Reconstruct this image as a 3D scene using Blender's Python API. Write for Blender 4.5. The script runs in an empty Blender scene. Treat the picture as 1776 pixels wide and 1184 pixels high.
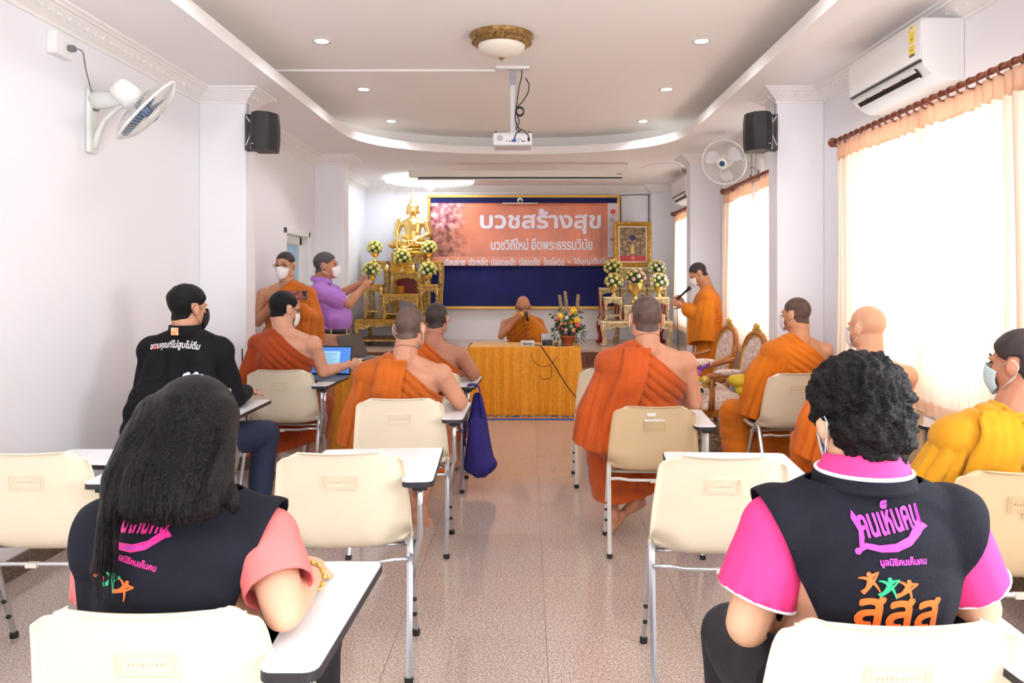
import bpy, bmesh, math, random
import numpy as np
from mathutils import Vector, Matrix, Euler, noise
from mathutils.geometry import delaunay_2d_cdt
from mathutils.bvhtree import BVHTree

PI = math.pi
SC = bpy.context.scene
COL = SC.collection
random.seed(7)
rng = np.random.default_rng(11)

# ---------------------------------------------------------------- camera
EYE = 1.43            # eye height in metres
FOC = 1300.0          # focal length in pixels of the 1776 px wide frame
VX, VY = 916.0, 483.0 # where the room's long axis vanishes
cam_d = bpy.data.cameras.new('camera')
cam = bpy.data.objects.new('camera', cam_d)
COL.objects.link(cam)
cam.location = (0, 0, EYE)
cam.rotation_euler = (PI/2, 0, 0)
cam_d.sensor_width = 36.0
cam_d.lens = FOC*36.0/1776.0
cam_d.shift_x = -(VX-888.0)/1776.0
cam_d.shift_y = -(592.0-VY)/1776.0
cam_d.clip_start = 0.05
SC.camera = cam

# ---------------------------------------------------------------- world, daylight and exposure
SC.view_settings.view_transform = 'Standard'
SC.view_settings.look = 'None'
SC.view_settings.exposure = 0.08
SC.view_settings.gamma = 1.0
SC.view_settings.use_curve_mapping = False
SC.cycles.use_denoising = True
SC.cycles.max_bounces = 10
SC.cycles.diffuse_bounces = 6
SC.cycles.glossy_bounces = 4
SC.cycles.transparent_max_bounces = 12
SC.cycles.sample_clamp_indirect = 6.0
SC.cycles.caustics_reflective = False
SC.cycles.caustics_refractive = False
W = bpy.data.worlds.new('world'); SC.world = W; W.use_nodes = True
W.node_tree.nodes['Background'].inputs['Color'].default_value = (0.86, 0.93, 1.0, 1)
W.node_tree.nodes['Background'].inputs['Strength'].default_value = 3.0

def area_light(name, loc, rot, sx, sy, power, color):
    l = bpy.data.lights.new(name, 'AREA'); l.shape = 'RECTANGLE'; l.size = sx; l.size_y = sy
    l.energy = power; l.color = color
    o = bpy.data.objects.new(name, l); COL.objects.link(o); o.location = loc; o.rotation_euler = rot
    return o
WINDOWS = [(3.25, 4.85), (6.15, 7.65), (9.1, 10.4), (0.2, 1.9), (-2.7, -1.1)]
for i, (a, b) in enumerate(WINDOWS):      # daylight standing outside every window
    area_light('daylight', (2.75, (a+b)/2, 1.65), (0, PI/2+0.45, 0), 1.5, (b-a)+0.3, [42, 42, 60, 140, 130][i], (0.93, 0.96, 1.0))
DOWNLIGHTS = [(x, y) for y in (7.83, 6.51, 5.19, 3.87, 2.55, 1.23, -0.1, -1.4) for x in (-1.43, 1.20)]  # rows nearer than the fitted ones are unseen lamps added to light the room
for x, y in DOWNLIGHTS:
    l = bpy.data.lights.new('downlight_lamp', 'SPOT'); l.energy = 26 if y > 7 else (17 if y > 6 else 12); l.spot_size = 2.7; l.spot_blend = 0.6
    l.shadow_soft_size = 0.05; l.color = (0.96, 0.97, 1.0)
    o = bpy.data.objects.new('downlight_lamp', l); COL.objects.link(o); o.location = (x, y, 3.05)
# added fill light behind the photographer, tilted up to brighten the ceiling
area_light('rear_fill_light', (-0.1, -2.9, 1.35), (PI/2+1.35, 0, 0), 4.2, 2.0, 330, (0.93, 0.96, 1.0))

def at(px, py, Y):
    """The point seen at pixel (px, py) that lies Y metres into the room."""
    return Vector(((px-VX)*Y/FOC, Y, EYE-(py-VY)*Y/FOC))
def ax(px, Y): return (px-VX)*Y/FOC
def az(py, Y): return EYE-(py-VY)*Y/FOC

# ---------------------------------------------------------------- materials
def lin(c):
    r = []
    for v in c[:3]:
        v = v/255.0
        r.append(v/12.92 if v <= 0.04045 else ((v+0.055)/1.055)**2.4)
    return (r[0], r[1], r[2], 1.0)

MATS = {}
def mat(name, rgb, rough=0.5, metal=0.0, bump=0.0, bscale=60.0, var=0.0, vscale=8.0, spec=0.5, sheen=0.0,
        emit=0.0, sub=0.0, rgb2=None, coat=0.0, stretch=None):
    if name in MATS: return MATS[name]
    m = bpy.data.materials.new(name); m.use_nodes = True
    nt = m.node_tree; N = nt.nodes; L = nt.links
    b = N['Principled BSDF']
    c = lin(rgb)
    b.inputs['Base Color'].default_value = c
    b.inputs['Roughness'].default_value = rough
    b.inputs['Metallic'].default_value = metal
    b.inputs['Specular IOR Level'].default_value = spec
    if sheen: b.inputs['Sheen Weight'].default_value = sheen; b.inputs['Sheen Roughness'].default_value = 0.5
    if coat: b.inputs['Coat Weight'].default_value = coat
    if sub:
        b.inputs['Subsurface Weight'].default_value = sub
        b.inputs['Subsurface Radius'].default_value = (0.012, 0.005, 0.003)
        b.inputs['Subsurface Scale'].default_value = 1.0
    if emit:
        b.inputs['Emission Color'].default_value = c
        b.inputs['Emission Strength'].default_value = emit
    tc = None
    if var or bump or rgb2:
        tc = N.new('ShaderNodeTexCoord')
        src = tc.outputs['Object']
        if stretch:
            mp = N.new('ShaderNodeMapping'); mp.inputs['Scale'].default_value = stretch
            L.new(src, mp.inputs['Vector']); src = mp.outputs['Vector']
    if var or rgb2:
        n = N.new('ShaderNodeTexNoise'); n.inputs['Scale'].default_value = vscale; n.inputs['Detail'].default_value = 4
        L.new(src, n.inputs['Vector'])
        r = N.new('ShaderNodeValToRGB')
        r.color_ramp.elements[0].position = 0.35; r.color_ramp.elements[1].position = 0.65
        if rgb2: c0, c1 = lin(rgb2), c
        else:
            c0 = tuple(x*(1-var) for x in c[:3])+(1,); c1 = tuple(min(1, x*(1+var)) for x in c[:3])+(1,)
        r.color_ramp.elements[0].color = c0; r.color_ramp.elements[1].color = c1
        L.new(n.outputs['Fac'], r.inputs['Fac']); L.new(r.outputs['Color'], b.inputs['Base Color'])
    if bump:
        n2 = N.new('ShaderNodeTexNoise'); n2.inputs['Scale'].default_value = bscale; n2.inputs['Detail'].default_value = 3
        L.new(src, n2.inputs['Vector'])
        bp = N.new('ShaderNodeBump'); bp.inputs['Strength'].default_value = bump; bp.inputs['Distance'].default_value = 0.01
        L.new(n2.outputs['Fac'], bp.inputs['Height']); L.new(bp.outputs['Normal'], b.inputs['Normal'])
    MATS[name] = m
    return m

# ---------------------------------------------------------------- mesh helpers
class MB:
    """Collects shapes and links them as one mesh object."""
    def __init__(s): s.v = []; s.f = []; s.mi = []; s.m = 0
    def add(s, vs, fs):
        k = len(s.v); s.v.extend([tuple(p) for p in vs]); s.f.extend([tuple(i+k for i in f) for f in fs]); s.mi.extend([s.m]*len(fs))
        return s
    def box(s, lo, hi):
        x0, y0, z0 = lo; x1, y1, z1 = hi
        return s.add([(x0,y0,z0),(x1,y0,z0),(x1,y1,z0),(x0,y1,z0),(x0,y0,z1),(x1,y0,z1),(x1,y1,z1),(x0,y1,z1)],
                     [(0,3,2,1),(4,5,6,7),(0,1,5,4),(1,2,6,5),(2,3,7,6),(3,0,4,7)])
    def obox(s, c, size, M):
        hx, hy, hz = size[0]/2, size[1]/2, size[2]/2; c = Vector(c)
        vs = [c + M @ Vector((a*hx, b*hy, d*hz)) for d in (-1,1) for b in (-1,1) for a in (-1,1)]
        return s.add(vs, [(0,2,3,1),(4,5,7,6),(0,1,5,4),(1,3,7,5),(3,2,6,7),(2,0,4,6)])
    def prism(s, poly, z0, z1, M=None):
        n = len(poly); vs = [Vector((p[0], p[1], z0)) for p in poly]+[Vector((p[0], p[1], z1)) for p in poly]
        if M is not None: vs = [M @ v for v in vs]
        fs = [tuple(range(n-1,-1,-1)), tuple(range(n,2*n))]+[(i,(i+1)%n,n+(i+1)%n,n+i) for i in range(n)]
        return s.add(vs, fs)
    def tube(s, pts, r, seg=8, cap=True, closed=False, squash=1.0):
        pts = [Vector(p) for p in pts]; n = len(pts)
        if not isinstance(r, (list, tuple)): r = [r]*n
        k = len(s.v); up = None; rings = []
        for i in range(n):
            if closed: t = pts[(i+1)%n]-pts[i-1]
            else: t = pts[min(i+1,n-1)]-pts[max(i-1,0)]
            t.normalize()
            if up is None: up = Vector((0,0,1)) if abs(t.z) < 0.9 else Vector((1,0,0))
            u = t.cross(up)
            if u.length < 1e-6: u = t.orthogonal()
            u.normalize(); w = u.cross(t).normalized(); up = w
            rings.append([pts[i]+(u*math.cos(a)+w*math.sin(a)*squash)*r[i] for a in [2*PI*j/seg for j in range(seg)]])
        vs = [p for ring in rings for p in ring]; fs = []
        m = n if closed else n-1
        for i in range(m):
            a = i*seg; b = ((i+1)%n)*seg
            for j in range(seg): fs.append((a+j, b+j, b+(j+1)%seg, a+(j+1)%seg))
        if cap and not closed:
            fs.append(tuple(range(seg))); fs.append(tuple((n-1)*seg+j for j in range(seg-1,-1,-1)))
        return s.add(vs, fs)
    def lathe(s, prof, c=(0,0,0), seg=24, M=None, sx=1.0, sy=1.0, cap=True):
        c = Vector(c); vs = []; fs = []; n = len(prof)
        for (r, z) in prof:
            for j in range(seg):
                a = 2*PI*j/seg; v = Vector((r*math.cos(a)*sx, r*math.sin(a)*sy, z))
                if M is not None: v = M @ v
                vs.append(c+v)
        for i in range(n-1):
            for j in range(seg): fs.append((i*seg+j, i*seg+(j+1)%seg, (i+1)*seg+(j+1)%seg, (i+1)*seg+j))
        if cap and prof[0][0] > 1e-6: fs.append(tuple(range(seg-1,-1,-1)))
        if cap and prof[-1][0] > 1e-6: fs.append(tuple((n-1)*seg+j for j in range(seg)))
        return s.add(vs, fs)
    def ell(s, c, r, seg=12, rings=8, M=None):
        c = Vector(c); vs = []; fs = []
        if not isinstance(r, (list, tuple)): r = (r, r, r)
        def q(x, y, z):
            v = Vector((x*r[0], y*r[1], z*r[2]))
            return c+(M @ v if M is not None else v)
        vs.append(q(0,0,-1))
        for i in range(1, rings):
            t = -PI/2+PI*i/rings
            for j in range(seg):
                a = 2*PI*j/seg; vs.append(q(math.cos(t)*math.cos(a), math.cos(t)*math.sin(a), math.sin(t)))
        vs.append(q(0,0,1)); e = len(vs)-1
        for j in range(seg): fs.append((0, 1+(j+1)%seg, 1+j))
        for i in range(rings-2):
            for j in range(seg):
                a = 1+i*seg; b = a+seg; fs.append((a+j, a+(j+1)%seg, b+(j+1)%seg, b+j))
        a = 1+(rings-2)*seg
        for j in range(seg): fs.append((a+j, a+(j+1)%seg, e))
        return s.add(vs, fs)
    def cone(s, p0, r0, p1, r1, seg=12):
        """A rounded, tapering limb."""
        p0 = Vector(p0); p1 = Vector(p1); d = p1-p0; L = d.length
        if L < 1e-6: return s.ell(p0, r0)
        q = d.to_track_quat('Z', 'Y').to_matrix()
        prof = []
        for i in range(5):
            t = -PI/2+PI/2*i/4; prof.append((max(r0*math.cos(t), 0), r0*math.sin(t)))
        for i in range(1, 4): prof.append((r0+(r1-r0)*i/4, L*i/4))
        for i in range(5):
            t = PI/2*i/4; prof.append((max(r1*math.cos(t), 0), L+r1*math.sin(t)))
        prof[0] = (1e-4, prof[0][1]); prof[-1] = (1e-4, prof[-1][1])
        return s.lathe(prof, p0, seg, q)
    def grid(s, fn, nu, nv, closed_u=False):
        vs = [fn(i/(nu-1) if not closed_u else i/nu, j/(nv-1)) for j in range(nv) for i in range(nu)]; fs = []
        for j in range(nv-1):
            for i in range(nu if closed_u else nu-1):
                a = j*nu+i; b = j*nu+(i+1)%nu; fs.append((a, b, b+nu, a+nu))
        return s.add(vs, fs)
    def mesh(s, name, mats, smooth=False):
        me = bpy.data.meshes.new(name); me.from_pydata([tuple(v) for v in s.v], [], s.f)
        for m in (mats if isinstance(mats, (list, tuple)) else [mats]): me.materials.append(m)
        if any(s.mi): me.polygons.foreach_set('material_index', s.mi)
        if smooth: me.polygons.foreach_set('use_smooth', [True]*len(s.f))
        me.update()
        return me
    def build(s, name, mats, parent=None, smooth=False, bevel=0.0, bseg=2, sub=0, auto=False, solid=0.0):
        me = s.mesh(name, mats, smooth or auto)
        o = bpy.data.objects.new(name, me); COL.objects.link(o)
        if parent is not None: o.parent = parent
        if solid:
            k = o.modifiers.new('s', 'SOLIDIFY'); k.thickness = solid; k.offset = 0
        if bevel:
            k = o.modifiers.new('b', 'BEVEL'); k.width = bevel; k.segments = bseg; k.limit_method = 'ANGLE'; k.angle_limit = 0.6
        if sub:
            k = o.modifiers.new('u', 'SUBSURF'); k.levels = sub; k.render_levels = sub
        if auto and not smooth:
            me.set_sharp_from_angle(angle=0.7)
        return o

def rotm(ax_, deg): return Matrix.Rotation(math.radians(deg), 3, ax_)
def tag(o, label=None, cat=None, group=None, kind=None):
    if label: o['label'] = label
    if cat: o['category'] = cat
    if group: o['group'] = group
    if kind: o['kind'] = kind
    return o
def empty(name, loc=(0,0,0), rz=0.0, label=None, cat=None, group=None, parent=None, kind=None):
    o = bpy.data.objects.new(name, None); COL.objects.link(o); o.location = loc; o.rotation_euler = (0,0,rz)
    o.empty_display_size = 0.1
    if parent is not None: o.parent = parent
    return tag(o, label, cat, group, kind)
def kids(o): return [c for c in bpy.data.objects if c.parent is o]
CHILD = {}
def copy_tree(o, parent=None):
    c = o.copy(); COL.objects.link(c)
    if parent is not None: c.parent = parent
    for ch in list(kids(o)): copy_tree(ch, c)
    return c
def place(o, loc, rz=None, label=None, group=None, scale=None):
    o.location = loc
    if rz is not None: o.rotation_euler = (0,0,rz)
    if label: o['label'] = label
    if group: o['group'] = group
    if scale: o.scale = (scale,)*3 if not isinstance(scale, (tuple, list)) else scale
    return o

# ---------------------------------------------------------------- lettering
def text_mb(body, size=1.0, bold=0.0, align='CENTER', spacing=1.0, skew=0.0):
    """Filled lettering in the XZ plane (front towards -Y), origin at its centre; returns verts, tris, width, height."""
    c = bpy.data.curves.new('letters', 'FONT'); c.body = body; c.size = 1.0; c.align_x = 'LEFT'; c.resolution_u = 3
    c.fill_mode = 'NONE'; c.space_character = spacing
    o = bpy.data.objects.new('letters', c); COL.objects.link(o)
    dg = bpy.context.evaluated_depsgraph_get(); dg.update()
    me = bpy.data.meshes.new_from_object(o.evaluated_get(dg))
    vs = [Vector((v.co.x, v.co.y)) for v in me.vertices]; es = [tuple(e.vertices) for e in me.edges]
    bpy.data.objects.remove(o); bpy.data.curves.remove(c); bpy.data.meshes.remove(me)
    if not vs: return [], [], 0, 0
    # rebuild directed contours
    nb = {}
    for a, b in es: nb.setdefault(a, []).append(b); nb.setdefault(b, []).append(a)
    seen = set(); loops = []
    for s0 in nb:
        if s0 in seen: continue
        lp = [s0]; seen.add(s0); cur = s0
        while True:
            nx = [q for q in nb[cur] if q not in seen]
            if not nx: break
            # keep ascending order on the first step so the spline's own direction is kept
            q = (cur+1 if cur+1 in nx else nx[0]); lp.append(q); seen.add(q); cur = q
        if len(lp) > 2: loops.append(lp)
    out = delaunay_2d_cdt(vs, es, [], 0, 1e-6)
    ov = np.array([(p.x, p.y) for p in out[0]]); tris = np.array([f for f in out[2] if len(f) == 3])
    cen = ov[tris].mean(axis=1)
    wn = np.zeros(len(cen))
    for lp in loops:
        P0 = np.array([(vs[i].x, vs[i].y) for i in lp]); P1 = np.roll(P0, -1, axis=0)
        mn = P0.min(0); mx = P0.max(0)
        near = np.where((cen[:,0] >= mn[0]) & (cen[:,0] <= mx[0]) & (cen[:,1] >= mn[1]) & (cen[:,1] <= mx[1]))[0]
        if len(near) == 0: continue
        cc = cen[near]
        up = (P0[None,:,1] <= cc[:,None,1]) & (P1[None,:,1] > cc[:,None,1])
        dn = (P0[None,:,1] > cc[:,None,1]) & (P1[None,:,1] <= cc[:,None,1])
        cr = (P1[None,:,0]-P0[None,:,0])*(cc[:,None,1]-P0[None,:,1])-(cc[:,None,0]-P0[None,:,0])*(P1[None,:,1]-P0[None,:,1])
        wn[near] += (up & (cr > 0)).sum(1)-(dn & (cr < 0)).sum(1)
    keep = tris[np.abs(wn) > 0.5]
    used = np.unique(keep); mp = -np.ones(len(ov), int); mp[used] = np.arange(len(used))
    V = ov[used]; T = mp[keep]
    mn = V.min(0); mx = V.max(0); V = V-(mn+mx)/2
    h = mx[1]-mn[1]; V = V*size; V[:,0] += V[:,1]*skew
    return V, T, (mx[0]-mn[0])*size, h*size
def text_into(mb, body, width=None, height=None, place_fn=None, bold=0.0, spacing=1.0, skew=0.0):
    """Adds lettering scaled to width x height to mb; place_fn maps (u, w) in metres to a 3-D point."""
    V, T, w, h = text_mb(body, 1.0, spacing=spacing, skew=skew)
    sx = width/w if width else height/h; sy = height/h if height else sx
    offs = [(0, 0)] if not bold else [(bold*math.cos(a), bold*math.sin(a)) for a in [2*PI*k/6 for k in range(6)]]
    for k, (du, dv) in enumerate(offs):
        pts = [place_fn(p[0]*sx+du, p[1]*sy+dv, k*2e-5) for p in V]
        mb.add(pts, [tuple(int(i) for i in t) for t in T])
    return mb
# ================================================================ the hall
XL, XR, YB, YF = -2.46, 2.21, 11.5, -3.0
ZS, ZU = 2.84, 3.075       # soffit, raised ceiling
M_wall = mat('white_wall_paint', (238, 238, 242), 0.55, bump=0.05, bscale=30)
M_soffit = mat('soffit_paint', (246, 243, 242), 0.6)
M_ceil = mat('ceiling_paint', (248, 245, 241), 0.6)
M_plaster = mat('cornice_plaster', (240, 237, 234), 0.55)
M_white = mat('white_gloss', (240, 240, 238), 0.35)
M_dark = mat('black_plastic', (18, 18, 20), 0.4)

def granite():
    m = bpy.data.materials.new('polished_granite'); m.use_nodes = True
    nt = m.node_tree; N = nt.nodes; L = nt.links; b = N['Principled BSDF']
    g = N.new('ShaderNodeNewGeometry')
    n1 = N.new('ShaderNodeTexNoise'); n1.inputs['Scale'].default_value = 130; n1.inputs['Detail'].default_value = 3; n1.inputs['Roughness'].default_value = 0.7
    n2 = N.new('ShaderNodeTexVoronoi'); n2.inputs['Scale'].default_value = 190
    n3 = N.new('ShaderNodeTexNoise'); n3.inputs['Scale'].default_value = 2.2
    for n in (n1, n2, n3): L.new(g.outputs['Position'], n.inputs['Vector'])
    r = N.new('ShaderNodeValToRGB'); e = r.color_ramp.elements
    e[0].position = 0.36; e[0].color = lin((132, 114, 106)); e[1].position = 0.66; e[1].color = lin((226, 210, 200))
    k = r.color_ramp.elements.new(0.5); k.color = lin((186, 166, 154))
    L.new(n1.outputs['Fac'], r.inputs['Fac'])
    mx = N.new('ShaderNodeMix'); mx.data_type = 'RGBA'; mx.blend_type = 'MULTIPLY'; mx.inputs['Factor'].default_value = 0.35
    L.new(r.outputs['Color'], mx.inputs[6]); L.new(n2.outputs['Distance'], mx.inputs[7])
    r2 = N.new('ShaderNodeValToRGB'); r2.color_ramp.elements[0].color = (0.45,0.45,0.45,1); r2.color_ramp.elements[1].color = (1.6,1.6,1.6,1)
    L.new(n2.outputs['Distance'], r2.inputs['Fac']); L.new(r2.outputs['Color'], mx.inputs[7])
    mx2 = N.new('ShaderNodeMix'); mx2.data_type = 'RGBA'; mx2.blend_type = 'MULTIPLY'; mx2.inputs['Factor'].default_value = 1.0
    oi = N.new('ShaderNodeObjectInfo'); mr = N.new('ShaderNodeMapRange'); mr.inputs['To Min'].default_value = 0.94; mr.inputs['To Max'].default_value = 1.05
    L.new(oi.outputs['Random'], mr.inputs['Value']); L.new(mx.outputs[2], mx2.inputs[6]); L.new(mr.outputs['Result'], mx2.inputs[7])
    L.new(mx2.outputs[2], b.inputs['Base Color'])
    b.inputs['Roughness'].default_value = 0.12
    b.inputs['Specular IOR Level'].default_value = 0.6
    b.inputs['Coat Weight'].default_value = 0.25; b.inputs['Coat Roughness'].default_value = 0.04
    return m
M_granite = granite()

# floor of polished granite tiles laid on a bed
fl = MB().box((XL-0.2, YF-0.2, -0.12), (XR+0.2, YB+0.2, -0.006)).build('floor', mat('floor_bed', (96, 82, 74), 0.8))
tag(fl, kind='structure')
TS = 0.6
tb = MB().box((-TS/2+0.0008, -TS/2+0.0008, -0.006), (TS/2-0.0008, TS/2-0.0008, 0.0))
tile_me = tb.mesh('floor_tile', M_granite)
nx0 = int(math.floor(XL/TS)); nx1 = int(math.ceil(XR/TS))
for i in range(nx0, nx1):
    for j in range(int(YF/TS), 17):
        o = bpy.data.objects.new('floor_tile', tile_me); COL.objects.link(o); o.parent = fl
        o.location = ((i+0.62)*TS, (j+0.5)*TS, 0)

def wall_boxes(mb, x0, x1, y0, y1, z0, z1, holes):
    """A wall slab from y0 to y1 with rectangular openings (ya, yb, za, zb)."""
    ys = sorted(holes); cur = y0
    for (a, b, c, d) in ys:
        if a > cur: mb.box((x0, cur, z0), (x1, a, z1))
        if c > z0: mb.box((x0, a, z0), (x1, b, c))
        if d < z1: mb.box((x0, a, d), (x1, b, z1))
        cur = b
    if cur < y1: mb.box((x0, cur, z0), (x1, y1, z1))
    return mb
DOOR = (7.55, 8.42, 0.0, 1.95)
tag(wall_boxes(MB(), XL-0.2, XL, YF, YB, 0, 3.2, [DOOR]).build('wall_left', M_wall), kind='structure')
WZ0, WZ1 = 0.92, 2.22
tag(wall_boxes(MB(), XR, XR+0.2, YF, YB, 0, 3.2, [(a, b, WZ0, WZ1) for a, b in WINDOWS]).build('wall_right', M_wall), kind='structure')
tag(MB().box((XL-0.2, YB, 0), (XR+0.2, YB+0.2, 3.2)).build('wall_back', M_wall), kind='structure')
tag(MB().box((XL-0.2, YF-0.2, 0), (XR+0.2, YF, 3.2)).build('wall_front', M_wall), kind='structure')
# engaged pilasters
PIL = [(-0.4, -0.2), (2.6, 2.8), (5.6, 5.8), (8.6, 8.8)]
PLX, PRX = -2.11, 1.86
for k, (a, b) in enumerate(PIL):
    for s, (x0, x1) in enumerate(((XL, PLX), (PRX, XR))):
        tag(MB().box((x0, a, 0), (x1, b, ZS)).build('pilaster', M_wall, bevel=0.006), kind='structure')
BCL, BCR = -2.05, 1.87
tag(MB().box((XL, 11.38, 0), (BCL, YB, ZS)).build('pilaster', M_wall, bevel=0.004), kind='structure')
tag(MB().box((BCR, 11.38, 0), (XR, YB, ZS)).build('pilaster', M_wall, bevel=0.004), kind='structure')

def room_path():
    p = [(XL, YF)]
    for a, b in PIL: p += [(XL, a), (PLX, a), (PLX, b), (XL, b)]
    p += [(XL, 11.38), (BCL, 11.38), (BCL, YB), (BCR, YB), (BCR, 11.38), (XR, 11.38)]
    for a, b in reversed(PIL): p += [(XR, b), (PRX, b), (PRX, a), (XR, a)]
    p += [(XR, YF)]
    return p
def offset_path(path, d):
    """Path moved d metres into the room (the room lies to the right of the path)."""
    out = []
    n = len(path)
    def nrm(a, b):
        t = Vector((b[0]-a[0], b[1]-a[1])).normalized(); return Vector((t.y, -t.x))
    for i in range(n):
        if i == 0: v = nrm(path[0], path[1])
        elif i == n-1: v = nrm(path[-2], path[-1])
        else:
            v = nrm(path[i-1], path[i])+nrm(path[i], path[i+1])
        out.append((path[i][0]+v.x*d, path[i][1]+v.y*d))
    return out
def sweep_profile(path, prof):
    mb = MB(); rings = [offset_path(path, d) for d, z in prof]
    for k in range(len(prof)-1):
        for i in range(len(path)-1):
            a = rings[k][i]; b = rings[k][i+1]; c = rings[k+1][i+1]; d = rings[k+1][i]
            z0 = prof[k][1]; z1 = prof[k+1][1]
            mb.add([(a[0],a[1],z0),(b[0],b[1],z0),(c[0],c[1],z1),(d[0],d[1],z1)], [(0,1,2,3)])
    return mb
RP = room_path()
prof = [(0.0, 2.735), (0.012, 2.735), (0.016, 2.748), (0.010, 2.754), (0.018, 2.760), (0.078, 2.806), (0.082, 2.812), (0.098, 2.814), (0.104, 2.824), (0.122, 2.828), (0.126, 2.84), (0.0, 2.84)]
cor = sweep_profile(RP, prof).build('cornice', M_plaster); tag(cor, kind='structure')
# carved leaves along the cornice's sloping face
lf = MB()
a_in, a_out = offset_path(RP, 0.022), offset_path(RP, 0.074)
for i in range(len(RP)-1):
    p0 = Vector((*a_in[i], 2.766)); p1 = Vector((*a_in[i+1], 2.766)); q0 = Vector((*a_out[i], 2.802)); q1 = Vector((*a_out[i+1], 2.802))
    L0 = (p1-p0).length
    if L0 < 0.05 or max(p0.y, p1.y) < 1.0: continue
    n = max(2, int(L0/0.075)); t = (p1-p0).normalized(); up = (q0-p0)
    up = Vector((0,0,0.036))+Vector((a_out[i][0]-a_in[i][0], a_out[i][1]-a_in[i][1], 0))*0.0
    nin = Vector((t.y, -t.x, 0)); slope = (nin*0.052+Vector((0,0,0.036)))
    nor = t.cross(slope).normalized()
    if nor.z > 0: nor = -nor
    for k in range(n):
        c = p0+(p1-p0)*((k+0.5)/n)+slope*0.5
        if c.y < 1.0: continue
        for da in (-0.9, 0, 0.9):
            d = (slope.normalized()*math.cos(da)+t*math.sin(da))
            s_ = d.cross(nor)
            M = Matrix((s_, d, nor)).transposed()
            lf.ell(c+d*0.014-slope*0.12, (0.008, 0.019, 0.006), 6, 4, M)
lfo = lf.build('leaf_relief', M_plaster, cor, smooth=True); lfo['kind'] = 'stuff'

# skirting of dark granite
sk = sweep_profile(RP, [(0.0, 0.10), (0.012, 0.10), (0.014, 0.0)]).build('baseboard_granite', mat('skirting_granite', (120, 100, 86), 0.25, rgb2=(78, 64, 56), vscale=90)); tag(sk, kind='structure')

# ---- ceiling: soffit ring with an oval-ended opening, raised field above, upturned lip between
CX, CA, CB, CY = -0.12, 1.69, 1.29, 7.2
def oval(d=0.0, n=40):
    """The opening's outline, grown by d."""
    p = [(CX-CA-d, -2.4-d), (CX-CA-d, 2.0), (CX-CA-d, CY)]
    for i in range(1, n):
        t = PI-PI*i/n
        c, s_ = math.cos(t), math.sin(t)
        e = 2/2.25
        p.append((CX+(CA+d)*math.copysign(abs(c)**e, c), CY+(CB+d)*abs(s_)**e))
    p += [(CX+CA+d, CY), (CX+CA+d, 2.0), (CX+CA+d, -2.4-d)]
    return p
ov = oval()
sf = MB()
outer = [(XL-0.1, YF), (XL-0.1, 2.0), (XL-0.1, CY)]
for i in range(1, 40):
    t = i/40.0
    outer.append((XL-0.1+(XR-XL+0.2)*t, YB))
outer += [(XR+0.1, CY), (XR+0.1, 2.0), (XR+0.1, YF)]
n = len(ov)
vs = [(x, y, ZS) for x, y in ov]+[(x, y, ZS) for x, y in outer]
fs = [(i, i+1, n+i+1, n+i) for i in range(n-1)]+[(0, n, 2*n-1, n-1)]
sf.add(vs, fs)
# back corners left and right of the fan of strips
sf.add([(XL-0.1, CY, ZS), (XL-0.1+(XR-XL+0.2)/40, YB, ZS), (XL-0.1, YB, ZS)], [(0, 1, 2)])
sf.add([(XR+0.1, CY, ZS), (XR+0.1-(XR-XL+0.2)/40, YB, ZS), (XR+0.1, YB, ZS)], [(0, 1, 2)])
tag(sf.build('ceiling', M_soffit), kind='structure')
def ring_wall(mb, p, q, z0, z1):
    n = len(p); vs = [(x, y, z0) for x, y in p]+[(x, y, z1) for x, y in q]
    return mb.add(vs, [(i, (i+1) % n, n+(i+1) % n, n+i) for i in range(n)])
M_lip = mat('ceiling_lip_paint', (242, 240, 238), 0.28)
lip = MB(); o2 = oval(0.02)
ring_wall(lip, ov, ov, ZS, ZS+0.085); ring_wall(lip, ov, o2, ZS+0.085, ZS+0.085); ring_wall(lip, o2, o2, ZS+0.085, ZS+0.005)
tag(lip.build('ceiling_lip', M_lip, auto=True), kind='structure')
o3 = oval(0.28)
cv = MB(); ring_wall(cv, o2, o3, ZS+0.006, ZS+0.006); ring_wall(cv, o3, o3, ZS+0.006, ZU)
tag(cv.build('ceiling_cove', M_ceil, auto=True), kind='structure')
tag(MB().box((XL-0.1, YF, ZU), (XR+0.1, YB, ZU+0.1)).build('ceiling_field', M_ceil), kind='structure')

# downlights
M_glow = mat('lamp_glow', (255, 255, 255), 0.5, emit=14)
M_trimring = mat('downlight_ring', (235, 235, 235), 0.4)
base = empty('downlight', (0,0,0), 0)
MB().lathe([(0.046, -0.004), (0.062, -0.006), (0.064, 0.0), (0.046, 0.0)], seg=28, cap=False).build('trim_ring', M_trimring, base, smooth=True)
MB().lathe([(0.0001, -0.002), (0.046, -0.002), (0.046, 0.0)], seg=28).build('lens', M_glow, base)
for i, (x, y) in enumerate([d for d in DOWNLIGHTS if d[1] > 4.5]):
    o = base if i == 0 else copy_tree(base)
    row = {7.83: 'nearest the screen case', 6.51: 'in the middle of its side', 5.19: 'nearest the photographer'}[y]
    side = 'window-side' if x > 0 else 'blank-wall-side'
    place(o, (x, y, ZU-0.001)); tag(o, 'round recessed %s ceiling downlight %s' % (side, row), 'downlight', 'recessed ceiling downlights')

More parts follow.
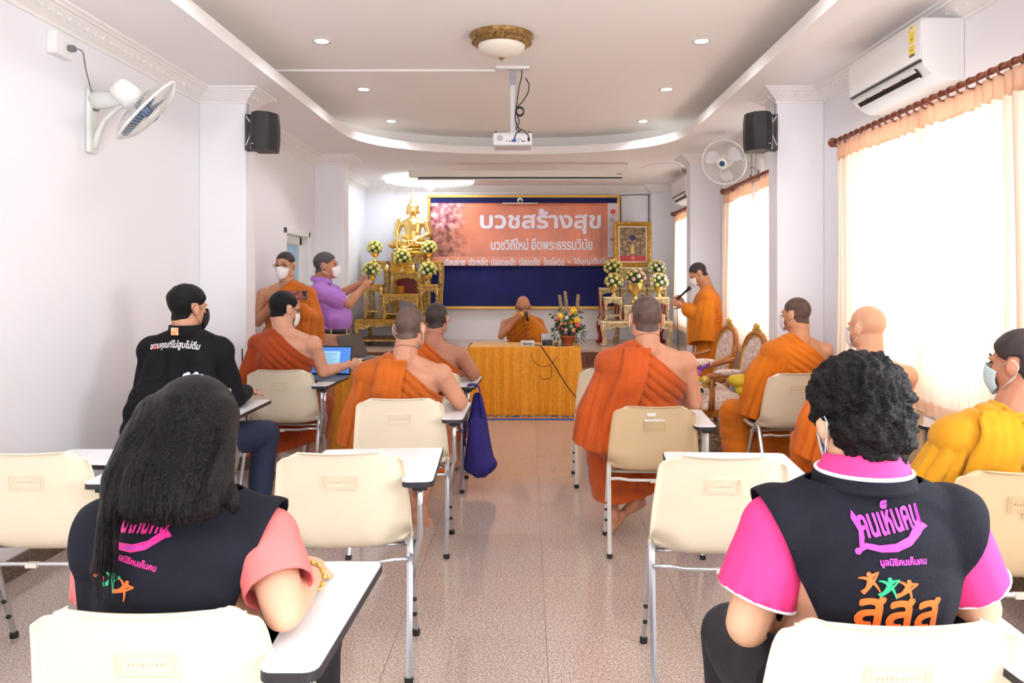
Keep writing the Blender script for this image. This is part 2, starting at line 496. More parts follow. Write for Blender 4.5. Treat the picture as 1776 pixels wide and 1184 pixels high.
# door in the left wall
dr = empty('door_1', (XL-0.05, (DOOR[0]+DOOR[1])/2, 0), kind='structure')
f = MB(); yh = (DOOR[1]-DOOR[0])/2
for s in (-1, 1): f.box((-0.15, s*yh-(0.05 if s > 0 else 0), 0), (0.065, s*yh+(0.05 if s < 0 else 0), 1.95))
f.box((-0.15, -yh, 1.89), (0.065, yh, 1.95)); f.build('door_frame', M_white, dr, bevel=0.004)
MB().box((-0.05, -yh+0.12, 0.05), (-0.035, yh-0.12, 1.82)).build('door_pane', mat('blue_tinted_glass', (150, 195, 225), 0.08, spec=0.7), dr)
g = MB()
for s in (-1, 1): g.box((-0.07, s*(yh-0.085)-0.035, 0.02), (-0.02, s*(yh-0.085)+0.035, 1.885))
g.box((-0.07, -yh+0.05, 1.80), (-0.02, yh-0.05, 1.885)); g.box((-0.07, -yh+0.05, 0.02), (-0.02, yh-0.05, 0.16)); g.build('door_leaf', M_white, dr, bevel=0.003)
MB().tube([(-0.02, -yh+0.09, 0.95), (0.03, -yh+0.09, 0.95), (0.03, -yh+0.19, 0.95)], 0.009).build('door_handle', mat('chrome', (210, 212, 215), 0.15, 1.0), dr, smooth=True)
M_chrome = MATS['chrome']

# windows: frame, mullion, panes
def glass_mat():
    m = bpy.data.materials.new('window_glass'); m.use_nodes = True; nt = m.node_tree; N = nt.nodes; L = nt.links
    N.remove(N['Principled BSDF']); t = N.new('ShaderNodeBsdfTransparent'); g = N.new('ShaderNodeBsdfGlossy'); g.inputs['Roughness'].default_value = 0.03
    mx = N.new('ShaderNodeMixShader'); mx.inputs[0].default_value = 0.07; L.new(t.outputs[0], mx.inputs[1]); L.new(g.outputs[0], mx.inputs[2])
    L.new(mx.outputs[0], N['Material Output'].inputs['Surface']); return m
M_glass = glass_mat()
for i, (a, b) in enumerate(WINDOWS):
    w = empty('window_%d' % (i+1), (XR+0.1, (a+b)/2, WZ0), kind='structure'); h = WZ1-WZ0; q = (b-a)/2
    f = MB(); t = 0.045
    f.box((-0.03, -q, 0), (0.03, q, t)); f.box((-0.03, -q, h-t), (0.03, q, h)); f.box((-0.03, -q, t), (0.03, -q+t, h-t)); f.box((-0.03, q-t, t), (0.03, q, h-t)); f.box((-0.03, -t/2, t), (0.03, t/2, h-t))
    f.build('window_frame', M_white, w)
    MB().box((-0.115, -q-0.03, -0.03), (0.03, q+0.03, 0)).build('window_sill', M_white, w, bevel=0.004)
    for s in (-1, 1):
        MB().box((-0.003, min(s*t/2, s*(q-t)), t), (0.003, max(s*t/2, s*(q-t)), h-t)).build('window_pane', M_glass, w)
# dais
M_step = mat('dais_marble', (206, 180, 160), 0.2, rgb2=(176, 148, 128), vscale=50)
M_brown = mat('brown_wood_panel', (150, 92, 60), 0.4, rgb2=(120, 70, 46), vscale=20, stretch=(1, 8, 8))
dais = empty('dais_platform', (0, 0, 0), kind='structure')
MB().box((XL, 9.86, 0.46), (XR, YB, 0.50)).build('dais_top', M_step, dais, bevel=0.004)
MB().box((XL, 9.90, 0), (XR, YB, 0.46)).build('dais_riser', M_brown, dais)
MB().box((XL, 9.55, 0.21), (XR, 9.90, 0.25)).build('step_tread', M_step, dais, bevel=0.004)
MB().box((XL, 9.58, 0), (XR, 9.90, 0.21)).build('step_riser', M_brown, dais)
for k in range(12):
    x = -2.2+k*0.37
    m_ = MB(); m_.box((x, 9.888, 0.30), (x+0.26, 9.9, 0.42)); m_.build('riser_panel', mat('brown_wood_dark', (104, 58, 38), 0.4), dais, bevel=0.004)
# ================================================================ things fixed to walls and ceiling
M_wood = mat('red_brown_wood', (150, 84, 58), 0.35, rgb2=(110, 56, 38), vscale=14, stretch=(6, 1, 6))
def sheer(name, rgb, tr):
    m = bpy.data.materials.new(name); m.use_nodes = True; nt = m.node_tree; N = nt.nodes; L = nt.links
    N.remove(N['Principled BSDF'])
    d = N.new('ShaderNodeBsdfDiffuse'); t = N.new('ShaderNodeBsdfTranslucent'); p = N.new('ShaderNodeBsdfTransparent')
    for k in (d, t): k.inputs['Color'].default_value = lin(rgb)
    a = N.new('ShaderNodeMixShader'); a.inputs[0].default_value = 0.55; L.new(d.outputs[0], a.inputs[1]); L.new(t.outputs[0], a.inputs[2])
    b = N.new('ShaderNodeMixShader'); b.inputs[0].default_value = tr; L.new(a.outputs[0], b.inputs[1]); L.new(p.outputs[0], b.inputs[2])
    L.new(b.outputs[0], N['Material Output'].inputs['Surface']); return m
M_sheer = sheer('cream_sheer_fabric', (250, 234, 214), 0.04)
M_head = sheer('curtain_heading_fabric', (244, 212, 186), 0.02)

def curtain(y0, y1, z0, z1, name_label, group):
    """One gathered panel hanging in the plane x = 2.05 between y0 and y1."""
    t = empty('curtain', (2.05, (y0+y1)/2, 0), 0, name_label, 'curtain', group)
    w = y1-y0; nf = int(w/0.075); ph = random.random()*6
    def pos(u, v, amp):
        z = z1-(z1-z0)*v
        fall = 1-v
        y = -w/2+w*u
        a = amp*(0.55+0.45*math.sin(u*9+ph))
        x = a*math.sin(2*PI*nf*u+ph)*(0.8 if v < 0.06 else 1.0)+0.012*math.sin(5*u+3*v+ph)+0.006*math.sin(2*PI*nf*0.37*u+v*2)
        return (x, y+0.006*math.sin(2*PI*nf*2*u), z)
    nu = nf*8+1
    b = MB().grid(lambda u, v: pos(u, 0.065+v*0.935, 0.026), nu, 26)
    b.build('curtain_sheet', M_sheer, t, smooth=True)
    h = MB().grid(lambda u, v: (pos(u, v*0.065, 0.012)[0], pos(u, 0, 0)[1], z1-(z1-z0)*0.068*v), nu, 4)
    h.build('curtain_heading', M_head, t, smooth=True, solid=0.004)
    hem = MB().grid(lambda u, v: (lambda p: (p[0]+0.002, p[1], p[2]))(pos(u, 0.955+v*0.044, 0.026)), nu, 3)
    hem.build('hem', M_head, t, smooth=True)
    return t
def rod(y0, y1, lab, rings):
    t = empty('curtain_rod', (2.05, (y0+y1)/2, 2.345), 0, lab, 'curtain rod', 'wooden curtain rods on the window wall'); q = (y1-y0)/2
    MB().tube([(0, -q, 0), (0, q, 0)], 0.014, 12).build('rod', M_wood, t, smooth=True)
    for s in (-1, 1): MB().ell((0, s*(q+0.025), 0), 0.032, 14, 10).build('finial', M_wood, t, smooth=True)
    for s in (-1, 0, 1):
        MB().tube([(0, s*(q-0.06), 0), (0.05, s*(q-0.06), 0.012), (0.155, s*(q-0.06), 0.012)], 0.008, 8).build('rod_bracket', M_wood, t, smooth=True)
    rme = None
    for k in range(rings):
        y = -q+0.04+(2*q-0.08)*k/(rings-1)
        if rme is None:
            m = MB(); m.tube([(0.026*math.cos(a), 0, 0.026*math.sin(a)-0.012) for a in [2*PI*i/16 for i in range(16)]], 0.0045, 6, closed=True); rme = m.mesh('curtain_ring', M_wood, True)
        o = bpy.data.objects.new('curtain_ring', rme); COL.objects.link(o); o.parent = t; o.location = (0, y, 0); o.rotation_euler = (0, 0, random.uniform(-0.25, 0.25))
rod(2.95, 5.02, 'long red-brown wooden curtain rod under the big air conditioner', 26)
rod(5.93, 7.86, 'wooden curtain rod under the window-side wall fan', 26)
rod(8.95, 10.6, 'farthest wooden curtain rod beside the dais', 22)
G1 = 'sheer cream curtains along the window wall'
for (a, b, l1, l2) in ((2.98, 5.0, 'sheer cream curtain under the big air conditioner, half nearer the photographer', 'sheer cream curtain under the big air conditioner, half nearer the dais'),
                       (5.96, 7.83, 'sheer cream curtain behind gold armchairs, half hidden by the pilaster', 'sheer cream curtain behind the standing monk with microphone'),
                       (8.98, 10.57, 'narrow sheer cream curtain emerging beside the second pilaster', 'sheer cream curtain closest to the right-hand altar')):
    md = a+(b-a)*0.46
    curtain(a, md, 0.73, 2.318, l1, G1); curtain(md+0.006, b, 0.73, 2.318, l2, G1)

# air conditioners
M_acw = mat('air_conditioner_plastic', (236, 236, 234), 0.35)
def aircon(y, L, label, sticker):
    t = empty('air_conditioner', (XR, y, 2.44), 0, label, 'air conditioner', 'wall air conditioners'); q = L/2
    sec = [(0, 0.0), (-0.10, 0.0), (-0.16, 0.03), (-0.20, 0.07), (-0.214, 0.11), (-0.216, 0.29), (-0.20, 0.315), (0, 0.315)]
    M = Matrix(((1, 0, 0), (0, 0, 1), (0, 1, 0)))   # profile (x,z) swept along y
    MB().prism([(x, z) for x, z in sec], -q, q, M).build('body', M_acw, t, bevel=0.006)
    MB().prism([(-0.2165, 0.105), (-0.2225, 0.108), (-0.224, 0.28), (-0.21, 0.318), (-0.205, 0.312), (-0.216, 0.285)], -q+0.002, q-0.002, M).build('front_panel', M_acw, t)
    MB().box((-0.220, -q+0.01, 0.094), (-0.208, q-0.01, 0.101)).build('panel_gap', M_dark, t)
    MB().prism([(-0.175, 0.034), (-0.205, 0.072), (-0.213, 0.072), (-0.18, 0.028)], -q+0.07, q-0.07, M).build('outlet_slot', M_dark, t)
    for k, (x, z) in enumerate(((-0.207, 0.066), (-0.178, 0.026))):
        MB().obox((x-0.004, 0, z-0.004), (0.006, 2*q-0.15, 0.022), rotm('Y', -48)).build('louvre', M_acw, t, bevel=0.002)
    for k in range(3):
        MB().box((-0.21, -q*0.5+k*q*0.5, 0.045), (-0.19, -q*0.5+k*q*0.5+0.006, 0.07)).build('vane', M_dark, t)
    MB().box((-0.03, -q-0.004, 0.005), (-0.002, -q+0.002, 0.30)).build('wall_plate', M_acw, t)
    if sticker:
        s = MB(); s.m = 0; s.box((-0.2255, -q+0.055, 0.205), (-0.224, -q+0.105, 0.265)); s.m = 0; s.box((-0.2255, -q+0.055, 0.15), (-0.224, -q+0.105, 0.195))
        s.m = 1; s.box((-0.2253, -q+0.055, 0.195), (-0.224, -q+0.105, 0.205)); s.m = 2; s.box((-0.2256, -q+0.055, 0.138), (-0.224, -q+0.105, 0.15))
        a = [(-0.2256, -q+0.08+0.026*math.cos(v), 0.262+0.03*math.sin(v)) for v in [PI*i/12 for i in range(13)]]
        s.m = 0; s.tube(a, 0.004, 6); s.m = 2; s.box((-0.2258, -q+0.07, 0.225), (-0.225, -q+0.09, 0.23)); s.box((-0.2258, -q+0.065, 0.17), (-0.225, -q+0.095, 0.174))
        s.build('energy_label', [mat('label_yellow', (245, 214, 60), 0.5), mat('label_white', (240, 240, 240), 0.5), mat('label_dark', (90, 90, 60), 0.5)], t)
aircon(4.22, 0.84, 'large white wall air conditioner with yellow energy label above the first curtain', True)
aircon(9.95, 0.84, 'white air conditioner half hidden behind the second pilaster', False)

# wall fans
M_fan = mat('fan_ivory_plastic', (232, 234, 228), 0.35)
M_cage = mat('fan_cage_wire', (226, 224, 216), 0.35, 0.3)
M_blade = mat('fan_blade_blue', (96, 120, 150), 0.3)
def cage(t, c, axis, R, blade_mat, hubmat):
    q = Vector(axis).to_track_quat('Z', 'Y').to_matrix(); c = Vector(c)
    def P_(x, y, z): return c+q @ Vector((x, y, z))
    prof = lambda s, f: None
    w = MB()
    nsp = 60
    for side in (1, -1):
        for k in range(nsp):
            a = 2*PI*k/nsp
            pts = []
            for i in range(6):
                r = 0.045+(R-0.045)*i/5; z = side*(0.052*(1-((r-0.045)/(R-0.045))**3)+0.008)
                pts.append(P_(r*math.cos(a), r*math.sin(a), z))
            w.tube(pts, 0.0011, 4, cap=False)
    wo = w.build('cage_wires', M_cage, t); wo['kind'] = 'stuff'
    r_ = MB(); 
    r_.tube([P_(R*math.cos(a), R*math.sin(a), 0) for a in [2*PI*i/40 for i in range(40)]], 0.008, 8, closed=True)
    for rr, zz in ((R*0.62, 0.050), (R*0.62, -0.050)): r_.tube([P_(rr*math.cos(a), rr*math.sin(a), zz) for a in [2*PI*i/32 for i in range(32)]], 0.0018, 5, closed=True)
    r_.build('cage_rim', M_fan, t, smooth=True)
    MB().lathe([(0.0001, 0.066), (0.03, 0.066), (0.046, 0.058), (0.048, 0.045)], c, 24, q).build('badge', hubmat, t, smooth=True)
    MB().lathe([(0.028, 0.067), (0.046, 0.060), (0.062, 0.052), (0.062, 0.046)], c, 24, q, cap=False).build('badge_ring', M_fan, t, smooth=True)
    for k in range(3):
        a0 = 2*PI*k/3+0.4
        def fn(u, v, a0=a0):
            r = 0.03+(R*0.86-0.03)*v; wv = (0.35+0.75*math.sin(PI*min(1, v*0.8+0.1)))*0.5
            a = a0+(u-0.5)*wv*2.0+0.25*v
            return P_(r*math.cos(a), r*math.sin(a), 0.018*(u-0.5)*2)
        MB().grid(fn, 9, 9).build('blade', blade_mat, t, smooth=True, solid=0.002)
    MB().lathe([(0.0001, 0.03), (0.032, 0.026), (0.034, -0.02), (0.0001, -0.02)], c, 20, q).build('blade_hub', M_blade, t, smooth=True)
    MB().lathe([(0.035, -0.05), (0.062, -0.055), (0.066, -0.10), (0.060, -0.17), (0.045, -0.195), (0.0001, -0.20)], c, 24, q).build('motor_housing', M_fan, t, smooth=True, auto=True)
# fan on the left wall
wf = empty('wall_fan', (XL, 4.2, 2.26), 0, 'white wall fan tilted down on the blank wall beside its socket', 'wall fan', 'wall fans')
def PL(x, y, z): return Vector((x, y-4.2+0.0, z-2.26))-Vector((XL, 0, 0))
MB().box((0, -0.045, -0.13), (0.03, 0.045, 0.23)).build('wall_plate', M_fan, wf, bevel=0.015)
def arm(pts, rs): return MB().tube(pts, rs, 12, squash=1.3)
arm([(0.02, 0, 0.17), (0.10, 0, 0.17), (0.18, 0, 0.165), (0.25, 0, 0.16)], [0.045, 0.036, 0.024, 0.022]).build('arm', M_fan, wf, smooth=True)
MB().tube([(0.03, 0, -0.10), (0.05, 0, -0.02), (0.09, 0, 0.06), (0.16, 0, 0.12), (0.22, 0, 0.15)], [0.018, 0.018, 0.016, 0.014, 0.012], 8).build('arm_brace', M_fan, wf, smooth=True)
MB().tube([(0.24, 0, 0.15), (0.27, 0, 0.14), (0.30, 0, 0.17)], 0.026, 10).build('pivot', M_fan, wf, smooth=True)
cage(wf, PL(-2.10, 4.12, 2.355), (0.68, 0.36, -0.65), 0.213, M_blade, mat('fan_badge_blue', (30, 60, 110), 0.3))
# fan on the window wall
wg = empty('wall_fan', (XR, 7.33, 2.50), 0, 'white wall fan facing the room above the second curtain', 'wall fan', 'wall fans')
MB().box((-0.03, -0.05, -0.13), (0, 0.05, 0.16)).build('wall_plate', M_fan, wg, bevel=0.012)
arm([(-0.02, 0, 0.10), (-0.10, -0.01, 0.12), (-0.17, -0.03, 0.12), (-0.22, -0.05, 0.10)], [0.04, 0.032, 0.024, 0.022]).build('arm', M_fan, wg, smooth=True)
cage(wg, (-0.33, -0.14, 0.045), (-0.50, -0.80, -0.33), 0.213, mat('fan_blade_white', (225, 225, 228), 0.3), mat('fan_badge_navy', (50, 80, 120), 0.3))
M_cable_g = mat('grey_cable', (120, 118, 122), 0.5)
M_cable_k = mat('black_cable', (22, 22, 24), 0.45)
def cord(pts, r, name, label, m, group=None, cat='cable', parent=None):
    # Catmull-Rom through the points
    P0 = [Vector(p) for p in pts]; q = [P0[0]]+P0+[P0[-1]]; out = []
    for i in range(1, len(q)-2):
        for k in range(6):
            t = k/6.0; a, b, c, d = q[i-1], q[i], q[i+1], q[i+2]
            out.append(0.5*((2*b)+(c-a)*t+(2*a-5*b+4*c-d)*t*t+(3*b-a-3*c+d)*t**3))
    out.append(P0[-1])
    o = MB().tube(out, r, 7).build(name, m, parent, smooth=True)
    if label: tag(o, label, cat, group)
    return o
# sockets
s1 = empty('wall_socket', (XL, 3.90, 2.64), 0, 'white surface socket box high on the blank wall', 'socket', 'surface sockets')
MB().box((0, -0.075, -0.055), (0.052, 0.075, 0.06)).build('socket_box', M_white, s1, bevel=0.006)
MB().box((0.052, 0.01, -0.02), (0.085, 0.05, 0.012)).build('plug', M_cable_g, s1, bevel=0.008)
cord([(XL+0.08, 3.93, 2.635), (XL+0.10, 3.97, 2.63), (XL+0.07, 4.05, 2.56), (XL+0.03, 4.17, 2.47), (XL+0.025, 4.19, 2.42)], 0.0035, 'fan_cord', 'thin grey power cord between socket box and tilted wall fan', M_cable_g)
k = MB()
for i in range(4): k.tube([(XL+0.03+0.018*math.cos(a)+0.004*i, 4.185+0.012*math.cos(a)+0.006*i, 2.425+0.055*math.sin(a)) for a in [2*PI*j/14 for j in range(14)]], 0.0035, 5, closed=True)
tag(k.build('cord_bundle', M_cable_g, smooth=True), 'coiled bundle of grey cord hanging above the tilted fan bracket', 'cable')
s2 = empty('wall_socket', (XR, 7.05, 2.42), 0, 'white junction box beside the window-side wall fan', 'socket', 'surface sockets')
MB().box((-0.04, -0.07, -0.10), (0, 0.07, 0.13)).build('socket_box', M_white, s2, bevel=0.006)
MB().box((-0.05, -0.02, -0.01), (-0.04, 0.02, 0.03)).build('plug', M_cable_g, s2, bevel=0.003)
k = MB()
for i in range(4): k.tube([(XR-0.06+0.018*math.cos(a), 7.22+0.022*math.cos(a)+0.006*i, 2.36+0.055*math.sin(a)+0.008*i) for a in [2*PI*j/14 for j in range(14)]], 0.0035, 5, closed=True)
k.tube([(XR-0.05, 7.08, 2.45), (XR-0.08, 7.15, 2.50), (XR-0.07, 7.2, 2.42)], 0.003, 6)
tag(k.build('cord_bundle', M_cable_g, smooth=True), 'coiled grey cord hanging below the window-side wall fan', 'cable')
cord([(XR-0.06, 7.21, 2.62), (XR-0.055, 7.215, 2.45)], 0.0025, 'fan_cord', 'thin cord dropping from window-side wall fan', M_cable_g)

# loudspeakers on the first pilasters
def speaker(x, side, label):
    t = empty('loudspeaker', (x, 5.50, 2.52), 0, label, 'loudspeaker', 'black loudspeakers on the pilasters')
    s = side   # direction pointing into the room
    body = [(s*0.055, 0.10), (s*0.22, 0.10), (s*0.245, 0.02), (s*0.245, -0.04), (s*0.20, -0.12), (s*0.12, -0.15), (s*0.06, -0.10)]
    mb = MB()
    # cabinet bulging at mid height
    def fn(u, v):
        z = -0.14+0.28*v; g = 1-0.10*abs(2*v-1)**2.5
        n_ = len(body); f = u*n_; i = int(f) % n_; fr = f-int(f); a = body[i]; b = body[(i+1) % n_]
        cx, cy = s*0.15, -0.01
        x_ = a[0]+(b[0]-a[0])*fr; y_ = a[1]+(b[1]-a[1])*fr
        return (cx+(x_-cx)*g, cy+(y_-cy)*g, z)
    mb.grid(fn, 42, 13, closed_u=True)
    k_ = len(mb.v)
    mb.f.append(tuple(range(41, -1, -1))); mb.f.append(tuple(range(k_-42, k_))); mb.mi += [0, 0]
    mb.build('cabinet', mat('speaker_black', (26, 24, 26), 0.55, bump=0.2, bscale=300), t, smooth=False, auto=True)
    MB().box((min(0, s*0.012), -0.04, -0.135), (max(0, s*0.012), 0.04, 0.135)).build('wall_bracket', mat('bracket_grey', (90, 90, 96), 0.4), t)
    for z in (-0.13, 0.13): MB().box((min(0, s*0.10), -0.03, z-0.004), (max(0, s*0.10), 0.03, z+0.004)).build('bracket_arm', M_dark, t)
    MB().box((min(s*0.085, s*0.105), -0.152, -0.105), (max(s*0.085, s*0.105), -0.147, -0.099)).build('badge', mat('badge_silver', (200, 200, 205), 0.3, 0.8), t)
    MB().tube([(s*0.01, -0.045, 0.12), (s*0.055, -0.06, 0.06), (s*0.05, -0.065, -0.03), (s*0.012, -0.05, -0.10)], 0.005, 6).build('speaker_wire', mat('wire_white', (220, 220, 225), 0.5), t, smooth=True)
    MB().tube([(s*0.015, -0.02, 0.13), (s*0.012, 0, 0.22)], 0.0025, 6).build('feed_wire', M_cable_g, t)
    return t
speaker(PLX, 1, 'black loudspeaker bracketed to the blank-wall pilaster')
speaker(PRX, -1, 'black loudspeaker bracketed to the window-side pilaster')
for o in bpy.data.objects:
    if o.name.startswith('loudspeaker'): o.location.y = 5.62

# ceiling lamp with carved gilt ring
t = empty('ceiling_lamp', (-0.18, 5.08, ZU), 0, 'round frosted glass ceiling lamp with carved gold ring', 'ceiling lamp')
M_gilt = mat('antique_gilt', (176, 140, 84), 0.4, 0.6, bump=0.5, bscale=90, rgb2=(120, 88, 48), vscale=40)
MB().lathe([(0.215, 0.0), (0.217, -0.012), (0.205, -0.022), (0.20, -0.03), (0.178, -0.062), (0.170, -0.066), (0.162, -0.070), (0.155, -0.06)], seg=64, cap=False).build('gilt_ring', M_gilt, t, smooth=True)
lv = MB()
for k in range(40):
    a = 2*PI*k/40; M = rotm('Z', math.degrees(a)) @ rotm('Y', 55)
    lv.ell((0.195*math.cos(a), 0.195*math.sin(a), -0.043), (0.017, 0.008, 0.006), 6, 4, M)
for k in range(80):
    a = 2*PI*k/80; lv.ell((0.168*math.cos(a), 0.168*math.sin(a), -0.068), 0.005, 5, 4)
lvo = lv.build('ring_carving', M_gilt, t, smooth=True); lvo['kind'] = 'stuff'
MB().lathe([(0.162, -0.062)]+[(0.162*math.cos(a), -0.066-0.082*math.sin(a)) for a in [PI/2*i/12 for i in range(1, 13)]][:-1]+[(0.0001, -0.148)], seg=48).build('glass_bowl', mat('frosted_glass', (236, 230, 214), 0.35), t, smooth=True)
MB().lathe([(0.0001, -0.172), (0.006, -0.168), (0.005, -0.162), (0.016, -0.156), (0.02, -0.150), (0.0001, -0.147)], seg=16).build('finial', M_gilt, t, smooth=True)

# projector on its ceiling pole
t = empty('projector', (-0.12, 5.76, 2.555), 0, 'white projector hanging from a ceiling pole, sockets facing us', 'projector')
def rbox(mb, lo, hi): return mb.box(lo, hi)
MB().box((-0.15, -0.02, -0.105), (0.15, 0.22, -0.005)).build('projector_case', mat('projector_white', (228, 228, 230), 0.35), t, bevel=0.018, bseg=3)
MB().lathe([(0.0001, 0.0), (0.02, 0.0), (0.024, 0.004)], (-0.095, -0.0215, -0.05), 20, rotm('X', 90)).build('speaker_grille', mat('grille_grey', (180, 180, 182), 0.5), t)
for k, (x, w, h) in enumerate(((-0.045, 0.008, 0.008), (-0.02, 0.012, 0.008), (0.045, 0.008, 0.006), (0.06, 0.008, 0.006), (0.045, 0.008, 0.006), (0.075, 0.01, 0.012), (0.09, 0.012, 0.008))):
    MB().box((x-w/2, -0.0225, -0.078+(0.02 if k in (2, 3) else 0)), (x+w/2, -0.020, -0.078+h+(0.02 if k in (2, 3) else 0))).build('socket', M_dark, t)
MB().box((0.115, -0.0225, -0.075), (0.133, -0.020, -0.045)).build('socket', M_dark, t)
MB().box((-0.005, -0.035, -0.08), (0.028, -0.020, -0.062)).build('video_plug', mat('plug_blue', (60, 80, 170), 0.4), t)
for x in (-0.13, 0.13): MB().lathe([(0.008, -0.006), (0.008, 0.004)], (x, 0.0, 0), 10).build('foot', M_dark, t)
MB().box((-0.018, 0.07, -0.002), (0.018, 0.106, 0.505)).build('ceiling_pole', mat('pole_white', (215, 215, 220), 0.35), t, bevel=0.003)
MB().box((-0.035, 0.05, -0.006), (0.035, 0.126, 0.012)).build('pole_foot', M_chrome, t, bevel=0.002)
MB().box((-0.022, 0.066, 0.38), (0.022, 0.11, 0.50)).build('pole_clamp', mat('steel_grey', (170, 172, 178), 0.35, 0.6), t, bevel=0.002)
for z in (0.05, 0.36, 0.40, 0.44):
    for s in (-1, 1): MB().ell((s*0.026, 0.088, z), 0.006, 6, 4).build('bolt', M_chrome, t)
MB().box((-0.13, 0.03, 0.498), (0.13, 0.14, 0.519)).build('ceiling_plate', M_white, t, bevel=0.003)
for k, pts in enumerate((
    [(0.07, 0.05, 0.49), (0.07, 0.05, 0.44), (0.05, 0.05, 0.36), (0.03, 0.06, 0.22), (0.02, 0.06, 0.12), (0.035, 0.03, 0.06), (0.05, 0.0, 0.03), (0.09, -0.03, 0.0), (0.12, -0.04, -0.03), (0.125, -0.03, -0.06)],
    [(0.10, 0.06, 0.43), (0.125, 0.05, 0.38), (0.12, 0.05, 0.32), (0.08, 0.05, 0.25), (0.03, 0.06, 0.19), (0.05, 0.04, 0.09), (0.03, 0.02, 0.03), (0.06, -0.04, 0.0), (0.03, -0.06, -0.02), (0.012, -0.04, -0.07)])):
    cord(pts, 0.0045, 'hanging_cable', None, M_cable_k, parent=t)
k = MB()
for i in range(4): k.tube([(0.055+0.032*math.cos(a), 0.05+0.004*i, 0.165+0.032*math.sin(a)+0.004*i) for a in [2*PI*j/16 for j in range(16)]], 0.0045, 6, closed=True)
k.build('cable_coil', M_cable_k, t, smooth=True)
tag(MB().box((CX-CA-0.2, 5.90, ZU-0.014), (-0.26, 5.93, ZU)).build('cable_trunking', M_white), 'thin white cable trunking running across the raised ceiling to the projector', 'trunking')
# roll-down screen in its case
t = empty('projection_screen', (-0.10, 9.2, 2.70), 0, 'rolled-up projection screen in a long white case below the soffit', 'screen')
MB().box((-1.36, -0.06, -0.03), (1.36, 0.06, 0.055)).build('screen_case', mat('screen_case_cream', (226, 220, 208), 0.4), t, bevel=0.008)
for s in (-1, 1): MB().box((s*1.33-0.012, -0.03, 0.05), (s*1.33+0.012, 0.03, 0.14)).build('hanger', M_white, t)
MB().box((-1.25, -0.03, -0.046), (1.25, 0.03, -0.028)).build('rolled_fabric', mat('screen_black', (32, 30, 38), 0.6), t)
MB().box((-1.27, -0.025, -0.064), (1.27, 0.025, -0.046)).build('weight_bar', mat('bar_white', (232, 230, 226), 0.4), t, bevel=0.004)
MB().box((1.18, -0.0625, 0.0), (1.25, -0.06, 0.012)).build('maker_plate', mat('plate_olive', (130, 120, 90), 0.4), t)
cord([(1.27, 9.2, 2.72), (1.40, 9.2, 2.79), (1.55, 9.1, 2.82), (1.80, 9.0, 2.80), (1.84, 8.95, 2.6)], 0.004, 'screen_cord', 'thin white cord running from screen case to the second pilaster', mat('cord_white', (225, 222, 218), 0.5))
# lit crystal lamp above the dais
t = empty('crystal_lamp', (-1.39, 10.6, ZS-0.004), 0, 'glowing white round crystal ceiling lamp above the dais', 'ceiling lamp')
M_glow2 = mat('crystal_glow', (238, 246, 255), 0.4, emit=6.5)
MB().lathe([(0.62, 0.0), (0.625, -0.02), (0.60, -0.035), (0.40, -0.045), (0.0001, -0.05)], seg=64).build('light_disc', M_glow2, t, smooth=True)
cr = MB()
for k in range(48):
    a = 2*PI*k/48
    cr.lathe([(0.0001, -0.035), (0.008, -0.022), (0.0001, -0.012)], (0.61*math.cos(a), 0.61*math.sin(a), -0.02), 5)
for r_, z_, n_ in ((0.10, -0.07, 16), (0.07, -0.10, 12), (0.03, -0.13, 6)):
    for k in range(n_):
        a = 2*PI*k/n_; cr.lathe([(0.0001, -0.03), (0.014, -0.012), (0.0001, 0.0)], (r_*math.cos(a), r_*math.sin(a), z_), 6)
c_ = cr.build('crystal_drops', M_glow2, t, smooth=False); c_['kind'] = 'stuff'
MB().lathe([(0.10, -0.045), (0.105, -0.08), (0.05, -0.13), (0.0001, -0.17)], seg=20).build('crystal_cup', M_glow2, t, smooth=True)
tag(MB().lathe([(0.05, 0.0), (0.055, -0.01), (0.0001, -0.012)], (0.62, 10.6, ZS), 20).build('smoke_detector', M_white, smooth=True), 'small round white disc on the soffit above the dais', 'detector')
# ================================================================ sculpted surfaces
def organic(mb, voxel=0.008, smooth=4, dec=None, name='body', mats=None, sm=0.5):
    """Fuses overlapping shapes into one continuous skin."""
    me = mb.mesh('tmp', [])
    o = bpy.data.objects.new('tmp', me); COL.objects.link(o)
    k = o.modifiers.new('r', 'REMESH'); k.mode = 'VOXEL'; k.voxel_size = voxel; k.adaptivity = 0
    if smooth:
        k = o.modifiers.new('s', 'SMOOTH'); k.factor = sm; k.iterations = smooth
    if dec:
        k = o.modifiers.new('d', 'DECIMATE'); k.ratio = dec
    dg = bpy.context.evaluated_depsgraph_get()
    out = bpy.data.meshes.new_from_object(o.evaluated_get(dg)); out.name = name
    bpy.data.objects.remove(o); bpy.data.meshes.remove(me)
    out.materials.clear()
    for m in (mats or []): out.materials.append(m)
    out.polygons.foreach_set('use_smooth', [True]*len(out.polygons))
    return out
def getv(me):
    a = np.empty(len(me.vertices)*3, np.float32); me.vertices.foreach_get('co', a); return a.reshape(-1, 3).astype(float)
def setv(me, a): me.vertices.foreach_set('co', a.astype(np.float32).ravel()); me.update()
def getn(me):
    a = np.empty(len(me.vertices)*3, np.float32); me.vertices.foreach_get('normal', a); return a.reshape(-1, 3).astype(float)
def link(name, me, parent=None):
    o = bpy.data.objects.new(name, me); COL.objects.link(o)
    if parent is not None: o.parent = parent
    return o
def wob(p, f, s=0):
    """Smooth noise from sums of sines, about -1..1."""
    x, y, z = p[:,0]*f, p[:,1]*f, p[:,2]*f
    return (np.sin(x*1.7+1.3*np.sin(y*1.1+s)+s*2.1)+np.sin(y*1.9+1.1*np.sin(z*1.3+s*1.7)+s)+np.sin(z*1.5+1.2*np.sin(x*1.2+s*0.7)+s*3.3))/3
